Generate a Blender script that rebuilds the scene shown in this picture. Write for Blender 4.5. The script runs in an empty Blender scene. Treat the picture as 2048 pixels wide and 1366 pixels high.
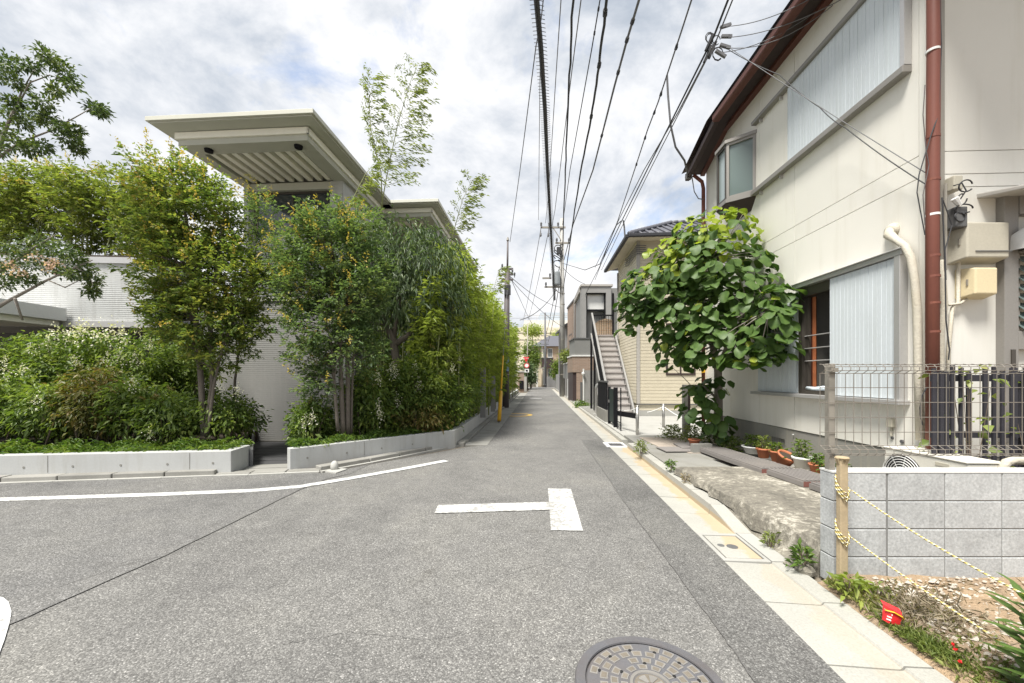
import bpy, math, random
import numpy as np
from mathutils import Vector, Matrix
random.seed(7)
SC = bpy.context.scene
COL = SC.collection
R = math.radians
# ---------------------------------------------------------------- camera
H = 1.45; F = 800.0; HX = 1024.0; HY = 754.0     # eye height, focal length and principal point in photo pixels
cd = bpy.data.cameras.new('camera'); cam = bpy.data.objects.new('camera', cd); COL.objects.link(cam)
cam.location = (0, 0, H); cam.rotation_euler = (R(90), 0, 0)
cd.sensor_width = 36; cd.lens = 36 * F / 2048; cd.shift_y = (HY - 683) / 2048
cd.clip_start = 0.05; cd.clip_end = 2000
SC.camera = cam
# ---------------------------------------------------------------- sky
SUN_EL, SUN_AZ = R(63), R(218)
w = bpy.data.worlds.new('World'); SC.world = w; w.use_nodes = True
nt = w.node_tree; nt.nodes.clear()
def N(t, **k):
    n = nt.nodes.new(t)
    for a, b in k.items(): setattr(n, a, b)
    return n
def LK(a, b): nt.links.new(a, b)
def MA(op, a, b=None, c=None, clamp=False):
    n = N('ShaderNodeMath', operation=op, use_clamp=clamp)
    for i, x in enumerate((a, b, c)):
        if x is None: continue
        if isinstance(x, (int, float)): n.inputs[i].default_value = x
        else: LK(x, n.inputs[i])
    return n.outputs[0]
sky = N('ShaderNodeTexSky', sky_type='NISHITA', sun_disc=False, sun_elevation=SUN_EL, sun_rotation=SUN_AZ)
bg_sky = N('ShaderNodeBackground'); LK(sky.outputs[0], bg_sky.inputs[0]); bg_sky.inputs[1].default_value = 0.125
tc = N('ShaderNodeTexCoord')
def cloud_noise(loc, scale, detail, rough, dist, stretch=(1, 1, 1), rot=(0, 0, 0)):
    mp = N('ShaderNodeMapping'); LK(tc.outputs['Generated'], mp.inputs[0])
    mp.inputs['Location'].default_value = loc; mp.inputs['Scale'].default_value = stretch; mp.inputs['Rotation'].default_value = rot
    n = N('ShaderNodeTexNoise'); LK(mp.outputs[0], n.inputs['Vector'])
    n.inputs['Scale'].default_value = scale; n.inputs['Detail'].default_value = detail
    n.inputs['Roughness'].default_value = rough; n.inputs['Distortion'].default_value = dist
    return n.outputs['Fac']
def ramp(fac, stops):
    r = N('ShaderNodeValToRGB'); LK(fac, r.inputs[0]); e = r.color_ramp.elements
    while len(e) < len(stops): e.new(0.5)
    for i, (p, c) in enumerate(stops): e[i].position = p; e[i].color = (*c, 1)
    return r.outputs[0]
n_big = cloud_noise((2.4, 1.3, 0.7), 1.6, 3, 0.5, 0.3, (1, 1, 1.35))
n_fine = cloud_noise((1.1, 0.2, 2.5), 3.6, 12, 0.61, 0.2, (0.85, 1, 1.45), (0, 0.55, 0))
shade = MA('ADD', MA('MULTIPLY', n_big, 0.40), MA('MULTIPLY', n_fine, 0.60))
ccol = ramp(shade, [(0.39, (0.22, 0.253, 0.30)), (0.455, (0.315, 0.34, 0.378)), (0.51, (0.425, 0.438, 0.46)), (0.575, (0.535, 0.535, 0.54))])
n_gap = cloud_noise((7.7, 0.4, 3.0), 3.4, 10, 0.62, 0.4, (1, 1, 1.5), (0, 0.4, 0.4))
cover = N('ShaderNodeMapRange'); LK(n_gap, cover.inputs[0]); cover.inputs[1].default_value = 0.22; cover.inputs[2].default_value = 0.44
bg_cl = N('ShaderNodeBackground'); LK(ccol, bg_cl.inputs[0]); bg_cl.inputs[1].default_value = 1.0
mxs = N('ShaderNodeMixShader'); LK(cover.outputs[0], mxs.inputs[0]); LK(bg_sky.outputs[0], mxs.inputs[1]); LK(bg_cl.outputs[0], mxs.inputs[2])
wo = N('ShaderNodeOutputWorld'); LK(mxs.outputs[0], wo.inputs[0])
# ---------------------------------------------------------------- sun through thin cloud
ld = bpy.data.lights.new('sun', 'SUN'); ld.energy = 3.9; ld.angle = R(17); ld.color = (1, 0.965, 0.90)
sun = bpy.data.objects.new('sun', ld); COL.objects.link(sun)
sdir = Vector((math.sin(SUN_AZ) * math.cos(SUN_EL), math.cos(SUN_AZ) * math.cos(SUN_EL), math.sin(SUN_EL)))
sun.rotation_euler = (-sdir).to_track_quat('-Z', 'Y').to_euler(); sun.location = (-6, -6, 20)
SC.view_settings.view_transform = 'Standard'; SC.view_settings.look = 'None'
SC.view_settings.exposure = 1.04; SC.view_settings.gamma = 1; SC.view_settings.use_curve_mapping = False
SC.cycles.max_bounces = 6; SC.cycles.diffuse_bounces = 4; SC.cycles.transparent_max_bounces = 8
# ---------------------------------------------------------------- helpers
def PX(px, py, Y):                      # the place at distance Y seen at photo pixel (px, py)
    return Vector(((px - HX) / F * Y, Y, H - (py - HY) / F * Y))
def GP(px, py, z=0.0):                  # the place at height z seen at photo pixel (px, py)
    return PX(px, py, F * (H - z) / (py - HY))
ORG = {}
class MB:
    def __init__(s, xf=None): s.v = []; s.f = []; s.m = []; s.xf = xf; s.cur = 0
    def add(s, vs, fs):
        o = len(s.v)
        s.v += [(s.xf @ Vector(p)) if s.xf else Vector(p) for p in vs]
        for q in fs: s.f.append(tuple(o + i for i in q)); s.m.append(s.cur)
        return s
    def box(s, x0, x1, y0, y1, z0, z1):
        return s.add([(x0,y0,z0),(x1,y0,z0),(x1,y1,z0),(x0,y1,z0),(x0,y0,z1),(x1,y0,z1),(x1,y1,z1),(x0,y1,z1)],
                     [(0,3,2,1),(4,5,6,7),(0,1,5,4),(1,2,6,5),(2,3,7,6),(3,0,4,7)])
    def bar(s, a, b, wd, ht, up=(0,0,1)):          # box along a-b
        a = Vector(a); b = Vector(b); d = (b-a).normalized(); u = Vector(up)
        if abs(d.dot(u)) > 0.98: u = Vector((0,1,0))
        sd = d.cross(u).normalized()*wd/2; uu = sd.cross(d).normalized()*ht/2
        vs = [a-sd-uu, a+sd-uu, a+sd+uu, a-sd+uu, b-sd-uu, b+sd-uu, b+sd+uu, b-sd+uu]
        return s.add(vs, [(0,1,2,3),(4,7,6,5),(0,4,5,1),(1,5,6,2),(2,6,7,3),(3,7,4,0)])
    def prism(s, poly, z0, z1):
        n = len(poly); vs = [(p[0],p[1],z0) for p in poly] + [(p[0],p[1],z1) for p in poly]
        return s.add(vs, [tuple(range(n-1,-1,-1)), tuple(range(n,2*n))] + [(i,(i+1)%n,n+(i+1)%n,n+i) for i in range(n)])
    def sheet(s, poly, z): return s.add([(p[0],p[1],z) for p in poly], [tuple(range(len(poly)))])
    def quad(s, a, b, c, d): return s.add([a,b,c,d], [(0,1,2,3)])
    def tube(s, pts, r, n=8, cap=True):
        pts = [Vector(p) for p in pts]; k = len(pts); rs = r if isinstance(r,(list,tuple)) else [r]*k
        vs = []; u = None
        for i, p in enumerate(pts):
            d = (pts[min(i+1,k-1)]-pts[max(i-1,0)])
            d = d.normalized() if d.length > 1e-9 else Vector((0,0,1))
            if u is None: u = d.cross(Vector((0,0,1)) if abs(d.z) < 0.9 else Vector((1,0,0))).normalized()
            else:
                u = u - d*u.dot(d)
                u = u.normalized() if u.length > 1e-6 else d.orthogonal().normalized()
            v2 = d.cross(u)
            for j in range(n):
                a = 2*math.pi*j/n; vs.append(p + (u*math.cos(a)+v2*math.sin(a))*rs[i])
        fs = [(i*n+j, i*n+(j+1)%n, (i+1)*n+(j+1)%n, (i+1)*n+j) for i in range(k-1) for j in range(n)]
        if cap: fs += [tuple(range(n-1,-1,-1)), tuple(range((k-1)*n, k*n))]
        return s.add(vs, fs)
    def cyl(s, x, y, z0, z1, r, n=16, r1=None): return s.tube([(x,y,z0),(x,y,z1)], [r, r if r1 is None else r1], n)
    def lathe(s, x, y, prof, n=16):                # prof: (r, z)
        vs = [(x+r*math.cos(2*math.pi*j/n), y+r*math.sin(2*math.pi*j/n), z) for r, z in prof for j in range(n)]
        k = len(prof)
        return s.add(vs, [(i*n+j, i*n+(j+1)%n, (i+1)*n+(j+1)%n, (i+1)*n+j) for i in range(k-1) for j in range(n)])
    def ribbed(s, a, b, z0, z1, pitch, depth, out):   # wall face a-b with horizontal ribs, out = outward unit vector
        a = Vector((a[0],a[1],0)); b = Vector((b[0],b[1],0)); o = Vector((out[0],out[1],0))
        k = max(1, int(round((z1-z0)/pitch))); h = (z1-z0)/k; vs = []; fs = []
        prof = []
        for i in range(k):
            z = z0+i*h; prof += [(0,z),(depth,z+h*.18),(depth,z+h*.72),(0,z+h*.9)]
        prof.append((0,z1))
        for d, z in prof: vs += [a+o*d+Vector((0,0,z)), b+o*d+Vector((0,0,z))]
        fs = [(2*i,2*i+1,2*i+3,2*i+2) for i in range(len(prof)-1)]
        return s.add(vs, fs)
    def build(s, name, mat, parent=None, smooth=False, bevel=0, loc=None, data=False):
        org = Vector(loc) if loc is not None else (ORG[parent.name] if parent else Vector((0,0,0)))
        me = bpy.data.meshes.new(name); me.from_pydata([p-org for p in s.v], [], s.f)
        for m in (mat if isinstance(mat,(list,tuple)) else [mat]): me.materials.append(m)
        if any(s.m): me.polygons.foreach_set('material_index', s.m)
        if smooth: me.polygons.foreach_set('use_smooth', [True]*len(s.f))
        me.update()
        if data: return me
        o = link(name, me, parent)
        if not parent and loc is not None: o.location = loc; ORG[o.name] = org
        if bevel:
            b = o.modifiers.new('bevel','BEVEL'); b.width = bevel; b.segments = 2; b.limit_method = 'ANGLE'; b.harden_normals = False
        return o
def link(name, me, parent=None):
    o = bpy.data.objects.new(name, me); COL.objects.link(o)
    if parent: o.parent = parent; ORG[o.name] = ORG[parent.name]
    else: ORG[o.name] = Vector((0,0,0))
    return o
def tag(o, label=None, cat=None, group=None, kind=None):
    if label: o['label'] = label
    if cat: o['category'] = cat
    if group: o['group'] = group
    if kind: o['kind'] = kind
    return o
def thing(name, label, cat, loc=(0,0,0), group=None):
    o = bpy.data.objects.new(name, None); COL.objects.link(o); o.location = loc; o.empty_display_size = 0.1
    ORG[o.name] = Vector(loc); return tag(o, label, cat, group)
def place(name, me, parent, loc, rz=0, rot=None, sc=None):       # one more piece sharing a mesh
    o = bpy.data.objects.new(name, me); COL.objects.link(o); o.parent = parent
    o.location = Vector(loc) - ORG[parent.name]; o.rotation_euler = rot if rot is not None else (0,0,rz)
    if sc is not None: o.scale = sc if isinstance(sc,(tuple,list)) else (sc,sc,sc)
    ORG[o.name] = ORG[parent.name]; return o
def struct(name): 
    o = bpy.data.objects.new(name, None); COL.objects.link(o); ORG[o.name] = Vector((0,0,0)); o['kind'] = 'structure'; return o
# ---------------------------------------------------------------- materials
class NT:
    def __init__(s, name):
        s.m = bpy.data.materials.new(name); s.m.use_nodes = True; s.t = s.m.node_tree; s.t.nodes.clear()
        s.o = s.n('ShaderNodeOutputMaterial')
    def n(s, t, **k):
        x = s.t.nodes.new(t)
        for a, b in k.items(): setattr(x, a, b)
        return x
    def l(s, a, b): s.t.links.new(a, b)
    def noise(s, vec, scale, detail=4, rough=0.55, dist=0):
        x = s.n('ShaderNodeTexNoise'); s.l(vec, x.inputs['Vector'])
        for a, b in (('Scale',scale),('Detail',detail),('Roughness',rough),('Distortion',dist)): x.inputs[a].default_value = b
        return x.outputs['Fac']
    def math(s, op, a, b=None, clamp=False):
        x = s.n('ShaderNodeMath', operation=op, use_clamp=clamp)
        for i, q in enumerate((a,b)):
            if q is None: continue
            if isinstance(q,(int,float)): x.inputs[i].default_value = q
            else: s.l(q, x.inputs[i])
        return x.outputs[0]
    def ramp(s, fac, stops):
        r = s.n('ShaderNodeValToRGB'); s.l(fac, r.inputs[0]); e = r.color_ramp.elements
        while len(e) < len(stops): e.new(0.5)
        for i,(p,c) in enumerate(stops): e[i].position = p; e[i].color = (*c,1) if len(c)==3 else c
        return r.outputs[0]
    def mix(s, fac, a, b, mode='MIX'):
        x = s.n('ShaderNodeMix', data_type='RGBA', blend_type=mode)
        if isinstance(fac,(int,float)): x.inputs[0].default_value = fac
        else: s.l(fac, x.inputs[0])
        for i, q in ((6,a),(7,b)):
            if isinstance(q,(tuple,list)): x.inputs[i].default_value = (*q,1)
            else: s.l(q, x.inputs[i])
        return x.outputs[2]
    def obj(s, shift=True):
        t = s.n('ShaderNodeTexCoord')
        if not shift: return t.outputs['Object']
        oi = s.n('ShaderNodeObjectInfo'); va = s.n('ShaderNodeVectorMath', operation='ADD')
        mu = s.math('MULTIPLY', oi.outputs['Random'], 37.0)
        s.l(t.outputs['Object'], va.inputs[0]); s.l(mu, va.inputs[1]); return va.outputs[0]
    def bsdf(s, col, rough, bump=None, bstr=0.3, bdist=0.01, metal=0, spec=0.4):
        p = s.n('ShaderNodeBsdfPrincipled')
        if isinstance(col,(tuple,list)): p.inputs['Base Color'].default_value = (*col,1)
        else: s.l(col, p.inputs['Base Color'])
        if isinstance(rough,(int,float)): p.inputs['Roughness'].default_value = rough
        else: s.l(rough, p.inputs['Roughness'])
        p.inputs['Metallic'].default_value = metal; p.inputs['Specular IOR Level'].default_value = spec
        if bump is not None:
            b = s.n('ShaderNodeBump'); s.l(bump, b.inputs['Height']); b.inputs['Strength'].default_value = bstr; b.inputs['Distance'].default_value = bdist
            s.l(b.outputs[0], p.inputs['Normal'])
        s.l(p.outputs[0], s.o.inputs[0]); s.p = p; return s.m
def mat(name, c, rough=0.75, var=0.12, sc=3.0, fine=60, fvar=0.08, bump=0.25, bd=0.004, metal=0, spec=0.4, orand=0.06, dirt=None, dirt_amt=0.5, streak=False):
    t = NT(name); v = t.obj()
    a = t.noise(v, sc, 5, 0.6); b = t.noise(v, fine, 3, 0.6)
    k = t.math('ADD', t.math('MULTIPLY', t.math('SUBTRACT', a, 0.5), 2.4*var), t.math('MULTIPLY', t.math('SUBTRACT', b, 0.5), 2.4*fvar))
    oi = t.n('ShaderNodeObjectInfo')
    k = t.math('ADD', k, t.math('MULTIPLY', t.math('SUBTRACT', oi.outputs['Random'], 0.5), 2*orand))
    k = t.math('ADD', k, 1.0)
    cc = t.n('ShaderNodeVectorMath', operation='SCALE'); cc.inputs[0].default_value = c; t.l(k, cc.inputs['Scale'])
    col = cc.outputs[0]
    if dirt:
        if streak:
            mp = t.n('ShaderNodeMapping'); t.l(v, mp.inputs[0]); mp.inputs['Scale'].default_value = (6, 6, 0.5); dv = mp.outputs[0]
        else: dv = v
        d = t.ramp(t.noise(dv, 1.7, 7, 0.65), [(0.48,(0,0,0)),(0.75,(1,1,1))])
        col = t.mix(t.math('MULTIPLY', d, dirt_amt), col, dirt)
    return t.bsdf(col, rough, b, bump, bd, metal, spec)
def leafmat(name, stops, trans=0.3, rough=0.45, patch=0.5, pscale=2.2):
    t = NT(name); g = t.n('ShaderNodeNewGeometry'); tcn = t.n('ShaderNodeTexCoord')
    n = t.noise(tcn.outputs['Object'], pscale, 3)
    f = t.math('ADD', t.math('MULTIPLY', g.outputs['Random Per Island'], 1-patch), t.math('MULTIPLY', t.math('MULTIPLY', t.math('SUBTRACT', n, 0.28), 2.2), patch))
    col = t.ramp(f, stops)
    p = t.n('ShaderNodeBsdfPrincipled'); t.l(col, p.inputs['Base Color']); p.inputs['Roughness'].default_value = rough; p.inputs['Specular IOR Level'].default_value = 0.35
    tr = t.n('ShaderNodeBsdfTranslucent'); bright = t.mix(1.0, col, (1.5,1.6,0.75), 'MULTIPLY'); t.l(bright, tr.inputs[0])
    m = t.n('ShaderNodeMixShader'); m.inputs[0].default_value = trans; t.l(p.outputs[0], m.inputs[1]); t.l(tr.outputs[0], m.inputs[2]); t.l(m.outputs[0], t.o.inputs[0])
    return t.m
def asphalt(name, c0, c1, seedv):
    t = NT(name); tcn = t.n('ShaderNodeTexCoord'); v = tcn.outputs['Object']
    mp = t.n('ShaderNodeMapping'); t.l(v, mp.inputs[0]); mp.inputs['Location'].default_value = (seedv, seedv*2, 0)
    vo = t.n('ShaderNodeTexVoronoi'); t.l(mp.outputs[0], vo.inputs['Vector']); vo.inputs['Scale'].default_value = 135
    sep = t.n('ShaderNodeSeparateColor'); t.l(vo.outputs['Color'], sep.inputs[0])
    agg = t.ramp(sep.outputs[0], [(0.0,tuple(x*.70 for x in c0)),(0.45,c0),(0.8,c1),(0.93,tuple(x*1.15 for x in c1)),(1.0,tuple(min(.8,x*1.7) for x in c1))])
    gap = t.ramp(vo.outputs['Distance'], [(0.35,(1,1,1)),(0.8,(0.66,0.66,0.66))])
    col = t.mix(1.0, agg, gap, 'MULTIPLY')
    big = t.ramp(t.noise(mp.outputs[0], 0.5, 6, 0.65, 0.6), [(0.3,(0.74,0.74,0.75)),(0.5,(1,1,1)),(0.72,(1.18,1.17,1.13))])
    col = t.mix(1.0, col, big, 'MULTIPLY')
    mid = t.ramp(t.noise(mp.outputs[0], 5, 5, 0.7), [(0.3,(0.86,0.86,0.86)),(0.7,(1.1,1.1,1.1))])
    col = t.mix(1.0, col, mid, 'MULTIPLY')
    oil = t.ramp(t.noise(mp.outputs[0], 1.1, 4, 0.6, 1.5), [(0.64,(1,1,1)),(0.8,(0.75,0.74,0.72))])
    col = t.mix(1.0, col, oil, 'MULTIPLY')
    return t.bsdf(col, 0.85, t.math('SUBTRACT', 1.0, vo.outputs['Distance']), 0.45, 0.006, 0, 0.3)
M = {}
M['asphalt'] = asphalt('asphalt', (0.165,0.161,0.153), (0.228,0.223,0.211), 0)
M['asphalt_patch'] = asphalt('asphalt_patch', (0.148,0.145,0.14), (0.208,0.204,0.197), 5)
M['asphalt_strip'] = asphalt('asphalt_strip', (0.132,0.129,0.123), (0.19,0.187,0.178), 9)
M['tar'] = mat('tar', (0.11,0.107,0.103), 0.7)
M['earth'] = mat('earth', (0.2,0.17,0.13), 0.95, 0.25, 6, 90, 0.2, 0.8, 0.01)
M['bed_soil'] = mat('bed_soil', (0.055,0.042,0.03), 0.95, 0.25, 6, 90, 0.2, 0.8, 0.01)
M['lot_soil'] = mat('lot_soil', (0.34,0.245,0.155), 0.95, 0.3, 7, 75, 0.42, 1.0, 0.02, dirt=(0.20,0.165,0.14), dirt_amt=0.7)
def paint(name, c, wear=0.55):
    t = NT(name); v = t.obj(False)
    f = t.noise(v, 24, 6, 0.8); g = t.noise(v, 3.5, 3)
    k = t.ramp(t.math('ADD', t.math('MULTIPLY', f, 0.7), t.math('MULTIPLY', g, 0.3)), [(wear-0.25,(0.27,0.265,0.25)),(wear-0.13,c)])
    return t.bsdf(k, 0.7, f, 0.3, 0.003, 0, 0.35)
M['road_paint'] = paint('road_paint', (0.60,0.60,0.585), 0.64)
M['road_paint_worn'] = paint('road_paint_worn', (0.58,0.58,0.565), 0.69)
M['yellow_paint'] = paint('yellow_paint', (0.62,0.40,0.08), 0.40)
M['conc'] = mat('conc', (0.37,0.365,0.34), 0.85, 0.10, 2.2, 70, 0.07, 0.3, 0.003, dirt=(0.26,0.25,0.22), dirt_amt=0.4)
M['conc_wall'] = mat('conc_wall', (0.42,0.425,0.415), 0.8, 0.10, 1.6, 50, 0.05, 0.2, 0.002, dirt=(0.30,0.29,0.255), dirt_amt=0.5, streak=True)
M['kerb'] = mat('kerb', (0.25,0.243,0.222), 0.9, 0.16, 3, 50, 0.12, 0.4, 0.004, orand=.12, dirt=(0.14,0.13,0.11), dirt_amt=0.6)
M['conc_dark'] = mat('conc_dark', (0.24,0.235,0.215), 0.9, 0.14, 2.5, 60, 0.1, 0.4, 0.004, dirt=(0.14,0.13,0.10), dirt_amt=0.6)
def oldconc():
    t = NT('conc_old'); v = t.obj(); a = t.noise(v, 16, 9, 0.72, 0.6); g = t.noise(v, 1.6, 4, 0.6); f = t.noise(v, 70, 4, 0.7)
    sm = t.math('ADD', t.math('MULTIPLY', a, 0.62), t.math('MULTIPLY', g, 0.48))
    col = t.ramp(sm, [(0.40,(0.10,0.095,0.08)),(0.52,(0.18,0.165,0.137)),(0.60,(0.25,0.232,0.19)),(0.64,(0.42,0.39,0.33)),(0.74,(0.55,0.52,0.45))])
    col = t.mix(1.0, col, t.ramp(f, [(0.3,(0.75,0.75,0.75)),(0.7,(1.15,1.15,1.15))]), 'MULTIPLY')
    return t.bsdf(col, 0.93, sm, 0.9, 0.03)
M['conc_old'] = oldconc()
M['foundation'] = mat('foundation', (0.27,0.26,0.235), 0.9, 0.14, 1.6, 50, 0.08, 0.35, 0.003, dirt=(0.42,0.38,0.29), dirt_amt=0.5, streak=True)
def gutter_mat(name, rust):
    t = NT(name); v = t.obj(); loc = t.obj(False)
    a = t.noise(v, 3, 5); b = t.noise(v, 80, 4, 0.7)
    k = t.math('ADD', 1.0, t.math('ADD', t.math('MULTIPLY', t.math('SUBTRACT', a, .5), .3), t.math('MULTIPLY', t.math('SUBTRACT', b, .5), .7)))
    cc = t.n('ShaderNodeVectorMath', operation='SCALE'); cc.inputs[0].default_value = (0.345,0.338,0.305); t.l(k, cc.inputs['Scale'])
    sp = t.n('ShaderNodeSeparateXYZ'); t.l(loc, sp.inputs[0])
    st = t.math('ADD', t.math('MULTIPLY', sp.outputs[0], 4.3), t.math('MULTIPLY', t.math('SUBTRACT', t.noise(v, 4.5, 4), 0.5), 1.6))
    f = t.ramp(st, [(0.80,(0,0,0)),(1.25,(1,1,1))]); f = t.math('MULTIPLY', f, t.math('LESS_THAN', sp.outputs[0], 0.356))
    col = t.mix(t.math('MULTIPLY', f, rust), cc.outputs[0], (0.42,0.295,0.14))
    return t.bsdf(col, 0.85, b, 0.35, 0.003)
M['gutter'] = gutter_mat('gutter', 0.16); M['gutter_rust'] = gutter_mat('gutter_rust', 0.55)
M['block'] = mat('block', (0.40,0.41,0.41), 0.9, 0.22, 5, 60, 0.42, 0.5, 0.003, orand=0.05, dirt=(0.30,0.30,0.30), dirt_amt=0.5, streak=True)
M['mortar'] = mat('mortar', (0.19,0.19,0.185), 0.95)
def stucco(name, c):
    t = NT(name); v = t.obj(); a = t.noise(v, 1.2, 5); b = t.noise(v, 140, 5, 0.7)
    mp = t.n('ShaderNodeMapping'); t.l(v, mp.inputs[0]); mp.inputs['Scale'].default_value = (4,4,0.35)
    s = t.ramp(t.noise(mp.outputs[0], 1.5, 6, 0.6), [(0.53,(1,1,1)),(0.85,(0.89,0.88,0.85))])
    k = t.math('ADD', 1.0, t.math('ADD', t.math('MULTIPLY', t.math('SUBTRACT', a, .5), .12), t.math('MULTIPLY', t.math('SUBTRACT', b, .5), .10)))
    cc = t.n('ShaderNodeVectorMath', operation='SCALE'); cc.inputs[0].default_value = c; t.l(k, cc.inputs['Scale'])
    return t.bsdf(t.mix(1.0, cc.outputs[0], s, 'MULTIPLY'), 0.85, b, 0.4, 0.004)
M['stucco'] = stucco('stucco', (0.79,0.765,0.695)); M['stucco_shaded'] = stucco('stucco_shaded', (0.655,0.64,0.59))  # same render twice; the side wall's weaker light is put into its darker colour
M['dark'] = mat('dark', (0.015,0.015,0.015), 0.8); M['joint'] = mat('joint', (0.22,0.21,0.19), 0.9)
M['brown_pipe'] = mat('brown_pipe', (0.165,0.055,0.038), 0.6, 0.14, 1.5, 30, 0.06, 0.1, dirt=(0.25,0.085,0.045), dirt_amt=0.6, streak=True)
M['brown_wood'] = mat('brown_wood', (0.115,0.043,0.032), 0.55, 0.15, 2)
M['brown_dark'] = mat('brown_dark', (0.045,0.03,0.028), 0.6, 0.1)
M['bronze'] = mat('bronze', (0.075,0.066,0.056), 0.4, 0.06, 3, 60, .03, .05, metal=0.3)
M['bronze_lite'] = mat('bronze_lite', (0.27,0.255,0.235), 0.45, 0.06, 3, metal=0.2)
M['alu'] = mat('alu', (0.52,0.51,0.50), 0.4, 0.06, 3, metal=0.5)
M['galv'] = mat('galv', (0.27,0.25,0.215), 0.5, 0.08, 6, metal=0.2)
M['wire'] = mat('wire', (0.19,0.17,0.145), 0.5)
M['shutter'] = mat('shutter', (0.60,0.645,0.67), 0.6, 0.07, 1.5, 25, 0.04, 0.06, dirt=(0.50,0.54,0.53), dirt_amt=0.5, streak=True)
def glass(name, c, rough=0.06):
    t = NT(name); return t.bsdf(c, rough, None, spec=0.9)
M['glass'] = glass('glass', (0.035,0.045,0.05)); M['glass_pale'] = glass('glass_pale', (0.30,0.36,0.36), 0.12); M['glass_green'] = glass('glass_green', (0.13,0.17,0.16), 0.1)
M['curtain'] = mat('curtain', (0.40,0.13,0.05), 0.9, 0.25, 9); M['curtain_pale'] = mat('curtain_pale', (0.5,0.5,0.47), 0.9)
M['beige_plastic'] = mat('beige_plastic', (0.46,0.43,0.35), 0.5, 0.05); M['cream_plastic'] = mat('cream_plastic', (0.62,0.53,0.34), 0.5, 0.05)
M['cream_wrap'] = mat('cream_wrap', (0.50,0.465,0.385), 0.7, 0.15, 14, 60, .08, .6, .01, dirt=(0.42,0.36,0.25), dirt_amt=0.5)
M['white'] = mat('white', (0.68,0.68,0.66), 0.5, 0.06); M['ac_white'] = mat('ac_white', (0.66,0.64,0.57), 0.5, 0.06, dirt=(0.5,0.46,0.38), dirt_amt=.4)
M['black'] = mat('black', (0.014,0.014,0.016), 0.85, 0.1, spec=0.1); M['black_wood'] = mat('black_wood', (0.028,0.027,0.034), 0.7, 0.3, 6)
M['cable'] = mat('cable', (0.035,0.035,0.038), 0.6); M['cable_grey'] = mat('cable_grey', (0.13,0.13,0.135), 0.6)
M['wood_stake'] = mat('wood_stake', (0.38,0.30,0.19), 0.85, 0.22, 7, 60, .12, .4, .004)
M['deck_grey'] = mat('deck_grey', (0.20,0.185,0.175), 0.75, 0.15, 6, dirt=(0.3,0.27,0.24), dirt_amt=.5)
M['deck_edge'] = mat('deck_edge', (0.20,0.085,0.07), 0.75, 0.15, 6)
M['terracotta'] = mat('terracotta', (0.42,0.15,0.075), 0.85, 0.15, 8)
M['bark'] = mat('bark', (0.13,0.11,0.09), 0.9, 0.25, 14, 70, .2, .8, .01); M['bark_pale'] = mat('bark_pale', (0.23,0.205,0.175), 0.9, 0.2, 10, 60, .15, .6, .006)
M['twig'] = mat('twig', (0.13,0.10,0.075), 0.9); M['culm'] = mat('culm', (0.22,0.24,0.10), 0.5, 0.2, 4)
M['rib_white'] = mat('rib_white', (0.45,0.455,0.445), 0.8, 0.12, 1.2, 30, .05, .2, dirt=(0.30,0.29,0.27), dirt_amt=.5, streak=True)
M['rib_grey'] = mat('rib_grey', (0.245,0.242,0.23), 0.8, 0.06, 1.2, 30, .04, .2, dirt=(0.30,0.29,0.27), dirt_amt=.4, streak=True)
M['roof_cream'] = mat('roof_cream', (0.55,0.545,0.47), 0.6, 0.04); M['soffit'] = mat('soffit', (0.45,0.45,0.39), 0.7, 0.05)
M['beam'] = mat('beam', (0.82,0.80,0.71), 0.7, 0.06)
M['slate'] = mat('slate', (0.055,0.055,0.057), 0.7, 0.2, 6)
M['siding_beige'] = mat('siding_beige', (0.54,0.485,0.37), 0.8, 0.08, 5, 50, .06, .3)
M['siding_pale'] = mat('siding_pale', (0.68,0.62,0.49), 0.8, 0.08, 5, 50, .06, .3)
M['roof_tile'] = mat('roof_tile', (0.10,0.10,0.115), 0.45, 0.15, 6); M['roof_dark'] = mat('roof_dark', (0.035,0.035,0.04), 0.5)
M['trim_grey'] = mat('trim_grey', (0.38,0.36,0.33), 0.6); M['stair'] = mat('stair', (0.36,0.33,0.315), 0.7, 0.08); M['stair_riser'] = mat('stair_riser', (0.45,0.43,0.41), 0.75)
M['dark_grey'] = mat('dark_grey', (0.11,0.11,0.11), 0.6, 0.08); M['mid_grey'] = mat('mid_grey', (0.26,0.255,0.245), 0.7, 0.08)
M['panel_grey'] = mat('panel_grey', (0.20,0.20,0.19), 0.6, 0.04); M['steel'] = mat('steel', (0.45,0.44,0.42), 0.3, 0.06, metal=0.8)
M['pole_conc'] = mat('pole_conc', (0.34,0.33,0.31), 0.8, 0.08, 1.5); M['pole_dark'] = mat('pole_dark', (0.10,0.085,0.085), 0.6, 0.15, 3)
M['yellow'] = mat('yellow', (0.72,0.40,0.02), 0.5, 0.08); M['red'] = mat('red', (0.60,0.025,0.03), 0.4, 0.05); M['blue_plate'] = mat('blue_plate', (0.30,0.45,0.66), 0.4)
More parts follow.
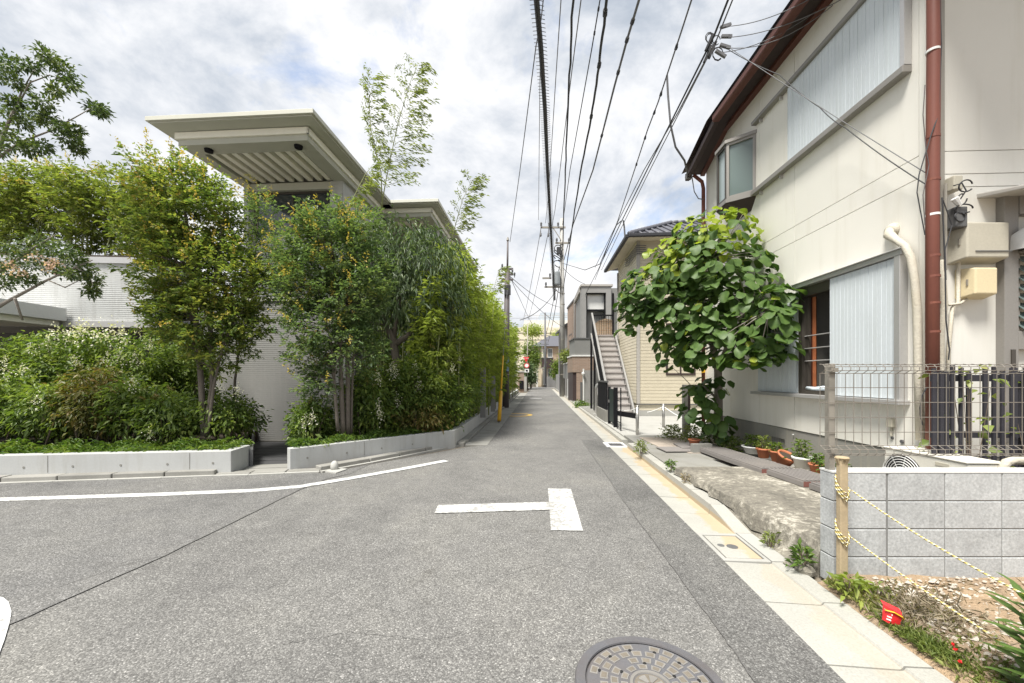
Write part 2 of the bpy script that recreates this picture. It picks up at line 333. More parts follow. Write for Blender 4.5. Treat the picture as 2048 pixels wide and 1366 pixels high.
def bricks(name, c1, c2, mort, sx, sy):
    t = NT(name); tcn = t.n('ShaderNodeTexCoord'); sp = t.n('ShaderNodeSeparateXYZ'); t.l(tcn.outputs['Object'], sp.inputs[0])
    cb = t.n('ShaderNodeCombineXYZ'); t.l(t.math('ADD', sp.outputs[0], sp.outputs[1]), cb.inputs[0]); t.l(sp.outputs[2], cb.inputs[1])
    b = t.n('ShaderNodeTexBrick'); t.l(cb.outputs[0], b.inputs['Vector'])
    b.inputs['Color1'].default_value = (*c1,1); b.inputs['Color2'].default_value = (*c2,1); b.inputs['Mortar'].default_value = (*mort,1)
    b.inputs['Scale'].default_value = 1; b.inputs['Brick Width'].default_value = sx; b.inputs['Row Height'].default_value = sy; b.inputs['Mortar Size'].default_value = 0.008
    return t.bsdf(b.outputs['Color'], 0.85, b.outputs['Fac'], -0.4, 0.004)
M['brick_far'] = bricks('brick_far', (0.25,0.175,0.13), (0.31,0.22,0.165), (0.30,0.26,0.22), 0.24, 0.075)
M['brick_tan'] = bricks('brick_tan', (0.42,0.29,0.19), (0.47,0.35,0.24), (0.5,0.42,0.33), 0.3, 0.1)
M['tile_cream'] = bricks('tile_cream', (0.62,0.56,0.43), (0.66,0.6,0.47), (0.5,0.46,0.38), 1.6, 0.6)
M['iron'] = mat('iron', (0.135,0.135,0.145), 0.6, 0.15, 8, 80, .1, .3, metal=0.35, dirt=(0.15,0.115,0.09), dirt_amt=.6)
M['iron_pad'] = mat('iron_pad', (0.155,0.135,0.108), 0.85, 0.25, 9, 70, .2, .5)
M['iron_edge'] = mat('iron_edge', (0.20,0.19,0.175), 0.7, 0.15, 8)
M['stone'] = mat('stone', (0.50,0.45,0.38), 0.9, 0.2, 12, orand=.25)
M['tuft'] = mat('tuft', (0.3,0.25,0.2), 0.9)
# leaves: dark to light kinds, most colours raised in place of fill light
G = lambda r,g,b: (r,g,b)
M['lf_maple'] = leafmat('lf_maple', [(0.0,G(0.056,0.097,0.034)),(0.35,G(0.119,0.177,0.050)),(0.7,G(0.256,0.283,0.070)),(0.97,G(0.475,0.425,0.112))], 0.42)
M['lf_gold'] = leafmat('lf_gold', [(0.1,G(.22,.22,.04)),(0.5,G(.42,.33,.06)),(0.9,G(.56,.38,.12))], 0.35)
M['lf_shrub'] = leafmat('lf_shrub', [(0.0,G(0.041,0.073,0.022)),(0.4,G(0.108,0.165,0.038)),(0.75,G(0.209,0.268,0.058)),(0.98,G(0.378,0.415,0.102))], 0.4)
M['lf_red'] = leafmat('lf_red', [(0.0,G(.06,.08,.022)),(0.5,G(.14,.145,.038)),(0.9,G(.25,.155,.055))])
M['lf_dark'] = leafmat('lf_dark', [(0.0,G(0.044,0.075,0.039)),(0.5,G(0.099,0.144,0.072)),(0.8,G(0.195,0.250,0.130)),(0.98,G(0.377,0.413,0.234))], 0.32, 0.4)
M['lf_bamboo'] = leafmat('lf_bamboo', [(0.0,G(0.128,0.177,0.043)),(0.45,G(0.244,0.301,0.068)),(0.8,G(0.354,0.401,0.101)),(0.98,G(0.488,0.496,0.149))], 0.45)
M['lf_plume'] = leafmat('lf_plume', [(0.05,G(.10,.14,.04)),(0.5,G(.20,.24,.07)),(0.95,G(.36,.38,.14))], 0.4)
M['lf_hedge'] = leafmat('lf_hedge', [(0.0,G(0.054,0.088,0.026)),(0.5,G(0.162,0.204,0.047)),(0.95,G(0.348,0.352,0.091))], 0.42)
M['lf_maple_cool'] = leafmat('lf_maple_cool', [(0.0,G(0.050,0.094,0.043)),(0.4,G(0.103,0.159,0.069)),(0.75,G(0.188,0.242,0.094)),(0.97,G(0.413,0.389,0.125))], 0.4)
M['lf_myrtle'] = leafmat('lf_myrtle', [(0.05,G(.03,.055,.022)),(0.5,G(.07,.105,.035)),(0.95,G(.17,.20,.065))])
M['lf_ground'] = leafmat('lf_ground', [(0.05,G(0.036,0.081,0.018)),(0.5,G(0.102,0.167,0.034)),(0.95,G(0.228,0.287,0.065))])
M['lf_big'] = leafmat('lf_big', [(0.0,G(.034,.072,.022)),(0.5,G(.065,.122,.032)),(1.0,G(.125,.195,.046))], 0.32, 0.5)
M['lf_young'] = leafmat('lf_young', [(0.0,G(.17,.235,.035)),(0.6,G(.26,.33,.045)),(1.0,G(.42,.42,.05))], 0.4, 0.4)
M['petal'] = leafmat('petal', [(0.0,G(.60,.57,.45)),(1.0,G(.82,.80,.70))], 0.3)
M['petal_pink'] = leafmat('petal_pink', [(0.0,G(.6,.40,.34)),(1.0,G(.75,.55,.45))], 0.3)
M['lf_weed'] = leafmat('lf_weed', [(0.0,G(.09,.135,.032)),(0.6,G(.21,.25,.07)),(1.0,G(.42,.37,.15))], 0.3)
M['lf_dry'] = leafmat('lf_dry', [(0.0,G(.19,.155,.11)),(1.0,G(.40,.34,.24))], 0.2)
# ---------------------------------------------------------------- ground and roads
def xy(v): return (v[0], v[1])
def rdX(x0, Y): return x0 + 0.0688*Y                 # lines parallel to the lane
tag(MB().sheet([(-400,-200),(400,-200),(400,900),(-400,900)], -0.03).build('ground', M['earth']), kind='structure')
kerbL = [GP(-900,1000), GP(0,969), GP(500,951), GP(655,946), GP(740,929), GP(930,894.5), GP(972,890)]
kerbL = [xy(p) for p in kerbL]
laneL = lambda Y: -1.135 + 0.0688*Y                    # left asphalt edge of the lane
road_poly = [(1.45-0.55,-8), (rdX(1.45,52),52), (40,52), (40,57.5), (-40,57.5), (-40,52), (laneL(52),52)] + kerbL[::-1] + [(-40,3.2),(-40,-8)]
road = MB().sheet(road_poly, 0).build('road', M['asphalt']); road['kind'] = 'structure'
def rpart(name, poly, z, m):
    return MB().sheet([xy(p) for p in poly], z).build(name, m, road)
seam = [GP(-700,1600), GP(10,1255), GP(330,1112), GP(600,980), GP(655,958), GP(700,948)]
rpart('asphalt_patch', seam + [Vector(p+(0,)) for p in kerbL[4::-1]], 0.004, M['asphalt_patch'])
def strip(name, pts, wd, z, m, parent=road, wd1=None):
    b = MB(); pts = [Vector((p[0],p[1],0)) for p in pts]; n = len(pts); L = []; Rr = []
    for i, p in enumerate(pts):
        d = (pts[min(i+1,n-1)]-pts[max(i-1,0)]).normalized(); s = Vector((-d.y,d.x,0)); ww = wd if wd1 is None else wd+(wd1-wd)*i/(n-1)
        L.append(p+s*ww/2); Rr.append(p-s*ww/2)
    vs = L+Rr
    b.add([(v.x,v.y,z) for v in vs], [(i,i+1,n+i+1,n+i) for i in range(n-1)]); return b.build(name, m, parent)
def wiggle(pts, k, amp, seed):
    rnd = random.Random(seed); out = []
    for a, b in zip(pts[:-1], pts[1:]):
        for i in range(k):
            q = Vector(a).lerp(Vector(b), i/k); out.append((q.x+rnd.uniform(-amp,amp), q.y+rnd.uniform(-amp,amp)))
    out.append(xy(pts[-1])); return out
strip('tar_joint', wiggle(seam, 10, 0.006, 1), 0.007, 0.0075, M['tar'])
seamR = [GP(1163,880), GP(1246,1000), GP(1331,1117), GP(1451,1281), GP(1510,1366), Vector((1.02,-2,0))]
rpart('asphalt_strip', seamR + [Vector((1.45-.137,-2,0)), Vector((rdX(1.45,9.2),9.2,0))], 0.004, M['asphalt_strip'])
strip('tar_joint', wiggle(seamR[:-1], 10, 0.008, 2), 0.008, 0.0075, M['tar'])
strip('tar_joint', wiggle([GP(1163,880), GP(1210,879)], 4, 0.01, 3), 0.02, 0.0075, M['tar'])
for i, (pts, sd) in enumerate((([GP(120,1175),GP(260,1128),GP(345,1110),GP(420,1098)],31),([GP(345,1110),GP(380,1090),GP(400,1070)],32),([GP(560,1290),GP(700,1265),GP(860,1280),GP(960,1262)],33),([GP(1010,1150),GP(1085,1128),GP(1180,1140)],34),([GP(900,930),GP(1010,936),GP(1150,925)],35),([GP(930,865),GP(1060,870),GP(1150,862)],36))): strip('crack', wiggle(pts, 14, 0.012, sd), 0.004, 0.0072 if i > 1 else 0.0073, M['tar'], wd1=0.002)
# painted marks
strip('painted_line', [GP(-300,1009), GP(0,1000), GP(300,990.5), GP(500,982.5), GP(600,974), GP(700,957.5), GP(800,939.5), GP(893,922)], 0.15, 0.0085, M['road_paint'])
tm = MB(); tm.sheet([xy(GP(*p)) for p in ((1102,1062),(1166,1063),(1142,979),(1096,978))], 0.0086)
tm.sheet([xy(GP(*p)) for p in ((869,1028),(1099,1021),(1097.5,1005),(876,1011.6))], 0.0086)
tm.build('painted_mark', M['road_paint_worn'], road)
blob = [GP(px, py) for px, py in ((-160,1366),(-30,1345),(-6,1322),(8,1285),(20,1245),(23,1225),(17,1206),(6,1197),(-10,1194),(-120,1200),(-200,1230))]
rpart('painted_mark', blob, 0.0088, M['road_paint'])
def ring(x, y, r0, r1, z, m, name, parent):
    b = MB(); n = 48
    vs = [(x+r*math.cos(2*math.pi*i/n), y+r*math.sin(2*math.pi*i/n), z) for r in (r0,r1) for i in range(n)]
    b.add(vs, [(i,n+i,n+(i+1)%n,(i+1)%n) for i in range(n)]); return b.build(name, m, parent)
c = GP(1034.5, 830); ring(c.x, c.y, 0.43, 0.58, 0.006, M['yellow_paint'], 'painted_ring', road)
ring(c.x, c.y, 0.0, 0.40, 0.005, M['iron'], 'far_cover', road)
c = GP(1072, 797); ring(c.x, c.y, 0.0, 0.42, 0.008, M['alu'], 'far_cover', road)
strip('painted_line', [GP(1054,776.5), GP(1110,776.5)], 0.5, 0.008, M['road_paint'])
tag(MB().box(-.04,.04,-.012,.012,0,.003).build('paper_scrap', M['white'], loc=tuple(GP(1541,1224)+Vector((0,0,.006)))), 'small white scrap lying on the asphalt beside the gutter edge', 'scrap')
# ---------------------------------------------------------------- right gutter and kerb
gut = struct('gutter')
GD = Vector((0.0688,1,0)).normalized(); GN = Vector((GD.y,-GD.x,0)); GO = Vector((1.45,0,0))
def G2(n, s, z=0): return GO + GN*n + GD*s + Vector((0,0,z))
GROT = -math.atan2(0.0688, 1)
def gblock(h0, h1, L=0.556):       # lateral profile, kerb height h0 at the near end, h1 at the far end
    b = MB(); pr = lambda h: [(0,-.1),(0,.004),(.34,-.006),(.352,-.002+max(h-.004,0)*.0),(.362,h),(.50,h),(.50,-.1)]
    A = pr(h0); B = pr(h1); n = len(A)
    vs = [(x,0,z) for x,z in A] + [(x,L,z) for x,z in B]
    b.add(vs, [(i,n+i,n+(i+1)%n,(i+1)%n) for i in range(n)] + [tuple(range(n)), tuple(range(2*n-1,n-1,-1))]); return b
gm_low = gblock(.012,.012).build('gutter_block', M['gutter'], data=True)
gm_tap = gblock(.012,.10).build('gutter_block', M['gutter_rust'], data=True)
gm_hi = gblock(.10,.10).build('gutter_block', M['gutter_rust'], data=True)
gm_far = gblock(.07,.07).build('gutter_block', M['gutter'], data=True)
for k in range(-2, 84):
    s = 0.316 + .568*k
    if abs(s-3.156) < .1 or abs(s-8.27) < .1: continue
    me = gm_low if s < 3.5 else gm_tap if s < 4.0 else gm_hi if s < 8.8 else gm_far
    place('gutter_block', me, gut, G2(0, s)+Vector((0,0,random.uniform(-.002,.002))), GROT)
gb = MB()
gb.add([tuple(G2(n,s,-.012)) for n,s in ((0.004,-2),(.50,-2),(.50,48),(.004,48))], [(0,1,2,3)]); gb.build('mortar_bed', M['conc_dark'], gut)
# inspection lid in the gutter
lid = thing('gutter_cover', 'square concrete drain lid with two dark round spots set in the right gutter', 'drain cover', tuple(G2(0,3.156)))
lx = Matrix.Translation(G2(0,3.156)) @ Matrix.Rotation(GROT,4,'Z')
fb = MB(lx)
for q in ((0,.36,0,.045),(0,.36,.515,.56),(0,.035,.045,.515),(.335,.36,.045,.515)): fb.box(*q,-.05,.008)
fb.build('lid_frame', M['conc'], lid, bevel=.003)
MB(lx).box(.048,.322,.058,.502,-.04,.006).build('lid_slab', M['gutter_rust'], lid, bevel=.004)
MB(lx).box(.036,.334,.046,.514,-.045,-.02).build('lid_gap', M['dark'], lid)
MB(lx).cyl(.19,.27,.0,.0085,.045,20).build('lid_hole', M['dark_grey'], lid); MB(lx).cyl(.105,.29,.0,.0085,.028,16).build('lid_hole', M['dark_grey'], lid)
MB(lx).box(.365,.50,0,.56,-.05,.014).build('kerb_edge', M['conc'], lid, bevel=.003)
# far grate
grt = thing('drain_grate', 'small dark iron grate in a pale frame at the far end of the kerb', 'drain cover', tuple(G2(0,8.27)))
gx = Matrix.Translation(G2(0,8.27)) @ Matrix.Rotation(GROT,4,'Z'); fb = MB(gx)
for q in ((-.06,.36,0,.06),(-.06,.36,.46,.52),(-.06,.02,.06,.46),(.32,.36,.06,.46)): fb.box(*q,-.05,.02)
fb.build('grate_frame', M['white'], grt)
for i in range(8): MB(gx).box(.03+.036*i,.05+.036*i,.06,.46,-.03,.01).build('grate_bar', M['iron'], grt)
MB(gx).box(.02,.32,.06,.46,-.06,-.035).build('grate_pit', M['dark'], grt)
# ---------------------------------------------------------------- left kerb
kl = struct('kerb')
def along(pts, step):
    out = []; 
    for a, b in zip(pts[:-1], pts[1:]):
        a = Vector((a[0],a[1],0)); b = Vector((b[0],b[1],0)); n = max(1, round((b-a).length/step))
        for i in range(n): out.append((a.lerp(b,i/n), a.lerp(b,(i+1)/n)))
    return out
kl_line = [xy(GP(-500,985)), xy(GP(0,966)), xy(GP(430,951)), xy(GP(500,949)), xy(GP(640,943)), xy(GP(740,925)), xy(GP(938,886))]
for i, (a, b) in enumerate(along(kl_line, 0.6)):
    d = (b-a).normalized(); nrm = Vector((-d.y, d.x, 0)); low = -4.45 < (a.x+b.x)/2 < -2.75; h = .025 if low else .075
    g = .008
    p = [a+d*g, b-d*g, b-d*g+nrm*.17, a+d*g+nrm*.17]
    MB().prism([xy(q) for q in p], -.05, h+random.uniform(-.004,.004)).build('kerb_stone', M['kerb'], kl, bevel=.012)
    p = [a-nrm*.065+d*.004, b-nrm*.065-d*.004, b+d*0, a+d*0]
    MB().prism([xy(q) for q in p], -.05, .012).build('gutter_slab', M['conc'], kl)
# alley side: kerb against the garden wall and a flat gutter
wallX = lambda Y: -1.18 + .064*(Y-8.3)
for i in range(46):
    y0 = 8.45+.6*i; y1 = y0+.59
    MB().prism([(wallX(y0)+.01,y0),(wallX(y0)+.16,y0),(wallX(y1)+.16,y1),(wallX(y1)+.01,y1)], -.05, .06).build('kerb_stone', M['conc_dark'], kl, bevel=.01)
    MB().prism([(wallX(y0)+.17,y0),(laneL(y0)+.03,y0),(laneL(y1)+.03,y1),(wallX(y1)+.17,y1)], -.05, .008+random.uniform(0,.003)).build('gutter_slab', M['conc_dark'], kl)
# ---------------------------------------------------------------- garden beds behind the low walls
WA0 = Vector((-13.0,4.95,0)); WA1 = Vector((-4.2,5.98,0)); WA2 = Vector((-4.25,6.50,0))
WB0 = Vector((-3.42,6.16,0)); WB1 = Vector((-1.18,8.3,0)); WB2 = Vector((wallX(36),36,0))
TOP = .345
def thickwall(name, label, pts, th, z0, z1, m):
    t = thing(name, label, 'garden wall', tuple(pts[0]))
    n = len(pts); off = []
    for i in range(n):
        d0 = (pts[i]-pts[i-1]).normalized() if i else None; d1 = (pts[i+1]-pts[i]).normalized() if i < n-1 else None
        if d0 is None: d0 = d1
        if d1 is None: d1 = d0
        a = Vector((-d0.y,d0.x,0)); b = Vector((-d1.y,d1.x,0)); m2 = (a+b).normalized(); off.append(pts[i]+m2*th/max(.4,m2.dot(a)))
    b = MB(); b.prism([xy(p) for p in pts]+[xy(p) for p in off[::-1]], z0, z1)
    b.build('wall_body', m, t, bevel=.008); return t
gwa = thickwall('garden_wall', 'low pale concrete garden wall at far left, ending square at the dark path', [WA0,WA1,WA2], .15, -.05, TOP, M['conc_wall'])
gwb = thickwall('garden_wall', 'low pale concrete garden wall bending round the corner into the lane', [WB0,WB1,WB2], .15, -.05, TOP, M['conc_wall'])
hole = MB().tube([(0,0,0),(0,-.003,0)], .016, 10).build('tie_hole', M['conc_dark'], data=True)
jointm = MB().box(-.003,.003,-.0025,.01,0,.24).build('form_joint', M['kerb'], data=True)
for t, a, b, st in ((gwa,WA0,WA1,.62),(gwb,WB0,WB1,.62)):
    d = (b-a).normalized(); n = Vector((d.y,-d.x,0)); L = (b-a).length; rz = math.atan2(d.y,d.x); k = int(L/st)
    for i in range(k):
        p = b-d*(.25+st*i)+n*.001 if t is gwa else a+d*(.25+st*i)+n*.001
        place('tie_hole', hole, t, p+Vector((0,0,.17)), rz)
        if i % 3 == 1: place('form_joint', jointm, t, p+d*.3+n*.001+Vector((0,0,.09)), rz)
bed = MB(); bed.prism([xy(WA0+Vector((0,.15,0))), xy(WA1+Vector((-.14,.13,0))), (-4.38,6.5), (-5.75,8.75), (-5.9,16), (-14,16)], -.04, .27)
tag(bed.build('garden_soil', M['bed_soil']), kind='structure')
bed = MB(); bed.prism([(-3.34,6.28),(-1.30,8.34),(wallX(36)-.15,36),(-9,36),(-4.9,12),(-4.76,8.75)], -.04, .27)
tag(bed.build('garden_soil', M['bed_soil']), kind='structure')
path = struct('path')
pv = [Vector((-4.2,5.93,0)), Vector((-3.4,6.1,0)), Vector((-4.72,8.9,0)), Vector((-5.75,8.9,0))]
for i in range(10):
    a0 = pv[0].lerp(pv[3], i/10+.004); a1 = pv[0].lerp(pv[3], (i+1)/10-.004); b0 = pv[1].lerp(pv[2], i/10+.004); b1 = pv[1].lerp(pv[2], (i+1)/10-.004)
    MB().prism([xy(a0),xy(b0),xy(b1),xy(a1)], -.03, .012+.001*(i%2)).build('paving_slab', M['slate'] if i > 1 else M['conc_dark'], path)
for a, b in ((pv[0]+Vector((0,.52,0)), pv[3]), (pv[1]+Vector((0,.1,0)), pv[2])):
    MB().bar(a+Vector((0,0,.135)), b+Vector((0,0,.135)), .04, .29).build('path_edge', M['dark_grey'], path)
# small white marker stone by the path
st = thing('marker_stone', 'small pale rounded marker on the kerb right of the dark path', 'kerb marker', tuple(GP(669,940)))
c = GP(669,941); MB().lathe(c.x, c.y, [(0,.0),(.055,.0),(.06,.07),(.05,.12),(.02,.15),(0,.152)], 12).build('marker_head', M['conc'], st, smooth=True)
MB().prism([xy(GP(*p)) for p in ((650,945),(672,948),(695,940),(672,938))], .0, .02).build('marker_base', M['conc'], st)
# ---------------------------------------------------------------- manhole in the foreground
mc = Vector((.649,1.868,0)); mh = thing('manhole_cover', 'round cast iron manhole cover with rings of tan pads in the near road', 'manhole cover', tuple(mc))
def wedge(r0, r1, a0, a1, z0, z1, n=5):
    b = MB(); vs = []
    for z in (z0, z1):
        for r in (r0, r1):
            for i in range(n+1): a = a0+(a1-a0)*i/n; vs.append((r*math.cos(a), r*math.sin(a), z))
    k = n+1; fs = []
    for i in range(n): fs += [(2*k+i,3*k+i,3*k+i+1,2*k+i+1), (k+i,k+i+1,3*k+i+1,3*k+i), (i,2*k+i,2*k+i+1,i+1)]
    fs += [(0,k,3*k,2*k),(n,2*k+n,3*k+n,k+n)]
    b.add(vs, fs); return b
rb = MB(Matrix.Translation(mc)); rb.lathe(0,0,[(.300,.008),(.302,.016),(.345,.016),(.352,.004)],64); rb.build('cover_frame', M['iron'], mh, smooth=False)
rb = MB(Matrix.Translation(mc)); rb.lathe(0,0,[(0,.009),(.292,.009),(.296,.005),(.30,.002)],64); rb.build('cover_plate', M['iron'], mh)
for r0, r1, nn, off in ((.245,.282,24,0),(.196,.233,20,.5),(.147,.184,16,0),(.104,.136,12,.5)):
    da = 2*math.pi/nn; gapa = .016/r0
    me = wedge(r0, r1, gapa/2, da-gapa/2, .0088, .0118).build('pad', M['iron_edge'], data=True)
    me2 = wedge(r0+.006, r1-.006, gapa/2+.007/r0, da-gapa/2-.007/r0, .0118, .0126, 3).build('pad_face', M['iron_pad'], data=True)
    for i in range(nn):
        if nn in (24,16) and i % 6 == 5: continue
        place('pad', me, mh, mc, (i+off)*da); place('pad_face', me2, mh, mc, (i+off)*da)
hm = MB().cyl(0,0,.0085,.0132,.0085,10).build('vent_hole', M['dark'], data=True)
for i in range(12): place('vent_hole', hm, mh, mc+Vector((.239*math.cos(i*math.pi/6+.12), .239*math.sin(i*math.pi/6+.12), 0)))
for i in range(6): place('vent_hole', hm, mh, mc+Vector((.142*math.cos(i*math.pi/3+.4), .142*math.sin(i*math.pi/3+.4), 0)))
rb = MB(Matrix.Translation(mc)); rb.lathe(0,0,[(.078,.009),(.08,.014),(.094,.014),(.096,.009)],40); rb.build('emblem_ring', M['iron_edge'], mh)
rb = MB(Matrix.Translation(mc)); rb.lathe(0,0,[(0,.011),(.07,.011),(.074,.009)],32); rb.build('emblem_disc', M['iron_pad'], mh)
for i in range(6):
    a = i*math.pi/3; place('emblem_petal', wedge(.014,.06,-.36,.36,.011,.0145,4).build('emblem_petal', M['iron_edge'], data=True), mh, mc, a)
MB(Matrix.Translation(mc)).box(.275,.300,-.012,.012,.0085,.0135).build('key_slot', M['dark'], mh)
# ---------------------------------------------------------------- right foreground: lot, block wall, mesh fence, stake and ropes
ke = lambda Y: 1.955 + .0645*Y                 # back of the right kerb
lot = MB(); rnd = random.Random(5); nx, ny = 26, 22; vs = []
for j in range(ny+1):
    Y = -.6 + 3.4*j/ny
    for i in range(nx+1):
        X0 = ke(Y); X = X0 + (6.5-X0)*(i/nx)**1.6
        z = .012 + min(1,(X-X0)/.18)*.045 + (0 if i == 0 else rnd.uniform(-.014,.02))
        vs.append((X,Y,z))
lot.add(vs, [(j*(nx+1)+i, j*(nx+1)+i+1, (j+1)*(nx+1)+i+1, (j+1)*(nx+1)+i) for j in range(ny) for i in range(nx)])
tag(lot.build('lot_ground', M['lot_soil'], smooth=True), kind='structure')
# block wall: 0.4 x 0.2 blocks, end face to the lane
BX, BY, BT = 2.245, 2.797, .12
bw = thing('block_wall', 'low grey concrete block wall with a white cap beside the dirt lot', 'block wall', (BX,BY,0))
z_top = .79; courses = [(z_top-.012-.196*(k+1), z_top-.012-.196*k) for k in range(4)]
jo = .007
full = MB().box(0,.4-jo,0,BT,0,.196-jo).build('block', M['block'], data=True)
first = MB().box(0,.4-jo-.02,0,BT,0,.196-jo).build('block', M['block'], data=True)
for z0, z1 in courses:
    x = BX; 
    place('block', first, bw, (x, BY, z0+jo/2)).modifiers.new('bevel','BEVEL').width = .004
    x += .38+.005
    for i in range(6):
        b = place('block', full, bw, (x+jo/2, BY, z0+jo/2)); b.modifiers.new('bevel','BEVEL').width = .004; x += .4
MB().box(BX+.006, BX+2.7, BY+.006, BY+BT-.006, .0, z_top-.014).build('mortar', M['mortar'], bw)
MB().box(BX-.002, BX+2.7, BY-.002, BY+BT+.002, z_top-.012, z_top).build('wall_cap', M['white'], bw)
# mesh fence
FY = BY+.062
fe = thing('mesh_fence', 'beige welded wire mesh fence panel on top of the grey block wall', 'fence', (BX,FY,z_top))
fp = MB(); fp.box(BX+.005,BX+.05,FY-.022,FY+.022,z_top-.02,1.545); fp.build('fence_post', M['galv'], fe, bevel=.004)
fp = MB(); fp.box(BX+2.0,BX+2.045,FY-.022,FY+.022,z_top-.02,1.545); fp.build('fence_post', M['galv'], fe, bevel=.004)
wm = MB(); x0 = BX-.07; MY = FY-.03
hz = [(1.538,.0),(1.522,.045),(1.495,.045),(1.475,0),(1.375,0),(1.27,0),(1.165,0),(1.06,0),(.965,0),(.945,.045),(.915,.045),(.897,0)]
for z, dy in hz: wm.tube([(x0,MY-dy,z),(BX+2.6,MY-dy,z)], .0026, 5)
prof = [(0,1.542),(.03,1.536),(.048,1.516),(.046,1.498),(.02,1.482),(0,1.472),(0,.970),(.02,.958),(.048,.942),(.05,.918),(.03,.901),(0,.895)]
for i in range(46):
    x = x0+.0595*i; wm.tube([(x,MY-dy-.004,z) for dy,z in prof], .0024, 5)
wm.build('wire_mesh', M['wire'], fe)
for z in (1.50,.93): MB().box(BX+.0,BX+.055,MY-.012,MY+.008,z-.015,z+.015).build('mesh_clip', M['galv'], fe)
# stake, ropes
sk = GP(1677.5,1143,.06); sk = Vector((2.228,2.70,0)); spt = (sk.x,sk.y,.05)
stake = thing('wooden_stake', 'weathered square wooden stake driven in front of the block wall', 'stake', spt)
b = MB(); b.box(sk.x-.026,sk.x+.026,sk.y-.02,sk.y+.02,-.1,.905); b.build('stake_shaft', M['wood_stake'], stake, bevel=.005)
b = MB(); 
for i in range(9):
    a = 2*math.pi*i/9; b.tube([(sk.x+.026*math.cos(a),sk.y+.018*math.sin(a),.86),(sk.x+.038*math.cos(a),sk.y+.026*math.sin(a),.905)], [.004,.009], 5)
b.lathe(sk.x, sk.y, [(0,.914),(.036,.912),(.041,.905),(.034,.896)], 12); b.build('split_top', M['wood_stake'], stake)
s2 = Vector((2.24,1.42,0)); stake2 = thing('wooden_stake', 'wooden stake holding the near ends of the striped ropes', 'stake', (s2.x,s2.y,.05))
MB().box(s2.x-.03,s2.x+.03,s2.y-.02,s2.y+.02,-.1,.8).build('stake_shaft', M['wood_stake'], stake2, bevel=.005)
def ropemat():
    t = NT('rope'); u = t.n('ShaderNodeTexCoord'); sp = t.n('ShaderNodeSeparateXYZ'); t.l(u.outputs['UV'], sp.inputs[0])
    f = t.math('FRACT', t.math('ADD', t.math('MULTIPLY', sp.outputs[1], 1.0), sp.outputs[0]))
    c = t.ramp(f, [(0.0,(.05,.04,.025)),(0.16,(.05,.04,.025)),(0.2,(.55,.44,.14)),(0.55,(.58,.50,.24)),(0.66,(.7,.66,.5)),(1.0,(.66,.6,.4))])
    c.node.color_ramp.interpolation = 'CONSTANT'
    return t.bsdf(c, 0.8)
M['rope'] = ropemat()
def rope(path, r=.0048, pitch=.028):
    b = MB(); b.tube(path, r, 7); n = 7; me_uv = []
    L = [0.0]
    for a, c in zip(path[:-1], path[1:]): L.append(L[-1]+(Vector(c)-Vector(a)).length/pitch)
    return b, L
def rope_thing(label, a, c, sag, zc):
    t = thing('rope', label, 'rope', tuple(a))
    path = []
    # coil round the stake, then the span
    for i in range(34):
        an = 2*math.pi*i/12; path.append(Vector((sk.x+.040*math.cos(an), sk.y-.002+.032*math.sin(an), zc+.05*math.sin(i*.5)+.05-.0029*i)))
    for i in range(41):
        f = i/40; p = a.lerp(c, f); p.z -= sag*4*f*(1-f); path.append(p)
    b, L = rope(path); o = b.build('rope_strand', M['rope'], t, smooth=True)
    uv = o.data.uv_layers.new(name='UVMap'); n = 7
    for poly in o.data.polygons:
        vi = list(poly.vertices); cols = [v % n for v in vi]; wrap = (0 in cols and n-1 in cols)
        for li, v in zip(poly.loop_indices, vi):
            j = v % n; jj = n if (wrap and j == 0) else j
            uv.data[li].uv = (jj/n, L[min(v//n, len(L)-1)])
    return t
rope_thing('upper yellow and black striped rope tied to the wooden stake', Vector((sk.x+.03,sk.y-.03,.70)), Vector((s2.x,s2.y,.47)), .045, .70)
rope_thing('lower yellow and black striped rope tied to the wooden stake', Vector((sk.x+.03,sk.y-.03,.385)), Vector((s2.x,s2.y,.20)), .03, .40)
# ---------------------------------------------------------------- concrete forecourt
fc = struct('forecourt')
rnd = random.Random(11)
edge = [(2.30+rnd.uniform(-.03,.03), 2.95+.13*i) for i in range(21)]
def zs(Y): return .235 - .012*(Y-3)
b = MB(); rows = []; n = len(edge)
for i, (X, Y) in enumerate(edge):
    g = ke(Y)+.03+.02*math.sin(i*1.3); z = zs(Y)
    kz = .012 if Y < 3.75 else .012+min(1,(Y-3.75)/.5)*.082
    rows.append([(g-.05,Y,kz-.008),(g+.03+rnd.uniform(-.01,.02),Y,kz+.004+rnd.uniform(-.004,.010)),(min(g+.12,X-.05)+rnd.uniform(-.01,.01),Y,kz+.02+rnd.uniform(-.006,.012)),(X-.035,Y,z-.075+rnd.uniform(-.03,.03)),(X-.01,Y,z-.018),(X+.05,Y,z),(X+.55,Y,z+.004+rnd.uniform(-.004,.004)),(X+1.1,Y,z-.002),(4.4,Y,z-.006)])
k = len(rows[0]); vs = [p for r in rows for p in r]
b.add(vs, [(i*k+j, i*k+j+1, (i+1)*k+j+1, (i+1)*k+j) for i in range(n-1) for j in range(k-1)])
b.add([rows[0][j] for j in range(k)]+[(4.4,2.95,-.05),(rows[0][0][0],2.95,-.05)], [tuple(range(k+1,-1,-1))])
o = b.build('rough_slab', M['conc_old'], fc)
# broken lumps at the near end of the slab
for i, (x, y, r) in enumerate(((2.17,2.96,.06),(2.13,3.06,.045),(2.2,3.08,.07))):
    bm_ = MB(); rr = random.Random(i); vs = []
    bm_.lathe(x,y,[(0,-.02),(r*rr.uniform(.8,1.1),0),(r*1.1,r*.5),(r*.7,r*1.0),(0,r*1.15)],7); bm_.build('broken_lump', M['conc_old'], fc)
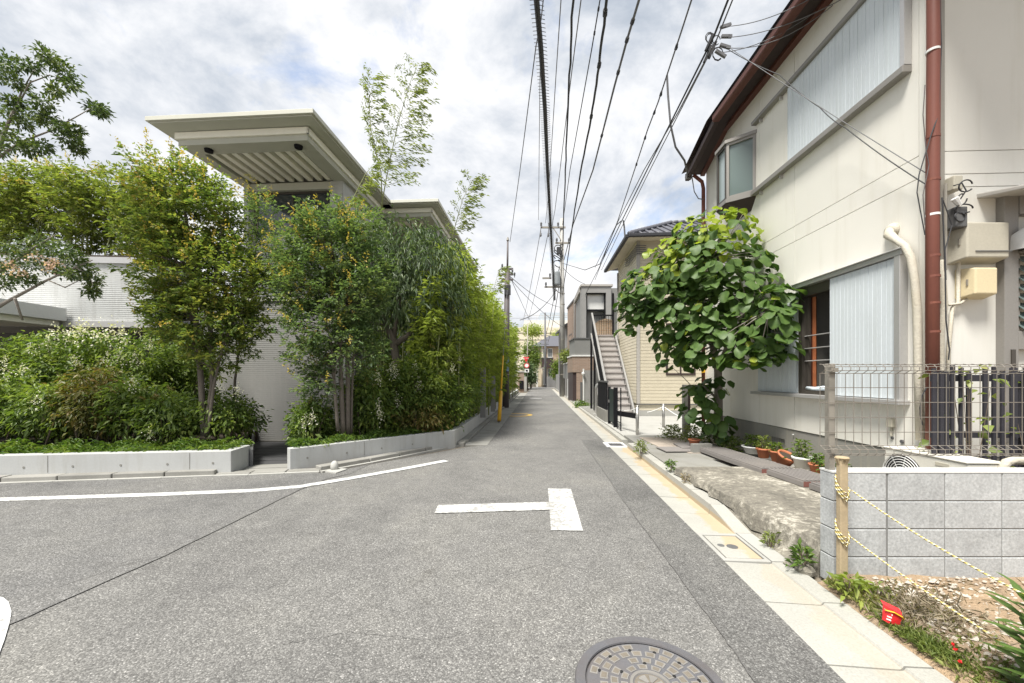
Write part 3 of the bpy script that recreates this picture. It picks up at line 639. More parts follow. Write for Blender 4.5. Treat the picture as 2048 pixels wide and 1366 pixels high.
# paved apron beside the tree
b = MB(); b.prism([(ke(5.57)+.02,5.57),(4.4,5.57),(4.5,9.15),(ke(9.15)+.02,9.15)], -.05, .12); b.build('apron', M['conc_dark'], fc)
tiles = MB().box(0,.295,0,.295,0,.014).build('paving_tile', mat('tile_pink', (.42,.36,.30), .85, .12, 5, orand=.12), data=True)
for i in range(5):
    for j in range(6):
        if (i, j) in ((0,0),(4,0)): continue
        place('paving_tile', tiles, fc, (ke(7.2)+.35+.30*i, 6.95+.30*j, .119), -.03)
b = MB(); b.prism([(ke(9.15)+.02,9.15),(9,9.15),(9,13.8),(ke(13.8)+.02,13.8)], -.05, .10); b.build('parking_slab', M['conc'], fc)
b = MB(); b.prism([(ke(13.8)+.02,13.8),(9,13.8),(9,48),(ke(48)+.02,48)], -.05, .09); b.build('parking_slab', M['conc_dark'], fc)
# rubber-look ramp blocks with grooves lying on the slab
def deckpiece():
    b = MB(); w_, l_, h_ = .46, .60, .075
    b.box(0,w_,0,l_,0,h_-.02)
    for i in range(9): b.box(.012+.05*i,.040+.05*i,.01,l_-.01,h_-.02,h_)
    b.cur = 1; b.quad((0,-.002,.003),(w_,-.002,.003),(w_,-.002,h_-.014),(0,-.002,h_-.014)); return b
dm = deckpiece().build('deck_tile', [M['deck_grey'],M['deck_edge']], data=True)
dl = ['grooved grey deck tile nearest the block wall, on the rough slab', 'grooved grey deck tile second from the block wall', 'grooved grey deck tile with a red-brown edge in the middle of the row', 'grooved grey deck tile lying flat before the flower pots', 'grey deck tile at the far end of the row, by the tree']
for i, (x, y, z, rz) in enumerate(((3.27,3.78,.23,.03),(3.25,4.46,.222,.05),(3.22,5.16,.20,.07),(3.24,5.80,.175,.05),(3.28,6.44,.15,.02))):
    o = bpy.data.objects.new('deck_tile', dm); COL.objects.link(o); o.location = (x,y,z); o.rotation_euler = (.0,.01,rz); tag(o, dl[i], 'deck tile', 'grooved deck tiles along the house')
m2 = MB().box(0,.62,0,.5,0,.05).build('deck_slab', M['deck_grey'], data=True)
o = bpy.data.objects.new('rubber_mat', m2); COL.objects.link(o); o.location = (2.70,7.0,.137); o.rotation_euler = (0,0,.05); o.scale = (1.0,.9,.3); tag(o, 'thin dark mat lying flat on the pale paving tiles', 'mat')
o = MB().box(0,.6,0,.55,0,.06).build('ramp_block', [M['deck_grey']], loc=(3.05,7.35,.15)) if False else None
rb_ = MB(); rb_.add([(0,0,0),(.62,0,0),(.62,.55,0),(0,.55,0),(0,0,.03),(.62,0,.08),(.62,.55,.08),(0,.55,.03)], [(0,3,2,1),(4,5,6,7),(0,1,5,4),(1,2,6,5),(2,3,7,6),(3,0,4,7)])
o = rb_.build('ramp_block', M['deck_grey']); o.location = (3.08,7.25,.135); o.rotation_euler = (0,0,-.12); tag(o, 'dark wedge block tilted on the paving tiles below the tree', 'ramp block')
o = MB().box(0,.35,0,.09,0,.16).build('kerb_block', M['conc_dark']); o.location = (3.15,6.95,.12); o.rotation_euler = (0,0,.1); tag(o, 'short grey concrete block standing at the end of the deck tiles', 'block')
o = MB().box(0,.26,0,.12,0,.07).build('brick', M['deck_edge'], bevel=.005); o.location = (2.62,3.10,.236); o.rotation_euler = (0,0,.25); tag(o, 'single brown brick left on the slab beside the block wall', 'brick')
# loose stones and weeds on the lot
rnd = random.Random(21); b = MB()
for i in range(1500):
    Y = rnd.uniform(1.1,2.76); X = ke(Y)+.12+abs(rnd.gauss(.0,1))*.9+.1; r = rnd.uniform(.004,.016)*(1.7 if rnd.random() < .1 else 1)
    z = .066; pts = []
    b.add([(X+r*rnd.uniform(.8,1.6),Y,z),(X,Y+r*rnd.uniform(.7,1.2),z),(X-r*rnd.uniform(.8,1.6),Y,z),(X,Y-r*rnd.uniform(.7,1.2),z),(X+rnd.uniform(-r,r)*.4,Y,z+r*rnd.uniform(.5,.9)),(X+r*.4,Y+r*.3,z+r*.6)], [(0,1,5),(1,4,5),(4,0,5),(1,2,4),(2,3,4),(3,0,4)])
tag(b.build('gravel', M['stone']), kind='stuff')
# flat pale rubble pieces
for i in range(24):
    Y = rnd.uniform(1.8,2.72); X = ke(Y)+rnd.uniform(.3,1.6); r = rnd.uniform(.02,.045); b = MB(); n = 6
    b.prism([(r*rnd.uniform(.6,1.3)*math.cos(2*math.pi*j/n), r*.6*rnd.uniform(.6,1.3)*math.sin(2*math.pi*j/n)) for j in range(n)], 0, r*.35)
    o = b.build('stone', M['stone'], bevel=.003); o.location = (X,Y,.063); o.rotation_euler = (rnd.uniform(-.2,.2),rnd.uniform(-.2,.2),rnd.uniform(0,6)); tag(o, 'flat pale stone lying on the bare dirt of the lot', 'stone', 'flat pale stones on the dirt lot')
# red wrapper
rp = Vector((2.155,2.27,.06)); rw = thing('red_wrapper', 'crumpled red packet with white lettering and a yellow band in the weeds', 'packet', tuple(rp))
b = MB(Matrix.Translation(rp)); b.add([(-.055,0,.015),(-.03,-.02,0.0),(-.02,-.025,.085),(-.05,0,.10),(.045,-.01,.06),(.06,.02,.065),(.03,.04,.015),(-.02,.05,.1),(.02,-.03,-.005),(.025,-.035,.055)],
    [(0,1,2,3),(2,9,4,5,7,3),(1,8,9,2),(4,6,5),(5,6,7)]); b.build('packet', M['red'], rw)
b = MB(Matrix.Translation(rp)); b.tube([(-.05,-.012,.075),(-.015,-.032,.072),(.02,-.04,.052),(.05,-.02,.03),(.055,0,.0)], .004, 5); b.build('yellow_band', M['yellow'], rw)
b = MB(Matrix.Translation(rp))
for i, z in enumerate((.022,.037,.052)): b.quad((-.043+.004*i,-.013,z),(-.028+.004*i,-.026,z-.003),(-.028+.004*i,-.026,z+.006),(-.043+.004*i,-.013,z+.008))
b.build('lettering', M['white'], rw)
# ---------------------------------------------------------------- white house on the right
hd = Vector((.0425,1,0)).normalized(); hn = Vector((-hd.y,hd.x,0)); HO = Vector((4.0,0,0))
HX_ = Matrix(((hd.x,hn.x,0,HO.x),(hd.y,hn.y,0,HO.y),(0,0,1,0),(0,0,0,1)))       # local: along the street, out to the street, up
HRZ = math.atan2(hd.y, hd.x)
def HW(s, n, z): return HX_ @ Vector((s,n,z))
wh = thing('white_house', 'white rendered two storey house with pale blue shutters and brown eaves on the right', 'house', tuple(HW(4.04,0,.2)))
S0, S1 = 4.045, 9.04; ZB, ZJ1, ZJ2, ZT = .65, 3.49, 3.72, 6.5
ow = (5.246,5.904,1.20,2.75)
g = .004
def facade_panel(s0, s1, z0, z1, hole=None, m='stucco'):
    b = MB(HX_)
    if hole is None: b.box(s0+g,s1-g,-.03,0,z0+g,z1-g)
    else:
        a0,a1,c0,c1 = hole
        b.box(s0+g,a0,-.03,0,z0+g,z1-g); b.box(a1,s1-g,-.03,0,z0+g,z1-g); b.box(a0,a1,-.03,0,z0+g,c0); b.box(a0,a1,-.03,0,c1,z1-g)
    return b.build('wall_panel', M[m], wh)
cols = [S0+.06, 6.03, 6.96, 7.94, S1]
for i in range(4):
    facade_panel(cols[i], cols[i+1], ZB, ZJ1, ow if i == 0 else None)
    facade_panel(cols[i], cols[i+1], ZJ1, ZJ2); facade_panel(cols[i], cols[i+1], ZJ2, ZT)
MB(HX_).box(S0-.012,S0+.056,-.03,.006,ZB+.004,ZT).build('corner_trim', M['stucco'], wh, bevel=.004)
# side wall facing the viewer
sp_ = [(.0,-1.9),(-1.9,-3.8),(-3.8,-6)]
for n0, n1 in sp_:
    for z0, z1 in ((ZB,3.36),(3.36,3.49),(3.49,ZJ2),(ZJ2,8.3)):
        MB(HX_).box(S0-.01,S0+.02,n1+g,n0-(.034 if n0==0 else g),z0+g,z1-g).build('wall_panel', M['stucco_shaded'], wh)
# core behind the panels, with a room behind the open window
b = MB(HX_); C0 = -.036
b.box(S0+.025,ow[0],-1.3,C0,.1,6.45); b.box(ow[1],S1-.01,-1.3,C0,.1,6.45); b.box(ow[0],ow[1],-1.3,C0,.1,ow[2]); b.box(ow[0],ow[1],-1.3,C0,ow[3],6.45); b.box(S0+.025,S1-.01,-6,-1.3,.1,6.45)
b.build('wall_core', M['joint'], wh)
b = MB(HX_); b.quad((ow[0],-1.29,ow[2]),(ow[1],-1.29,ow[2]),(ow[1],-1.29,ow[3]),(ow[0],-1.29,ow[3])); b.build('room_back', M['dark'], wh)
fo = MB(HX_); fo.box(S0+.0,6.28,-.3,-.012,.05,ZB-.008); fo.box(6.64,S1,-.3,-.012,.05,ZB-.008); fo.box(6.28,6.64,-.3,-.012,.05,.33); fo.box(6.28,6.64,-.3,-.012,.47,ZB-.008)
fo.box(S0-.0,S0+.2,-6,-.3,.05,ZB-.008); fo.build('foundation', M['foundation'], wh)
v = MB(HX_).box(6.285,6.635,-.2,-.15,.33,.47).build('vent_opening', M['dark'], wh)
for i in range(6): MB(HX_).box(6.30+.06*i,6.312+.06*i,-.05,-.035,.33,.47).build('vent_bar', M['mid_grey'], v)
# eaves and roof
b = MB(HX_); b.box(2.4,8.06,-.0,.10,6.40,6.56)
b.add([(8.06,0,6.40),(8.06,.10,6.40),(9.12,.10,6.02),(9.12,0,6.02),(8.06,0,6.56),(8.06,.10,6.56),(9.12,.10,6.17),(9.12,0,6.17)], [(0,1,2,3),(4,7,6,5),(1,5,6,2),(0,3,7,4),(3,2,6,7),(0,4,5,1)])
b.build('fascia', M['brown_wood'], wh, bevel=.006)
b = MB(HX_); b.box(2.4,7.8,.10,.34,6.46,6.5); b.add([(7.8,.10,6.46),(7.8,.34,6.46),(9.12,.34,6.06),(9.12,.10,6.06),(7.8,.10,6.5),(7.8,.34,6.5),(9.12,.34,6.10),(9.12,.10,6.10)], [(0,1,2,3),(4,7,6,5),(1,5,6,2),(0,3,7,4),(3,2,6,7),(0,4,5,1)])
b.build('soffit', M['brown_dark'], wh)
b = MB(HX_); pts = [(2.4,.40,6.43),(7.78,.40,6.43)]
b.box(2.4,7.72,.33,.47,6.36,6.50); b.build('eaves_gutter', M['brown_wood'], wh, bevel=.03)
b = MB(HX_); b.bar((7.70,.385,6.42),(9.15,.385,5.98), .09, .12); b.build('verge_board', M['brown_dark'], wh, bevel=.01)
b = MB(HX_); b.quad((2.4,.49,6.515),(7.9,.49,6.515),(7.9,-4,8.4),(2.4,-4,8.4)); b.quad((7.9,.49,6.515),(9.2,.49,6.12),(9.2,-4,8.0),(7.9,-4,8.4)); b.build('roof', M['brown_dark'], wh)
def wall_window(parent, a, b_, z0, z1, fw=.05, fd=.05, mf='bronze', mg='glass', mull=(), glass_in=.02):
    a = Vector((a[0],a[1],0)); b_ = Vector((b_[0],b_[1],0)); d = (b_-a).normalized(); L = (b_-a).length
    xf = Matrix(((d.x,d.y,0,a.x),(d.y,-d.x,0,a.y),(0,0,1,0),(0,0,0,1)))       # local: along, out (right of a-b), up
    b = MB(xf); b.box(0,fw,-fd,fd*.4,z0,z1); b.box(L-fw,L,-fd,fd*.4,z0,z1); b.box(fw,L-fw,-fd,fd*.4,z0,z0+fw); b.box(fw,L-fw,-fd,fd*.4,z1-fw,z1)
    for m in mull: b.box(L*m-fw*.4,L*m+fw*.4,-fd*.8,fd*.3,z0+fw,z1-fw)
    w_ = b.build('window', M[mf], parent)
    b = MB(xf); b.box(fw*.9,L-fw*.9,-glass_in-.006,-glass_in,z0+fw*.9,z1-fw*.9); b.build('pane', M[mg], w_); return w_
# bay window
bay = [(7.06,0),(7.36,.36),(7.72,.36),(8.02,0)]; z0, z1 = 4.72, 5.74
bp = lambda p: HW(p[0],p[1],0)
b = MB(HX_); b.prism([(7.02,-.0),(7.34,.40),(7.74,.40),(8.06,0)][::-1], z1, z1+.06); b.build('bay_head', M['bronze_lite'], wh)
b = MB(HX_); b.prism([(7.04,0),(7.345,.385),(7.735,.385),(8.04,0)][::-1], z0-.07, z0); b.cur = 1; b.add([(7.04,0,z0-.071),(7.345,.385,z0-.071),(7.735,.385,z0-.071),(8.04,0,z0-.071),(7.2,0,z0-.28),(7.9,0,z0-.28)],[(0,4,1),(1,4,5,2),(2,5,3)]); b.build('bay_sill', [M['bronze_lite'],M['brown_dark']], wh)
wall_window(wh, bp(bay[1]), bp(bay[0]), z0, z1, .045, .04, 'bronze_lite', 'glass_green')
wall_window(wh, bp(bay[2]), bp(bay[1]), z0, z1, .04, .04, 'bronze', 'glass_pale')
wall_window(wh, bp(bay[3]), bp(bay[2]), z0, z1, .04, .04, 'bronze', 'glass')
b = MB(HX_); b.box(7.25,7.85,.01,.05,z0,z1); b.build('bay_back', M['curtain_pale'], wh)
# shutters and rails
def corrugated(s0, s1, n0, z0, z1, pitch=.115, dep=.006, parent=wh):
    b = MB(HX_); k = round((s1-s0)/pitch); p = (s1-s0)/k; prof = []
    for i in range(k):
        s = s0+i*p; prof += [(s,dep),(s+p*.44,dep),(s+p*.46,dep*.55),(s+p*.50,dep*.55),(s+p*.52,dep),(s+p*.93,dep),(s+p*.95,0),(s+p*.985,0)]
    prof.append((s1,dep)); vs = []
    for s, n in prof: vs += [(s,n0+n,z0),(s,n0+n,z1)]
    b.add(vs, [(2*i,2*i+2,2*i+3,2*i+1) for i in range(len(prof)-1)])
    b.box(s0,s1,n0-.015,n0-.003,z0,z1); return b.build('shutter', M['shutter'], parent)
corrugated(4.235,6.13,.035,4.72,5.87); corrugated(4.30,5.246,.05,1.215,2.735); corrugated(5.93,6.93,.028,1.215,2.70)
b = MB(HX_)
for q in ((4.18,7.06,.0,.085,5.875,5.935),(4.18,7.06,0,.095,4.64,4.715)): b.box(*q)
b.build('shutter_rail', M['bronze_lite'], wh, bevel=.006)
MB(HX_).box(4.18,4.23,.004,.08,4.72,5.87).build('shutter_jamb', M['alu'], wh)
for s in (6.3,6.85):
    MB(HX_).box(s,s+.02,.0,.05,4.58,4.64).build('rail_bracket', M['alu'], wh); MB(HX_).box(s,s+.02,0,.05,5.82,5.874).build('rail_bracket', M['alu'], wh)
b = MB(HX_); b.box(4.20,7.02,.0,.12,1.155,1.205); b.build('sill', M['alu'], wh, bevel=.004)
b = MB(HX_); b.box(4.20,5.96,.0,.09,2.745,2.80); b.box(4.19,5.97,.0,.11,2.80,2.812); b.build('shutter_rail', M['alu'], wh, bevel=.004)
b = MB(HX_); b.box(4.225,4.295,.0,.085,1.205,2.745); b.build('shutter_jamb', M['alu'], wh, bevel=.004)
# open sliding window
b = MB(HX_); fw = .05
b.box(ow[1]-.07,ow[1],-.09,.02,ow[2],ow[3]); b.box(ow[0],ow[0]+.03,-.09,.01,ow[2],ow[3]); b.box(ow[0]+.03,ow[1]-.07,-.09,.015,ow[2]+.005,ow[2]+.06); b.box(ow[0]+.03,ow[1]-.07,-.09,.015,ow[3]-.14,ow[3])
ww = b.build('window', M['bronze'], wh)
for z in (1.68,1.86,2.04): MB(HX_).tube([(ow[0],-.02,z),(ow[1]-.03,-.02,z)], .008, 8).build('guard_bar', M['alu'], ww)
b = MB(HX_); b.box(ow[1]-.125,ow[1]-.075,-.07,-.03,ow[2]+.06,ow[3]-.14); b.build('sash', M['bronze'], ww)
MB(HX_).box(ow[0]+.03,ow[1]-.125,-.062,-.058,ow[2]+.06,ow[3]-.14).build('pane', M['glass'], ww) if False else None
def drape(s0, s1, n0, z0, z1, m, seed):
    b = MB(HX_); k = 14; vs = []
    for i in range(k+1):
        s = s0+(s1-s0)*i/k; n = n0+.010*math.sin(i*2.1+seed)
        vs += [(s,n,z0),(s,n*1.0+.004,z1)]
    b.add(vs, [(2*i,2*i+2,2*i+3,2*i+1) for i in range(k)]); return b.build('curtain', m, wh, smooth=True)
drape(5.70,5.79,-.16,1.22,2.62,M['curtain_pale'],0) if False else None
drape(5.715,5.80,-.105,1.25,2.60,M['curtain'],1); drape(5.80,5.86,-.10,1.25,2.61,mat('curtain_wine',(.13,.035,.02),.9,.2,9),2)
cb = MB(HX_); cb.tube([(5.30,-.02,1.285),(5.45,-.01,1.295),(5.62,-.02,1.28),(5.80,-.03,1.29)], [.02,.035,.03,.025], 10)
tag(cb.build('cloth_bundle', mat('cloth_blue',(.6,.67,.72),.9,.12,12), loc=tuple(HW(5.5,-.02,1.26)), smooth=True), 'pale bundled cloth lying on the sill of the open window', 'cloth')
# pipes and boxes fixed to the house
dp = MB(); dpx, dpy = 4.105, 3.905
dp.tube([(dpx,dpy,.25),(dpx,dpy,3.2),(dpx+.012,dpy,4.6),(dpx+.005,dpy,8.4)], .051, 16)
pp = dp.build('downpipe', M['brown_pipe'], wh, smooth=True)
for z in (1.05,1.88,2.16,2.42,2.62,3.02,3.36,3.78,4.62): MB().tube([(dpx+.004,dpy,z),(dpx+.004,dpy,z+.022)], .0545, 16).build('pipe_band', M['brown_pipe'] if z not in (3.02,4.62) else M['white'], pp)
def HB(px, py): # wall plane point on the facade
    s = 4.0/((px-HX)/F-.0425); return HW(s, .0, H-(py-HY)*s/F)
hp = [HB(1786,463)+hn*.02, HB(1789,470)+hn*.06, HB(1806,480)+hn*.075, HB(1824,492)+hn*.075, HB(1835,515)+hn*.07, HB(1843,560)+hn*.07, HB(1846,620)+hn*.06, HB(1848,740)+hn*.06, HB(1850,880)+hn*.05]
MB().tube(hp, [.06,.05,.036,.034,.036,.034,.036,.035,.035], 12).build('wrapped_hose', M['cream_wrap'], wh, smooth=True)
MB().tube([HB(1786,462)+hn*.0, HB(1787,464)+hn*.05], [.085,.06], 14).build('hose_collar', M['cream_wrap'], wh, smooth=True)
rndh = random.Random(3)
for pts, m, r, nm in (([(1850,170),(1846,230),(1852,300),(1858,330),(1846,390),(1850,450)],'pole_dark',.004,'thin_wire'),([(1880,0),(1883,90),(1877,230),(1862,270),(1838,350),(1834,385),(1850,470)],'cable',.005,'thin_wire'),
        ([(1884,395),(1890,520),(1892,640),(1899,700),(1897,720)],'cable',.006,'thin_wire'),([(1886,400),(1904,450),(1890,500),(1892,560)],'cable',.005,'thin_wire')):
    MB().tube([PX(px,py,3.86) for px,py in pts], r, 6).build(nm, M[m], wh)
MB().tube([PX(px,py,3.98) for px,py in ((1897,880),(1897,700),(1905,615),(1917,605),(1917,540),(1917,460))], .016, 8).build('white_conduit', M['cream_wrap'], wh, smooth=True)
MB().tube([PX(px,py,3.97) for px,py in ((1899,610),(1920,607),(1934,598))], .012, 8).build('white_conduit', M['cream_wrap'], wh, smooth=True)
# wrapped bundle right of the downpipe
MB().tube([PX(px,py,3.96) for px,py in ((1884,520),(1884,560),(1888,610),(1882,660),(1884,760),(1884,900))], [.02,.03,.03,.026,.024,.024], 10).build('wrapped_hose', M['cream_wrap'], wh, smooth=True)
def ebox(label_part, xa, xb, za, zb, ya, yb, m):
    b = MB(); b.add([(xa,yb,za-.0),(xb,yb,za),(xb,yb,zb),(xa,yb,zb),(xa+.035,ya,za+.03),(xb-.03,ya,za+.03),(xb-.03,ya,zb-.02),(xa+.035,ya,zb-.02)],
        [(0,4,7,3),(4,5,6,7),(5,1,2,6),(3,7,6,2),(0,1,5,4)])
    o = b.build(label_part, M[m], wh, bevel=.012); MB().box(xa+.012,xa+.03,ya+.05,ya+.062,(za+zb)/2-.03,(za+zb)/2+.03).build('latch', M['galv'], o); return o
ebox('breaker_box', 4.36,4.83,2.575,2.965,3.86,4.02,'beige_plastic'); ebox('meter_box', 4.45,4.73,2.225,2.53,3.87,4.02,'cream_plastic')
MB().box(4.47,4.82,3.852,3.858,2.66,2.67).build('box_groove', M['dark_grey'], wh)
mb = MB(); mb.box(4.31,4.40,3.90,4.02,3.28,3.42); mb.build('junction_box', M['beige_plastic'], wh, bevel=.01)
mb = MB(); mb.box(4.29,4.40,3.86,3.98,2.90,3.10); mb.build('cable_clamp', M['dark_grey'], wh, bevel=.01)
mb = MB()
for cx0, cz0, rr, sq, ph in ((4.37,3.29,.065,.8,.4),(4.35,3.07,.085,.45,.1),(4.33,3.16,.05,1.0,1.2),(4.31,2.99,.06,.7,2.0)):
    mb.tube([(cx0+rr*math.cos(ph+i*.33), 3.85-.012*math.sin(i*.4), cz0+sq*rr*math.sin(ph+i*.33)) for i in range(17)], .0065, 6)
mb.tube([(4.27,3.87,3.30),(4.32,3.84,3.31),(4.36,3.84,3.24),(4.30,3.85,3.14),(4.27,3.86,3.02)], .006, 6); mb.build('wire_loop', M['cable'], wh, smooth=True)
MB().tube([(4.26,3.85,3.17),(4.31,3.85,3.10)], [.03,.02], 8).build('porcelain_cleat', M['white'], wh)
MB().tube([(4.26,3.93,3.35),(4.26,3.93,2.5)], .012, 8).build('clamp_bracket', M['galv'], wh)
# canopy, window and hood at the picture's right edge
b = MB(); b.add([(4.66,4.02,3.24),(6.4,3.93,3.24),(6.4,3.53,3.16),(4.66,3.62,3.16),(4.66,4.02,3.29),(6.4,3.93,3.29),(6.4,3.53,3.20),(4.66,3.62,3.20)],[(0,3,2,1),(4,5,6,7),(3,7,6,2),(0,4,7,3),(1,2,6,5),(0,1,5,4)]); b.build('canopy', M['trim_grey'], wh, bevel=.01)
b = MB(); b.box(4.84,4.98,3.93,4.02,.8,3.235); b.box(4.98,6.4,3.92,4.015,3.05,3.235); b.box(4.98,6.4,3.93,4.01,1.72,1.90); b.box(4.98,6.4,3.94,4.01,2.70,2.78); b.box(4.985,5.02,3.95,4.01,1.9,2.7)
wf = b.build('window_surround', M['bronze_lite'], wh, bevel=.004)
MB().box(4.98,6.4,4.0,4.012,2.78,3.05).build('pane', M['glass'], wf); MB().box(4.98,6.4,4.0,4.012,1.90,2.70).build('pane', M['glass'], wf)
for i in range(8):
    z = 1.95+.093*i; bb = MB(); bb.add([(5.0,3.90,z-.03),(6.3,3.84,z-.03),(6.3,3.93,z+.055),(5.0,3.99,z+.055),(5.0,3.905,z-.034),(6.3,3.845,z-.034),(6.3,3.935,z+.051),(5.0,3.995,z+.051)],[(0,1,2,3),(4,7,6,5),(0,4,5,1),(3,2,6,7),(0,3,7,4)]); bb.build('louvre_blade', M['glass_green'], wf)
b = MB(); b.box(4.90,4.94,3.92,4.015,.8,1.72); b.build('door_frame', M['bronze'], wh)
b = MB(Matrix.Translation((5.13,4.0,2.69))); vs = []; k = 14; m_ = 6
for i in range(m_+1):
    f = math.pi/2*i/m_
    for j in range(k+1):
        a = math.pi*j/k; vs.append((-.24*math.cos(a)*1.0, -.34*math.sin(a)*math.cos(f*.6) if i else -.34*math.sin(a), .26*math.sin(f)*(.35+.65*math.sin(a))))
b.add(vs, [(i*(k+1)+j,i*(k+1)+j+1,(i+1)*(k+1)+j+1,(i+1)*(k+1)+j) for i in range(m_) for j in range(k)]); b.build('vent_hood', M['white'], wh, smooth=True)
MB().box(4.98,5.38,3.70,3.99,2.665,2.685).build('hood_grille', M['galv'], wh)
# far corner downpipe and tie
MB(HX_).tube([(9.0,.30,6.0),(9.02,.10,5.85),(9.02,.07,5.7),(9.02,.07,.2)], .04, 10).build('downpipe', M['brown_pipe'], wh, smooth=True)
MB(HX_).tube([(9.02,.07,1.55),(9.02,.07,1.95)], .044, 10).build('pipe_marker', M['yellow'], wh)
b = MB(HX_); b.tube([(9.08,.38,5.94),(9.08,.38,6.06)], .07, 10); b.build('cable_anchor', M['dark_grey'], wh)
b = MB(HX_); b.tube([(8.95,.36,6.0),(8.95,.30,5.6),(8.97,.2,5.45),(8.99,.08,5.44)], .012, 6); b.build('thin_wire', M['cable_grey'], wh)
b = MB(HX_); b.box(4.36,4.43,0,.05,.90,1.0); b.tube([(4.40,.02,.9),(4.40,.02,.8)],.012,8); b.build('outdoor_socket', M['beige_plastic'], wh, bevel=.006)
b = MB(HX_); b.tube([(4.40,.0,.78),(4.40,.012,.78)],.015,8); b.tube([(4.28,.0,.76),(4.28,.02,.76)],.02,8); b.build('wall_plug', M['dark_grey'], wh)
b = MB(HX_); b.tube([(6.05,-.0,.58),(6.05,.02,.58)],.01,6); b.build('tap_stub', M['white'], wh)
b = MB(); b.box(4.245,4.285,3.96,4.0,.4,6.4); b.build('grey_conduit', M['galv'], wh)
b = MB(); b.tube([PX(px,py,3.9) for px,py in ((1853,775),(1845,790),(1840,815),(1841,835),(1846,850))], .005, 6); b.build('thin_wire', M['cable'], wh)
# ---------------------------------------------------------------- air conditioner outside unit
ac = thing('air_conditioner', 'cream outdoor air conditioner unit with a round fan grille behind the block wall', 'air conditioner', tuple(HW(3.7,.2,.2)))
a0,a1,n0,n1,z0,z1 = 3.32,4.10,.06,.35,.26,.725
b = MB(HX_); b.box(a0,a1,n0,n1,z0,z1); b.build('casing', M['ac_white'], ac, bevel=.012)
MB(HX_).box(a0-.008,a1+.008,n0-.008,n1+.008,z1+.001,z1+.018).build('casing_lid', M['ac_white'], ac, bevel=.006)
for s in (a0+.1,a1-.16): MB(HX_).box(s,s+.06,n0,n1,.2,z0).build('foot', M['dark_grey'], ac)
MB(HX_).tube([(3.89,n1+.001,.49),(3.89,n1+.004,.49)], .205, 32).build('fan_opening', M['dark'], ac)
gr = MB(HX_)
for r in (.03,.055,.08,.105,.13,.155,.18,.205):
    gr.tube([(3.89+r*math.cos(2*math.pi*i/32), n1+.018, .49+r*math.sin(2*math.pi*i/32)) for i in range(33)], .0042, 5, cap=False)
for i in range(8):
    a = i*math.pi/4+.2; gr.bar((3.89+.02*math.cos(a),n1+.02,.49+.02*math.sin(a)),(3.89+.21*math.cos(a),n1+.012,.49+.21*math.sin(a)), .006,.006,(0,1,0))
gr.build('fan_grille', M['white'], ac)
MB(HX_).box(3.36,3.44,n1,n1+.02,.60,.66).build('valve_cover', M['white'], ac, bevel=.004); MB(HX_).box(3.46,3.58,n1,n1+.004,.66,.69).build('maker_plate', M['beige_plastic'], ac)
# ---------------------------------------------------------------- dark slat trellis behind the fence
tr = thing('trellis', 'dark weathered wooden slat trellis standing behind the mesh fence', 'trellis', (3.85,3.66,.2))
rt = random.Random(9)
for i, px in enumerate((1868,1883,1893,1905,1922,1937,1970,1988,2005,2027,2052,2075)):
    X = (px-HX)/F*3.66; w_ = .034 if px != 2027 else .06; top = 1.53+rt.uniform(-.03,.035); bot = .62+rt.uniform(-.05,.08)
    MB().box(X-w_/2,X+w_/2,3.65,3.67,bot if i%3 else .2,top).build('slat', M['black_wood'], tr, bevel=.003)
for z in (1.44,.92): MB().box(3.86,4.95,3.672,3.70,z-.03,z+.03).build('rail', M['black_wood'], tr, bevel=.003)
for px in (1878,2040): X = (px-HX)/F*3.72; MB().box(X-.03,X+.03,3.702,3.75,.2,1.5).build('post', M['black_wood'], tr)
# drain pipe stub and pail beyond
pt = thing('drain_elbow', 'pale plastic drain elbow behind the block wall at the right edge', 'pipe', (4.05,3.3,.2))
MB().tube([(4.05,3.3,.2),(4.05,3.3,.70),(4.08,3.3,.745),(4.13,3.3,.76),(4.4,3.3,.76)], .033, 12).build('elbow_pipe', M['cream_wrap'], pt, smooth=True)
MB().lathe(4.05,3.3,[(.04,.64),(.042,.68),(.034,.69)],12).build('pipe_collar', M['cream_wrap'], pt, smooth=True)
# flower pots by the foundation
def pot(x, y, r, h, m, label, tilt=0, rim=True):
    t = thing('flower_pot', label, 'flower pot', (x,y,.19)); t.rotation_euler = (tilt,0,.4)
    b = MB(); b.lathe(0,0,[(0,0),(r*.68,0),(r*.94,h*.8),(r*1.08,h*.8),(r*1.1,h),(r*.95,h),(r*.9,h*.86)],18); me = b.build('pot_body', M[m], data=True, smooth=True); place('pot_body', me, t, (x,y,.19))
    b = MB(); b.lathe(0,0,[(0,h*.87),(r*.9,h*.86)],14); me = b.build('pot_soil', M['bed_soil'], data=True); place('pot_soil', me, t, (x,y,.19)); return t
pot(3.98,6.62,.15,.12,'white','shallow pale bowl pot by the foundation next to the tree'); pot(3.93,6.25,.10,.15,'terracotta','brown clay pot below the foundation vent'); pot(3.97,5.98,.11,.16,'terracotta','orange clay pot standing left of the tipped pot')
pot(3.86,5.72,.12,.18,'terracotta','orange clay pot tipped toward the street', .5); pot(3.98,5.48,.12,.17,'white','white round pot between two orange clay pots'); pot(3.98,5.22,.09,.13,'terracotta','small orange clay pot right of the white pot')
pot(3.35,7.35,.10,.12,'terracotta','clay pot half hidden in weeds at the tree foot')
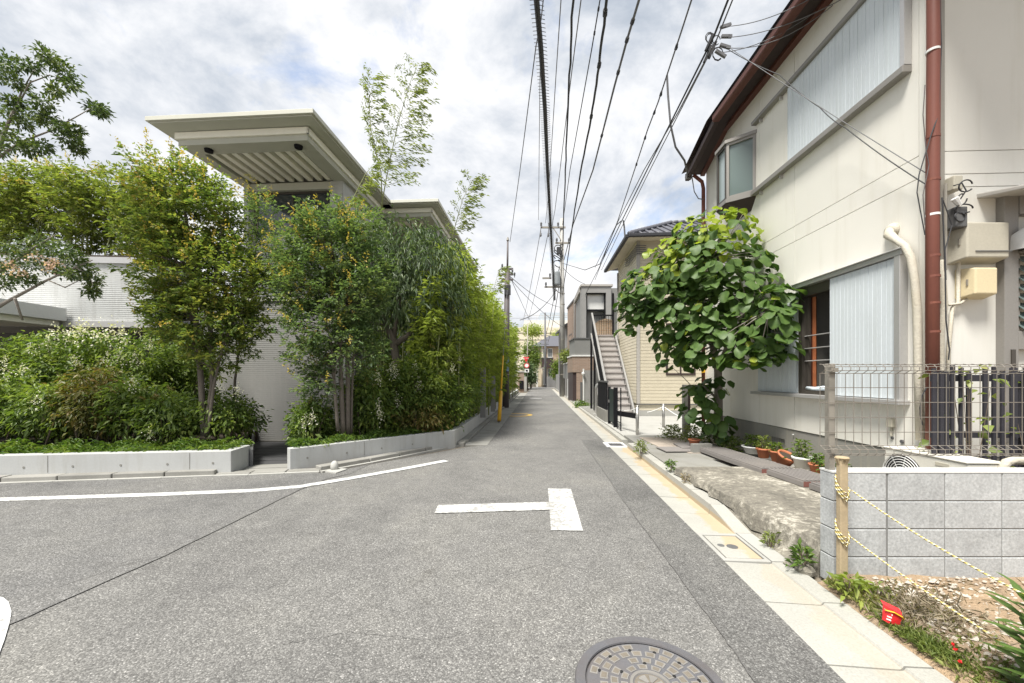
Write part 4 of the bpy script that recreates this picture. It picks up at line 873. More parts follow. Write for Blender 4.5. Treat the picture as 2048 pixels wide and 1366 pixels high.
# ---------------------------------------------------------------- beige sided house beyond the tree
bh = thing('beige_house', 'beige house with lap siding and a dark tiled hip roof beyond the round leaved tree', 'house', (4.35,13.85,.1))
bx = lambda Y: 4.35+.0688*(Y-13.85)
def lap(parent, name, a, b_, z0, z1, pitch, m, out):
    a = Vector((a[0],a[1],0)); b_ = Vector((b_[0],b_[1],0)); o = Vector((out[0],out[1],0)); mb = MB(); k = round((z1-z0)/pitch); h = (z1-z0)/k; prof = []
    for i in range(k): prof += [(.016,z0+i*h),(.012,z0+i*h+h*.90),(.007,z0+i*h+h*.91),(.007,z0+i*h+h*.98)]
    prof.append((.016,z1)); vs = []
    for d, z in prof: vs += [a+o*d+Vector((0,0,z)), b_+o*d+Vector((0,0,z))]
    mb.add(vs, [(2*i,2*i+1,2*i+3,2*i+2) for i in range(len(prof)-1)]); ob = mb.build(name, M[m], parent); ob['kind'] = 'stuff'; return ob
MB().prism([(bx(13.87)+.01,13.87),(9.5,13.5),(9.5,17.2),(bx(17.2)+.01,17.2)], .3, 6.2).build('wall_core', M['siding_pale'], bh)
lap(bh, 'siding', (4.42,13.86), (9.5,13.49), .53, 6.18, .115, 'siding_beige', (-.07,-1))
lap(bh, 'siding', (bx(17.2),17.2), (bx(13.93),13.93), .53, 6.18, .115, 'siding_pale', (-1,.07))
MB().prism([(4.325,13.83),(4.43,13.82),(4.43,13.93),(4.335,13.94)], .5, 6.18).build('corner_post', M['trim_grey'], bh, bevel=.01)
MB().prism([(4.38,13.87),(9.5,13.52),(9.5,17.2),(bx(17.2)+.03,17.2)], .05, .5).build('foundation', M['conc'], bh)
MB().prism([(4.31,13.81),(9.5,13.45),(9.5,13.55),(4.36,13.9)], .495, .528).build('base_flashing', M['dark_grey'], bh)
ez = 6.22; q = .55
ec = [Vector((3.93,13.42,ez)), Vector((9.9,13.0,ez)), Vector((9.9,17.9,ez)), Vector((4.24,17.95,ez))]
r0 = Vector((6.2,15.62,ez+q*2.2)); r1 = Vector((7.7,15.5,ez+q*2.2))
b = MB(); b.add([ec[0],ec[1],ec[2],ec[3],r0,r1], [(0,1,5,4),(1,2,5),(2,3,4,5),(3,0,4),(3,2,1,0)]); b.build('roof', M['roof_tile'], bh)
def ribs(b, e0, e1, t0, t1, n):
    for i in range(n):
        f = (i+.5)/n; p = e0.lerp(e1,f); 
        # up the slope from the eave point until it meets the hip
        L = (e1-e0).length; x = f*L; a = (t0-e0).dot((e1-e0).normalized()); c_ = L-(t1-e0).dot((e1-e0).normalized()) if t1 is not t0 else L-a
        frac = min(1, x/max(a,1e-3), (L-x)/max(c_,1e-3)); base = e0+(e1-e0).normalized()*a; upv = (t0-base)
        b.tube([p+Vector((0,0,.03)), p+upv*frac+Vector((0,0,.03))], .038, 5, cap=True)
b = MB(); ribs(b, ec[0], ec[1], r0, r1, 21); ribs(b, ec[3], ec[0], r0, r0, 16); ob = b.build('roof_tiles', M['roof_tile'], bh, smooth=True); ob['kind'] = 'stuff'
rt_ = MB().tube([(0,0,0),(.25,0,0)], [.075,.088], 8).build('ridge_tile', M['roof_tile'], data=True, smooth=True)
for a_, c_ in ((ec[0],r0),(ec[3],r0),(r0,r1)):
    dv = (c_-a_); n = int(dv.length/.23); rot = dv.to_track_quat('X','Z').to_euler()
    for i in range(n): place('ridge_tile', rt_, bh, a_+dv*(i/n)+Vector((0,0,.05)), rot=rot)
b = MB(); b.bar(ec[0]+Vector((-.03,-.05,-.03)), ec[1]+Vector((0,-.05,-.03)), .12,.12); b.bar(ec[3]+Vector((-.06,0,-.03)), ec[0]+Vector((-.06,0,-.03)), .12,.12); b.build('eaves_gutter', M['roof_dark'], bh, bevel=.02)
b = MB(); b.add([ec[0]+Vector((0,0,-.06)),ec[1]+Vector((0,0,-.06)),(9.5,13.6,ez-.06),(4.4,13.95,ez-.06),(bx(17.2)+.05,17.2,ez-.06),ec[3]+Vector((0,0,-.06))], [(0,1,2,3),(0,3,4,5)]); b.build('soffit', M['siding_pale'], bh)
wall_window(bh, (5.30,13.775), (6.28,13.705), 1.52, 3.30, .06, .05, 'brown_dark', 'glass', (.5,))
wall_window(bh, (5.62,13.755), (6.7,13.68), 4.75, 5.75, .05, .05, 'brown_dark', 'glass', (.5,))
MB().prism([(4.70,13.81),(4.80,13.80),(4.80,13.85),(4.70,13.86)], 5.62, 5.82).build('vent_cap', M['dark_grey'], bh)
MB().bar((bx(14.1)-.03,14.1,3.5),(bx(14.75)-.03,14.75,3.5), .03,.24).build('name_board', M['mid_grey'], bh)
MB().tube([(bx(17.15)-.04,17.15,.1),(bx(17.15)-.04,17.15,5.9)], .035, 8).build('downpipe', M['trim_grey'], bh, smooth=True)
b = MB()
for i in range(5): 
    z = 5.95-.07*i; b.tube([(bx(15.6)-.05-.03*(i%2),15.6,z+.1),(bx(14.8)-.10,14.8,z-.05),(bx(14.1)-.07,14.1,z),(4.30,13.80,z+.05),(4.62,13.76,z+.02)], .014, 5)
b.build('cable_run', M['cable_grey'], bh)
# outside stair
sr = thing('outdoor_stair', 'grey straight outdoor stair with dark solid railing climbing beside the beige house', 'stairs', (3.5,13.5,.1))
sX = lambda Y: 3.27+.0688*(Y-13.7); N_ = 14; rise = 3.1/N_; run = .24
for i in range(N_):
    y0 = 13.45+run*i; z = .1+rise*(i+1)
    s_ = MB().prism([(sX(y0),y0-.03),(sX(y0)+.78,y0-.03),(sX(y0)+.79,y0+run),(sX(y0)+.01,y0+run)], z-.045, z).build('step', M['stair'], sr)
    MB().prism([(sX(y0)+.01,y0+.002),(sX(y0)+.77,y0+.002),(sX(y0)+.77,y0+.02),(sX(y0)+.01,y0+.02)], z-rise, z-.047).build('riser', M['stair_riser'], s_)
ye = 13.45+run*N_; za, zb = .1, 3.2
for off, m in ((.82,'mid_grey'),(-.06,'dark_grey')):
    b = MB(); b.bar((sX(13.4)+off,13.35,za+.05),(sX(ye)+off,ye,zb+.0), .06,.34); b.build('stringer', M[m], sr)
b = MB(); A = Vector((sX(13.5)-.09,13.5,.35)); B = Vector((sX(ye)-.09,ye,3.3)); u = Vector((0,0,.78)); t_ = Vector((-.03,0,0))
b.add([A,B,B+u,A+u,A+t_,B+t_,B+u+t_,A+u+t_], [(0,1,2,3),(4,7,6,5),(0,4,5,1),(3,2,6,7),(0,3,7,4),(1,5,6,2)]); b.build('rail_panel', M['black'], sr)
b = MB(); b.bar(A+u+Vector((-.015,-.1,.06)), B+u+Vector((-.015,.1,.06)), .07,.06); b.bar(A+Vector((-.05,-.1,-.02)), B+Vector((-.05,.1,-.02)), .05,.045); b.build('hand_rail', M['mid_grey'], sr)
MB().box(sX(13.5)-.13,sX(13.5)-.06,13.44,13.5,.1,1.25).build('newel_post', M['black'], sr)
for yy in (16.2,17.2): MB().box(sX(yy)-.13,sX(yy)-.05,yy,yy+.08,.1,3.1).build('support_post', M['black'], sr)
MB().prism([(sX(ye),ye),(sX(ye)+1.0,ye),(sX(18)+1.0,18),(sX(18),18)], 3.06, 3.2).build('landing', M['mid_grey'], sr)
for i in range(9): MB().box(sX(17.9)+.02+.105*i,sX(17.9)+.035+.105*i,17.9,17.915,3.2,4.2).build('baluster', M['black'], sr)
b = MB(); b.box(sX(17.9),sX(17.9)+1.0,17.89,17.925,4.18,4.24); b.box(sX(17.9)+.93,sX(17.9)+1.0,17.88,17.94,3.2,5.2); b.build('landing_rail', M['black'], sr)
tn = tag(MB().add([(3.62,18.02,3.2),(4.55,18.02,3.2),(4.55,18.02,4.02),(4.2,18.02,4.08),(3.9,18.02,3.98),(3.62,18.02,3.75),(3.62,18.1,3.2),(4.55,18.1,3.2),(4.55,18.1,4.02),(4.2,18.1,4.08),(3.9,18.1,3.98),(3.62,18.1,3.75)],
    [(0,1,2,3,4,5),(11,10,9,8,7,6)]+[(i,6+i,6+(i+1)%6,(i+1)%6) for i in range(6)]).build('tan_screen', M['brick_tan'], loc=(4,18.05,3.2)), 'tan arched screen behind the black bars at the stair landing', 'screen')
# grey framed building behind the landing
gf = thing('grey_building', 'grey flat roofed building with a deep dark frame behind the stair landing', 'building', (5.3,25,.1))
b = MB(); b.box(4.36,4.64,25,25.6,.1,6.72); b.box(5.88,6.2,25,25.6,.1,6.72); b.box(4.36,6.2,25,25.6,6.72,7.12); b.build('portal_frame', M['mid_grey'], gf)
MB().box(4.30,6.3,24.94,25.7,7.12,7.24).build('cornice', M['trim_grey'], gf)
MB().box(4.64,5.88,25.3,25.4,5.72,6.72).build('white_panel', M['white'], gf)
b = MB(); b.box(4.66,4.72,25.1,25.16,3.2,6.7); b.box(5.78,5.86,25.1,25.16,3.2,6.7); b.box(4.72,5.78,25.1,25.16,5.6,5.70); b.box(4.72,5.78,25.1,25.16,6.64,6.70); b.build('inner_frame', M['black'], gf)
MB().prism([(4.42,25.6),(9,25.6),(9,29.5),(4.69,29.5)], .1, 7.14).build('body', M['panel_grey'], gf)
MB().prism([(4.28,25.5),(4.40,25.5),(4.68,29.5),(4.56,29.5)], 6.85, 7.2).build('side_eaves', M['trim_grey'], gf)
# silver cabinet, black fence and gate along the kerb
kb = lambda Y: 2.075+.0645*Y
sc_ = thing('silver_cabinet', 'silver round topped mailbox cabinet standing by the black fence', 'cabinet', (kb(14.4)+.05,14.4,.1))
b = MB(); pf = [(0,.06),(.34,.06),(.34,1.14),(.30,1.2),(.12,1.24),(.03,1.18),(0,1.06)]; b.add([(kb(14.2)+x,14.2,z) for x,z in pf]+[(kb(14.2)+x+.03,14.62,z) for x,z in pf], [tuple(range(7)),tuple(range(13,6,-1))]+[(i,7+i,7+(i+1)%7,(i+1)%7) for i in range(7)])
b.build('cabinet_body', M['steel'], sc_, bevel=.012); MB().box(kb(14.2)+.03,kb(14.2)+.31,14.19,14.197,.8,1.05).build('cabinet_door', M['alu'], sc_); MB().box(kb(14.2)-.02,kb(14.2)+.4,14.15,14.7,.05,.12).build('plinth', M['conc'], sc_)
bf = thing('black_fence', 'black panel fence on a low concrete base along the kerb below the stair', 'fence', (kb(12.8),12.8,.1))
b = MB(); b.bar((kb(13.7),13.7,.27),(kb(11.95),11.95,.27), .12,.36); b.build('fence_base', M['conc_dark'], bf)
b = MB(); b.bar((kb(13.68),13.68,.88),(kb(12.0),12.0,.88), .04,.82); b.build('fence_panel', M['black'], bf)
b = MB(); b.bar((kb(13.72),13.72,1.31),(kb(11.96),11.96,1.31), .06,.05); b.build('fence_cap', M['dark_grey'], bf)
ga = thing('black_gate', 'narrow black metal gate between two posts at the foot of the stair', 'gate', (kb(11.2),11.2,.1))
for Y in (11.6,10.75): MB().box(kb(Y)-.035,kb(Y)+.035,Y-.035,Y+.035,.05,1.17).build('gate_post', M['black'], ga)
for i in range(6): 
    Y = 11.5-.115*i; MB().box(kb(Y)-.012,kb(Y)+.012,Y-.045,Y+.045,.2,1.12).build('gate_slat', mat('gate_green',(.02,.032,.03),.5) if i == 0 else bpy.data.materials['gate_green'], ga)
for z in (.2,1.08): b = MB(); b.bar((kb(11.58)+.02,11.58,z),(kb(10.8)+.02,10.8,z), .03,.05); b.build('gate_rail', M['black'], ga)
MB().box(kb(11.5)-.05,kb(11.5)-.02,11.45,11.52,.72,.8).build('gate_latch', M['steel'], ga)
gl = thing('gate_grille', 'thin black ladder grille beside the gate with a black bar to the steel post', 'grille', (kb(10.3),10.3,.1))
for Y in (10.45,10.0): MB().tube([(kb(Y),Y,.05),(kb(Y),Y,1.18)], .016, 8).build('grille_bar', M['black'], gl)
for z in (.16,.30,.84): MB().tube([(kb(10.45),10.45,z),(kb(10.0),10.0,z)], .010, 8).build('grille_rung', M['black'], gl)
b = MB(); b.bar((kb(10.5)+.03,10.5,.50),(2.97,9.45,.52), .05,.12); b.build('cross_bar', M['black'], gl)
def bollard(x, y, h, label):
    t = thing('bollard', label, 'bollard', (x,y,.1)); MB().cyl(x,y,.1,.1+h,.038,16).build('post', M['steel'], t, smooth=True)
    MB().lathe(x,y,[(.04,.1+h),(.042,.1+h+.01),(.03,.1+h+.03),(0,.1+h+.035)],16).build('cap', M['steel'], t, smooth=True)
    MB().cyl(x,y,.1+h*.62,.1+h*.66,.042,16).build('band', M['alu'], t); MB().tube([(x,y-.03,.1+h*.93),(x,y-.06,.1+h*.95),(x,y-.03,.1+h*.97)], .008, 6).build('eyelet', M['steel'], t)
bollard(2.93,9.35,.66,'steel bollard at the kerb end of the paved parking space'); bollard(4.07,10.75,.60,'steel bollard further back near the beige house wall')
def hang(a, b_, sag, n=14): return [Vector(a).lerp(Vector(b_), i/n)-Vector((0,0,sag*4*(i/n)*(1-i/n))) for i in range(n+1)]
tag(MB().tube(hang((2.93,9.35,.72),(2.78,10.6,.60),.05), .012, 6).build('white_rope', M['white'], loc=(2.85,10,.65)), 'white rope from the kerb bollard to the black gate', 'rope')
tag(MB().tube(hang((4.07,10.75,.66),(4.9,10.0,.25),.10)+[], .014, 6).build('white_rope', M['white'], loc=(4.5,10.4,.4)), 'white rope drooping from the rear bollard toward the tree', 'rope')
tag(MB().tube(hang((4.07,10.75,.66),(3.72,11.0,.48),.02), .012, 6).build('white_rope', M['white'], loc=(3.9,10.9,.5)), 'short loose white rope end on the left of the rear bollard', 'rope')
# concrete fence post with a black bracket beside the tree
fp_ = thing('concrete_post', 'old concrete post with a black board on its right, left of the tree trunk', 'post', (3.82,8.95,.1))
MB().box(3.82,3.92,8.9,9.0,.05,1.28).build('post_shaft', M['conc_dark'], fp_, bevel=.008); MB().box(3.925,3.97,8.9,8.96,.3,1.2).build('post_board', M['brown_dark'], fp_); MB().box(3.82,4.4,8.92,8.95,1.22,1.28).build('post_arm', M['brown_dark'], fp_)
# ---------------------------------------------------------------- further down the lane, right side
gh = thing('brick_gatehouse', 'brick entrance porch with a grey balcony panel beyond the stair', 'porch', (3.9,22.7,.1))
MB().box(3.44,4.7,22.7,24.8,1.72,2.62).build('lintel', M['brick_far'], gh); MB().box(3.41,4.75,22.66,24.8,2.62,2.70).build('coping', M['white'], gh)
MB().box(3.56,4.7,22.74,24.8,2.7,3.62).build('balcony_panel', M['panel_grey'], gh); MB().box(3.50,4.75,22.7,24.8,3.62,3.68).build('balcony_rail', M['dark_grey'], gh)
MB().box(3.66,4.7,22.72,23.0,.05,1.72).build('pier', M['brick_far'], gh); MB().box(3.46,3.66,22.76,24.7,.05,1.72).build('door', M['brown_dark'], gh); MB().box(3.70,4.7,23,24.8,.05,1.72).build('back_wall', M['mid_grey'], gh)
ow_ = thing('grey_wall', 'short grey panel wall between the stair and the brick porch', 'wall', (3.6,19.6,.1))
MB().box(3.46,3.52,19.5,19.6,.1,1.85).build('edge_post', M['white'], ow_); MB().box(3.52,4.05,19.55,19.65,.1,1.78).build('wall_panel', M['mid_grey'], ow_); MB().lathe(3.46,19.45,[(0,1.52),(.06,1.55),(.08,1.62),(.05,1.69),(0,1.70)],10).build('wall_lamp', M['white'], ow_)
MB().box(3.34,3.44,19.52,19.6,.1,1.2).build('dark_post', M['dark_grey'], ow_)
ub = tag(MB().box(3.62,4.0,25.7,26.2,.1,1.34).build('utility_box', M['white'], loc=(3.8,25.9,.1), bevel=.02), 'white upright utility box under a dark grey wall in the lane', 'utility box')
dw = thing('dark_wall', 'dark grey garden wall with a pale coping and a plant above, behind the pole', 'garden wall', (3.9,26.6,.1))
MB().box(3.72,4.4,26.3,29,1.36,2.36).build('wall_top', M['panel_grey'], dw); MB().box(3.98,4.4,26.35,29,.1,1.36).build('wall_recess', M['black'], dw); MB().box(3.68,4.45,26.26,29,2.36,2.42).build('coping', M['white'], dw)
bb = thing('brick_house', 'tall narrow brick house behind the grey framed building', 'house', (5.2,31,.1))
MB().box(4.86,9,31,35,.1,7.4).build('wall', M['brick_far'], bb)
wall_window(bb, (4.86,34.2), (4.86,32.4), 3.6, 5.0, .05, .05, 'dark_grey', 'glass_pale'); wall_window(bb, (4.95,30.99), (5.5,30.99), 3.7, 5.2, .05, .05, 'white', 'glass_pale')
MB().box(4.80,9,30.9,35.1,7.4,7.55).build('roof_edge', M['dark_grey'], bb)
MB().tube([(4.82,30.95,.5),(4.82,30.95,7.3)], .05, 8).build('downpipe', M['trim_grey'], bb)
db = thing('dark_house', 'dark grey house with a sloped roof behind the concrete pole', 'house', (5.2,38,.1))
MB().box(5.0,9,37,43,.1,6.2).build('wall', M['mid_grey'], db); b = MB(); b.add([(4.7,36.6,6.0),(4.7,43.4,6.0),(7.5,43.4,7.7),(7.5,36.6,7.7),(4.7,36.6,6.2),(4.7,43.4,6.2),(7.5,43.4,7.9),(7.5,36.6,7.9)],[(0,1,2,3),(4,7,6,5),(0,3,7,4),(0,4,5,1)]); b.build('roof', M['roof_dark'], db)
wall_window(db, (5.0,42), (5.0,40), 3.4, 5.0, .05, .05, 'black', 'glass'); wall_window(db, (5.2,36.99), (6.1,36.99), 3.6, 5.2, .05, .05, 'black', 'glass')
lw = tag(MB().prism([(4.15,31),(4.35,31),(5.55,50),(5.35,50)], .05, 1.75).build('grey_boundary_wall', M['mid_grey'], loc=(4.3,31,.1)), 'grey boundary wall along the far right of the lane behind the pole', 'wall')
# houses across the junction
fh = thing('tan_brick_house', 'tan brick house with a dark hip roof and brown balcony facing down the lane', 'house', (6.5,60,.0))
MB().box(4.4,11,59.5,66,0,6.1).build('wall', M['brick_tan'], fh); MB().box(3.2,4.4,60.2,66,0,5.9).build('side_wall', M['siding_beige'], fh)
b = MB(); b.add([(2.9,58.9,6.0),(11.6,58.9,6.0),(11.6,66.5,6.0),(2.9,66.5,6.0),(5.8,62.7,7.9),(8.9,62.7,7.9)], [(0,1,5,4),(1,2,5),(2,3,4,5),(3,0,4),(3,2,1,0)]); b.build('roof', M['roof_tile'], fh)
MB().box(4.35,6.05,58.8,59.5,2.85,4.2).build('balcony', M['brown_dark'], fh); MB().box(4.3,6.1,58.75,59.5,4.2,4.3).build('balcony_rail', M['dark_grey'], fh)
for xa, xb, za, zb in ((5.3,6.0,4.35,5.7),(4.45,4.95,4.35,5.5),(5.3,6.0,.4,2.7),(4.5,4.95,.3,2.5),(7.0,8.0,4.2,5.6)): wall_window(fh, (xa,59.42), (xb,59.42), za, zb, .09, .05, 'white', 'glass', (.5,))
wall_window(fh, (3.5,60.12), (4.1,60.12), 4.0, 5.3, .09, .05, 'white', 'glass')
MB().box(4.38,4.6,59.3,59.48,0,6.0).build('corner_pier', M['siding_pale'], fh)
cp = thing('carport', 'small white roofed carport on a thin white post across the junction', 'carport', (3.6,57.8,0))
b = MB(); b.add([(2.7,57.4,2.35),(4.6,57.6,2.72),(4.6,59.0,2.75),(2.7,59.0,2.38),(2.7,57.4,2.43),(4.6,57.6,2.80),(4.6,59.0,2.83),(2.7,59.0,2.46)],[(0,3,2,1),(4,5,6,7),(0,1,5,4),(3,7,6,2),(0,4,7,3),(1,2,6,5)]); b.build('carport_roof', M['trim_grey'], cp); MB().box(3.55,3.68,57.6,57.7,0,2.6).build('carport_post', M['white'], cp)
tag(MB().box(4.7,6.3,57.9,58.1,0,1.5).build('grey_fence', M['mid_grey'], loc=(5,58,0)), 'grey solid fence in front of the tan brick house', 'fence')
tag(MB().box(2.2,3.5,58.1,58.3,0,1.9).build('brown_fence', M['conc_old'], loc=(2,58.2,0)), 'brownish fence below the small carport', 'fence')
bp_ = thing('barrier_post', 'white barrier post with a pointed top at the junction', 'post', (4.69,57.0,0)); MB().box(4.55,4.65,57,57.05,.3,3.0).build('bar', M['white'], bp_); MB().box(4.74,4.84,57,57.05,.3,3.0).build('bar', M['white'], bp_); MB().lathe(4.69,57.02,[(0,3.5),(.12,3.3),(.13,3.0),(0,2.98)],8).build('point', M['white'], bp_)
ap = thing('apartment_block', 'large cream tiled apartment block far behind the junction', 'building', (5,95,0))
MB().box(1.2,22,95,110,0,13.2).build('wall', M['tile_cream'], ap); MB().box(3.0,20,97,108,13.2,15.2).build('upper_floor', mat('cream_upper',(.62,.60,.55),.8), ap)
for i in range(8): MB().box(1.1,22.1,94.9,95.0,1.6*i+.7,1.6*i+.78).build('floor_band', M['trim_grey'], ap)
b = MB(); 
for i in range(12): b.box(3.2+1.4*i,3.25+1.4*i,97,97.05,15.2,16.4)
b.box(3.2,19,97,97.06,16.36,16.44); b.build('roof_railing', M['trim_grey'], ap)
MB().box(7,14,99,106,15.2,17.4).build('plant_room', mat('sky_grey',(.45,.5,.55),.6), ap)
# left side beyond the bamboo
lp = thing('gate_pillar', 'pale gate pillar with a dark mailbox on the far left of the lane', 'pillar', (1.0,38,0))
MB().box(.55,1.15,38,38.5,.0,1.9).build('pillar_body', M['brick_far'], lp); MB().box(.5,1.2,37.95,38.55,1.9,2.02).build('pillar_cap', M['conc'], lp); MB().box(.7,1.1,37.9,37.99,.3,1.1).build('mailbox', M['black'], lp); MB().box(1.2,1.45,39.5,40,0,1.5).build('pillar_side', M['conc'], lp)
lwall = tag(MB().prism([(.9,40),(1.15,40),(1.95,51),(1.7,51)], 0, 1.5).build('far_garden_wall', M['conc'], loc=(1.2,40,0)), 'pale garden wall at the far left end of the lane', 'wall')
sg = thing('stop_sign_pole', 'grey pole with red stop sign, round sign and white plate at the lane end', 'road sign', (1.78,46,0))
MB().cyl(1.78,46,0,7.6,.06,10).build('pole', M['galv'], sg, smooth=True)
t3 = MB(); t3.prism([(-.42,0),(.42,0),(0,.73)], 0, .02)
o = t3.build('stop_plate', M['red'], data=True); p_ = place('stop_plate', o, sg, (1.62,45.9,3.75), rot=(R(-90),0,0), sc=(.85,.85,.85))
for i in range(3): MB().box(1.44+.125*i,1.53+.125*i,45.868,45.876,3.48,3.62).build('lettering', M['white'], sg) if False else None
def text(s, name, m, parent, loc, size, rot=(R(90),0,0)):
    c_ = bpy.data.curves.new(name,'FONT'); c_.body = s; c_.size = size; c_.align_x = 'CENTER'; c_.extrude = .002; c_.materials.append(m)
    o_ = bpy.data.objects.new(name, c_); COL.objects.link(o_); bpy.context.view_layer.update(); me_ = bpy.data.meshes.new_from_object(o_.evaluated_get(bpy.context.evaluated_depsgraph_get())); bpy.data.objects.remove(o_); bpy.data.curves.remove(c_); o = bpy.data.objects.new(name, me_); COL.objects.link(o); o['kind'] = 'stuff'; o.parent = parent; o.location = Vector(loc)-ORG[parent.name]; o.rotation_euler = rot; return o
text('止まれ', 'lettering', M['white'], sg, (1.62,45.865,3.52), .2)
b = MB(Matrix.Translation((1.68,45.9,2.78)) @ Matrix.Rotation(R(90),4,'X')); b.lathe(0,0,[(0,0),(.30,0),(.30,-.02)],24); b.build('round_plate', M['white'], sg)
b = MB(Matrix.Translation((1.68,45.89,2.78)) @ Matrix.Rotation(R(90),4,'X')); b.lathe(0,0,[(.22,0.006),(.30,0.006)],24); b.build('round_border', M['red'], sg)
MB().box(1.45,1.95,45.88,45.9,1.98,2.38).build('white_plate', M['white'], sg); MB().box(1.58,1.82,45.872,45.879,2.08,2.28).build('plate_mark', M['black'], sg)
# ---------------------------------------------------------------- poles
pr = thing('utility_pole', 'tall pale concrete utility pole with transformer on the right of the lane', 'utility pole', (3.74,29.7,0))
MB().tube([(3.74,29.7,0),(3.70,29.7,13.2)], [.215,.145], 16).build('shaft', M['pole_conc'], pr, smooth=True)
def arm(z, xa, xb, y=29.55): MB().box(xa,xb,y-.05,y+.05,z-.06,z+.06).build('crossarm', M['galv'], pr)
arm(12.5, 2.1, 3.95); arm(11.35, 3.2, 4.3); arm(8.1, 2.4, 3.75); arm(8.75,2.25,2.9)
ins = MB().lathe(0,0,[(.03,-.1),(.03,.05),(.09,.08),(.05,.16),(.09,.2),(.04,.3),(.0,.34)],10).build('insulator', M['cable_grey'], data=True, smooth=True)
for x, z in ((2.15,12.56),(2.75,12.56),(3.4,12.56),(3.3,11.4),(4.2,11.4),(2.5,8.15),(2.8,8.8)): place('insulator', ins, pr, (x,29.5,z))
for x, z in ((2.12,12.1),(2.68,12.1)): place('insulator', ins, pr, (x,29.5,z), rot=(math.pi,0,0))
b = MB(); b.bar((3.6,29.55,11.6),(3.05,29.55,12.45),.05,.05,(0,1,0)); b.bar((3.6,29.55,7.6),(3.0,29.55,8.05),.05,.05,(0,1,0)); b.build('brace', M['galv'], pr)
b = MB(); b.lathe(3.25,29.4,[(0,8.2),(.27,8.2),(.29,8.28),(.29,9.1),(.25,9.2),(0,9.24)],18); b.build('transformer', mat('tx_grey',(.27,.29,.30),.5), pr, smooth=False)
b = MB()
for k in range(4): b.tube([(3.35+.3*math.cos(a*.6+k)+.04*a*.3,29.4+.1*k,10.9-.35*k+.25*math.sin(a*.6)) for a in range(11)], .035, 6)
b.build('cable_coil', M['cable'], pr)
b = MB(); b.box(3.3,3.62,29.35,29.6,10.5,11.0); b.build('splice_box', M['cable'], pr)
for z in (1.6,2.4,3.2,4.2,6.8,7.6): MB().tube([(3.735,29.7,z),(3.735,29.7,z+.06)], .215-.0053*z+.012, 14).build('band', M['galv'], pr)
MB().tube([(3.52,29.5,.2),(3.50,29.5,4.9)], .035, 8).build('riser_pipe', M['cable_grey'], pr)
pl = thing('utility_pole', 'dark brown utility pole on the left of the lane with a blue plate', 'utility pole', (-.28,18.9,0))
MB().tube([(-.30,18.9,0),(-.22,18.9,6.55)], [.155,.125], 14).build('shaft', M['pole_dark'], pl, smooth=True)
MB().tube([(-.22,18.9,6.2),(-.20,18.9,7.95)], [.05,.04], 8).build('top_pipe', M['pole_dark'], pl, smooth=True)
MB().tube([(-.20,18.9,7.9),(-.20,18.9,8.05)], [.07,.03], 8).build('finial', M['galv'], pl)
for z in (6.05,6.3,6.55): MB().box(-.5,.06,18.84,18.96,z-.04,z+.04).build('crossarm', M['pole_dark'], pl)
for x, z in ((-.46,6.6),(.02,6.35),(.12,6.2)): place('insulator', ins, pl, (x,18.85,z), sc=.6)
MB().box(-.36,-.06,18.7,18.82,5.3,5.75).build('switch_box', M['cable'], pl)
MB().tube([(-.28,18.73,2.0),(-.28,18.73,2.55)], .12, 14).build('blue_plate', M['blue_plate'], pl) if False else MB().box(-.26,-.15,18.735,18.75,1.72,2.42).build('blue_plate', M['blue_plate'], pl)
for z in (1.55,2.7,2.95): MB().tube([(-.285,18.9,z),(-.285,18.9,z+.04)], .162, 14).build('band', M['galv'], pl)
gy = thing('guy_wire', 'guy wire with a yellow cover running down from the dark pole', 'guy wire', (-.41,12.6,0))
MB().tube([(-.41,12.62,0),(-.22,18.8,5.6)], .012, 6).build('wire', M['cable_grey'], gy)
ga_ = Vector((-.41,12.62,0)); gd_ = (Vector((-.22,18.8,5.6))-ga_)
MB().tube([ga_+gd_*.012, ga_+gd_*.17], [.062,.058], 12).build('cover', M['yellow'], gy, smooth=True); MB().tube([ga_+gd_*.185, ga_+gd_*.40], [.032,.028], 10).build('upper_cover', M['yellow'], gy, smooth=True)
fp2 = thing('utility_pole', 'distant slim utility pole in front of the tan brick house', 'utility pole', (4.7,56.2,0)); MB().tube([(4.7,56.2,0),(4.65,56.2,10.5)], [.2,.13], 10).build('shaft', M['cable_grey'], fp2, smooth=True)
for z in (7.2,6.6,6.0,5.4): MB().box(4.1,5.2,56.1,56.2,z,z+.08).build('crossarm', M['cable_grey'], fp2)
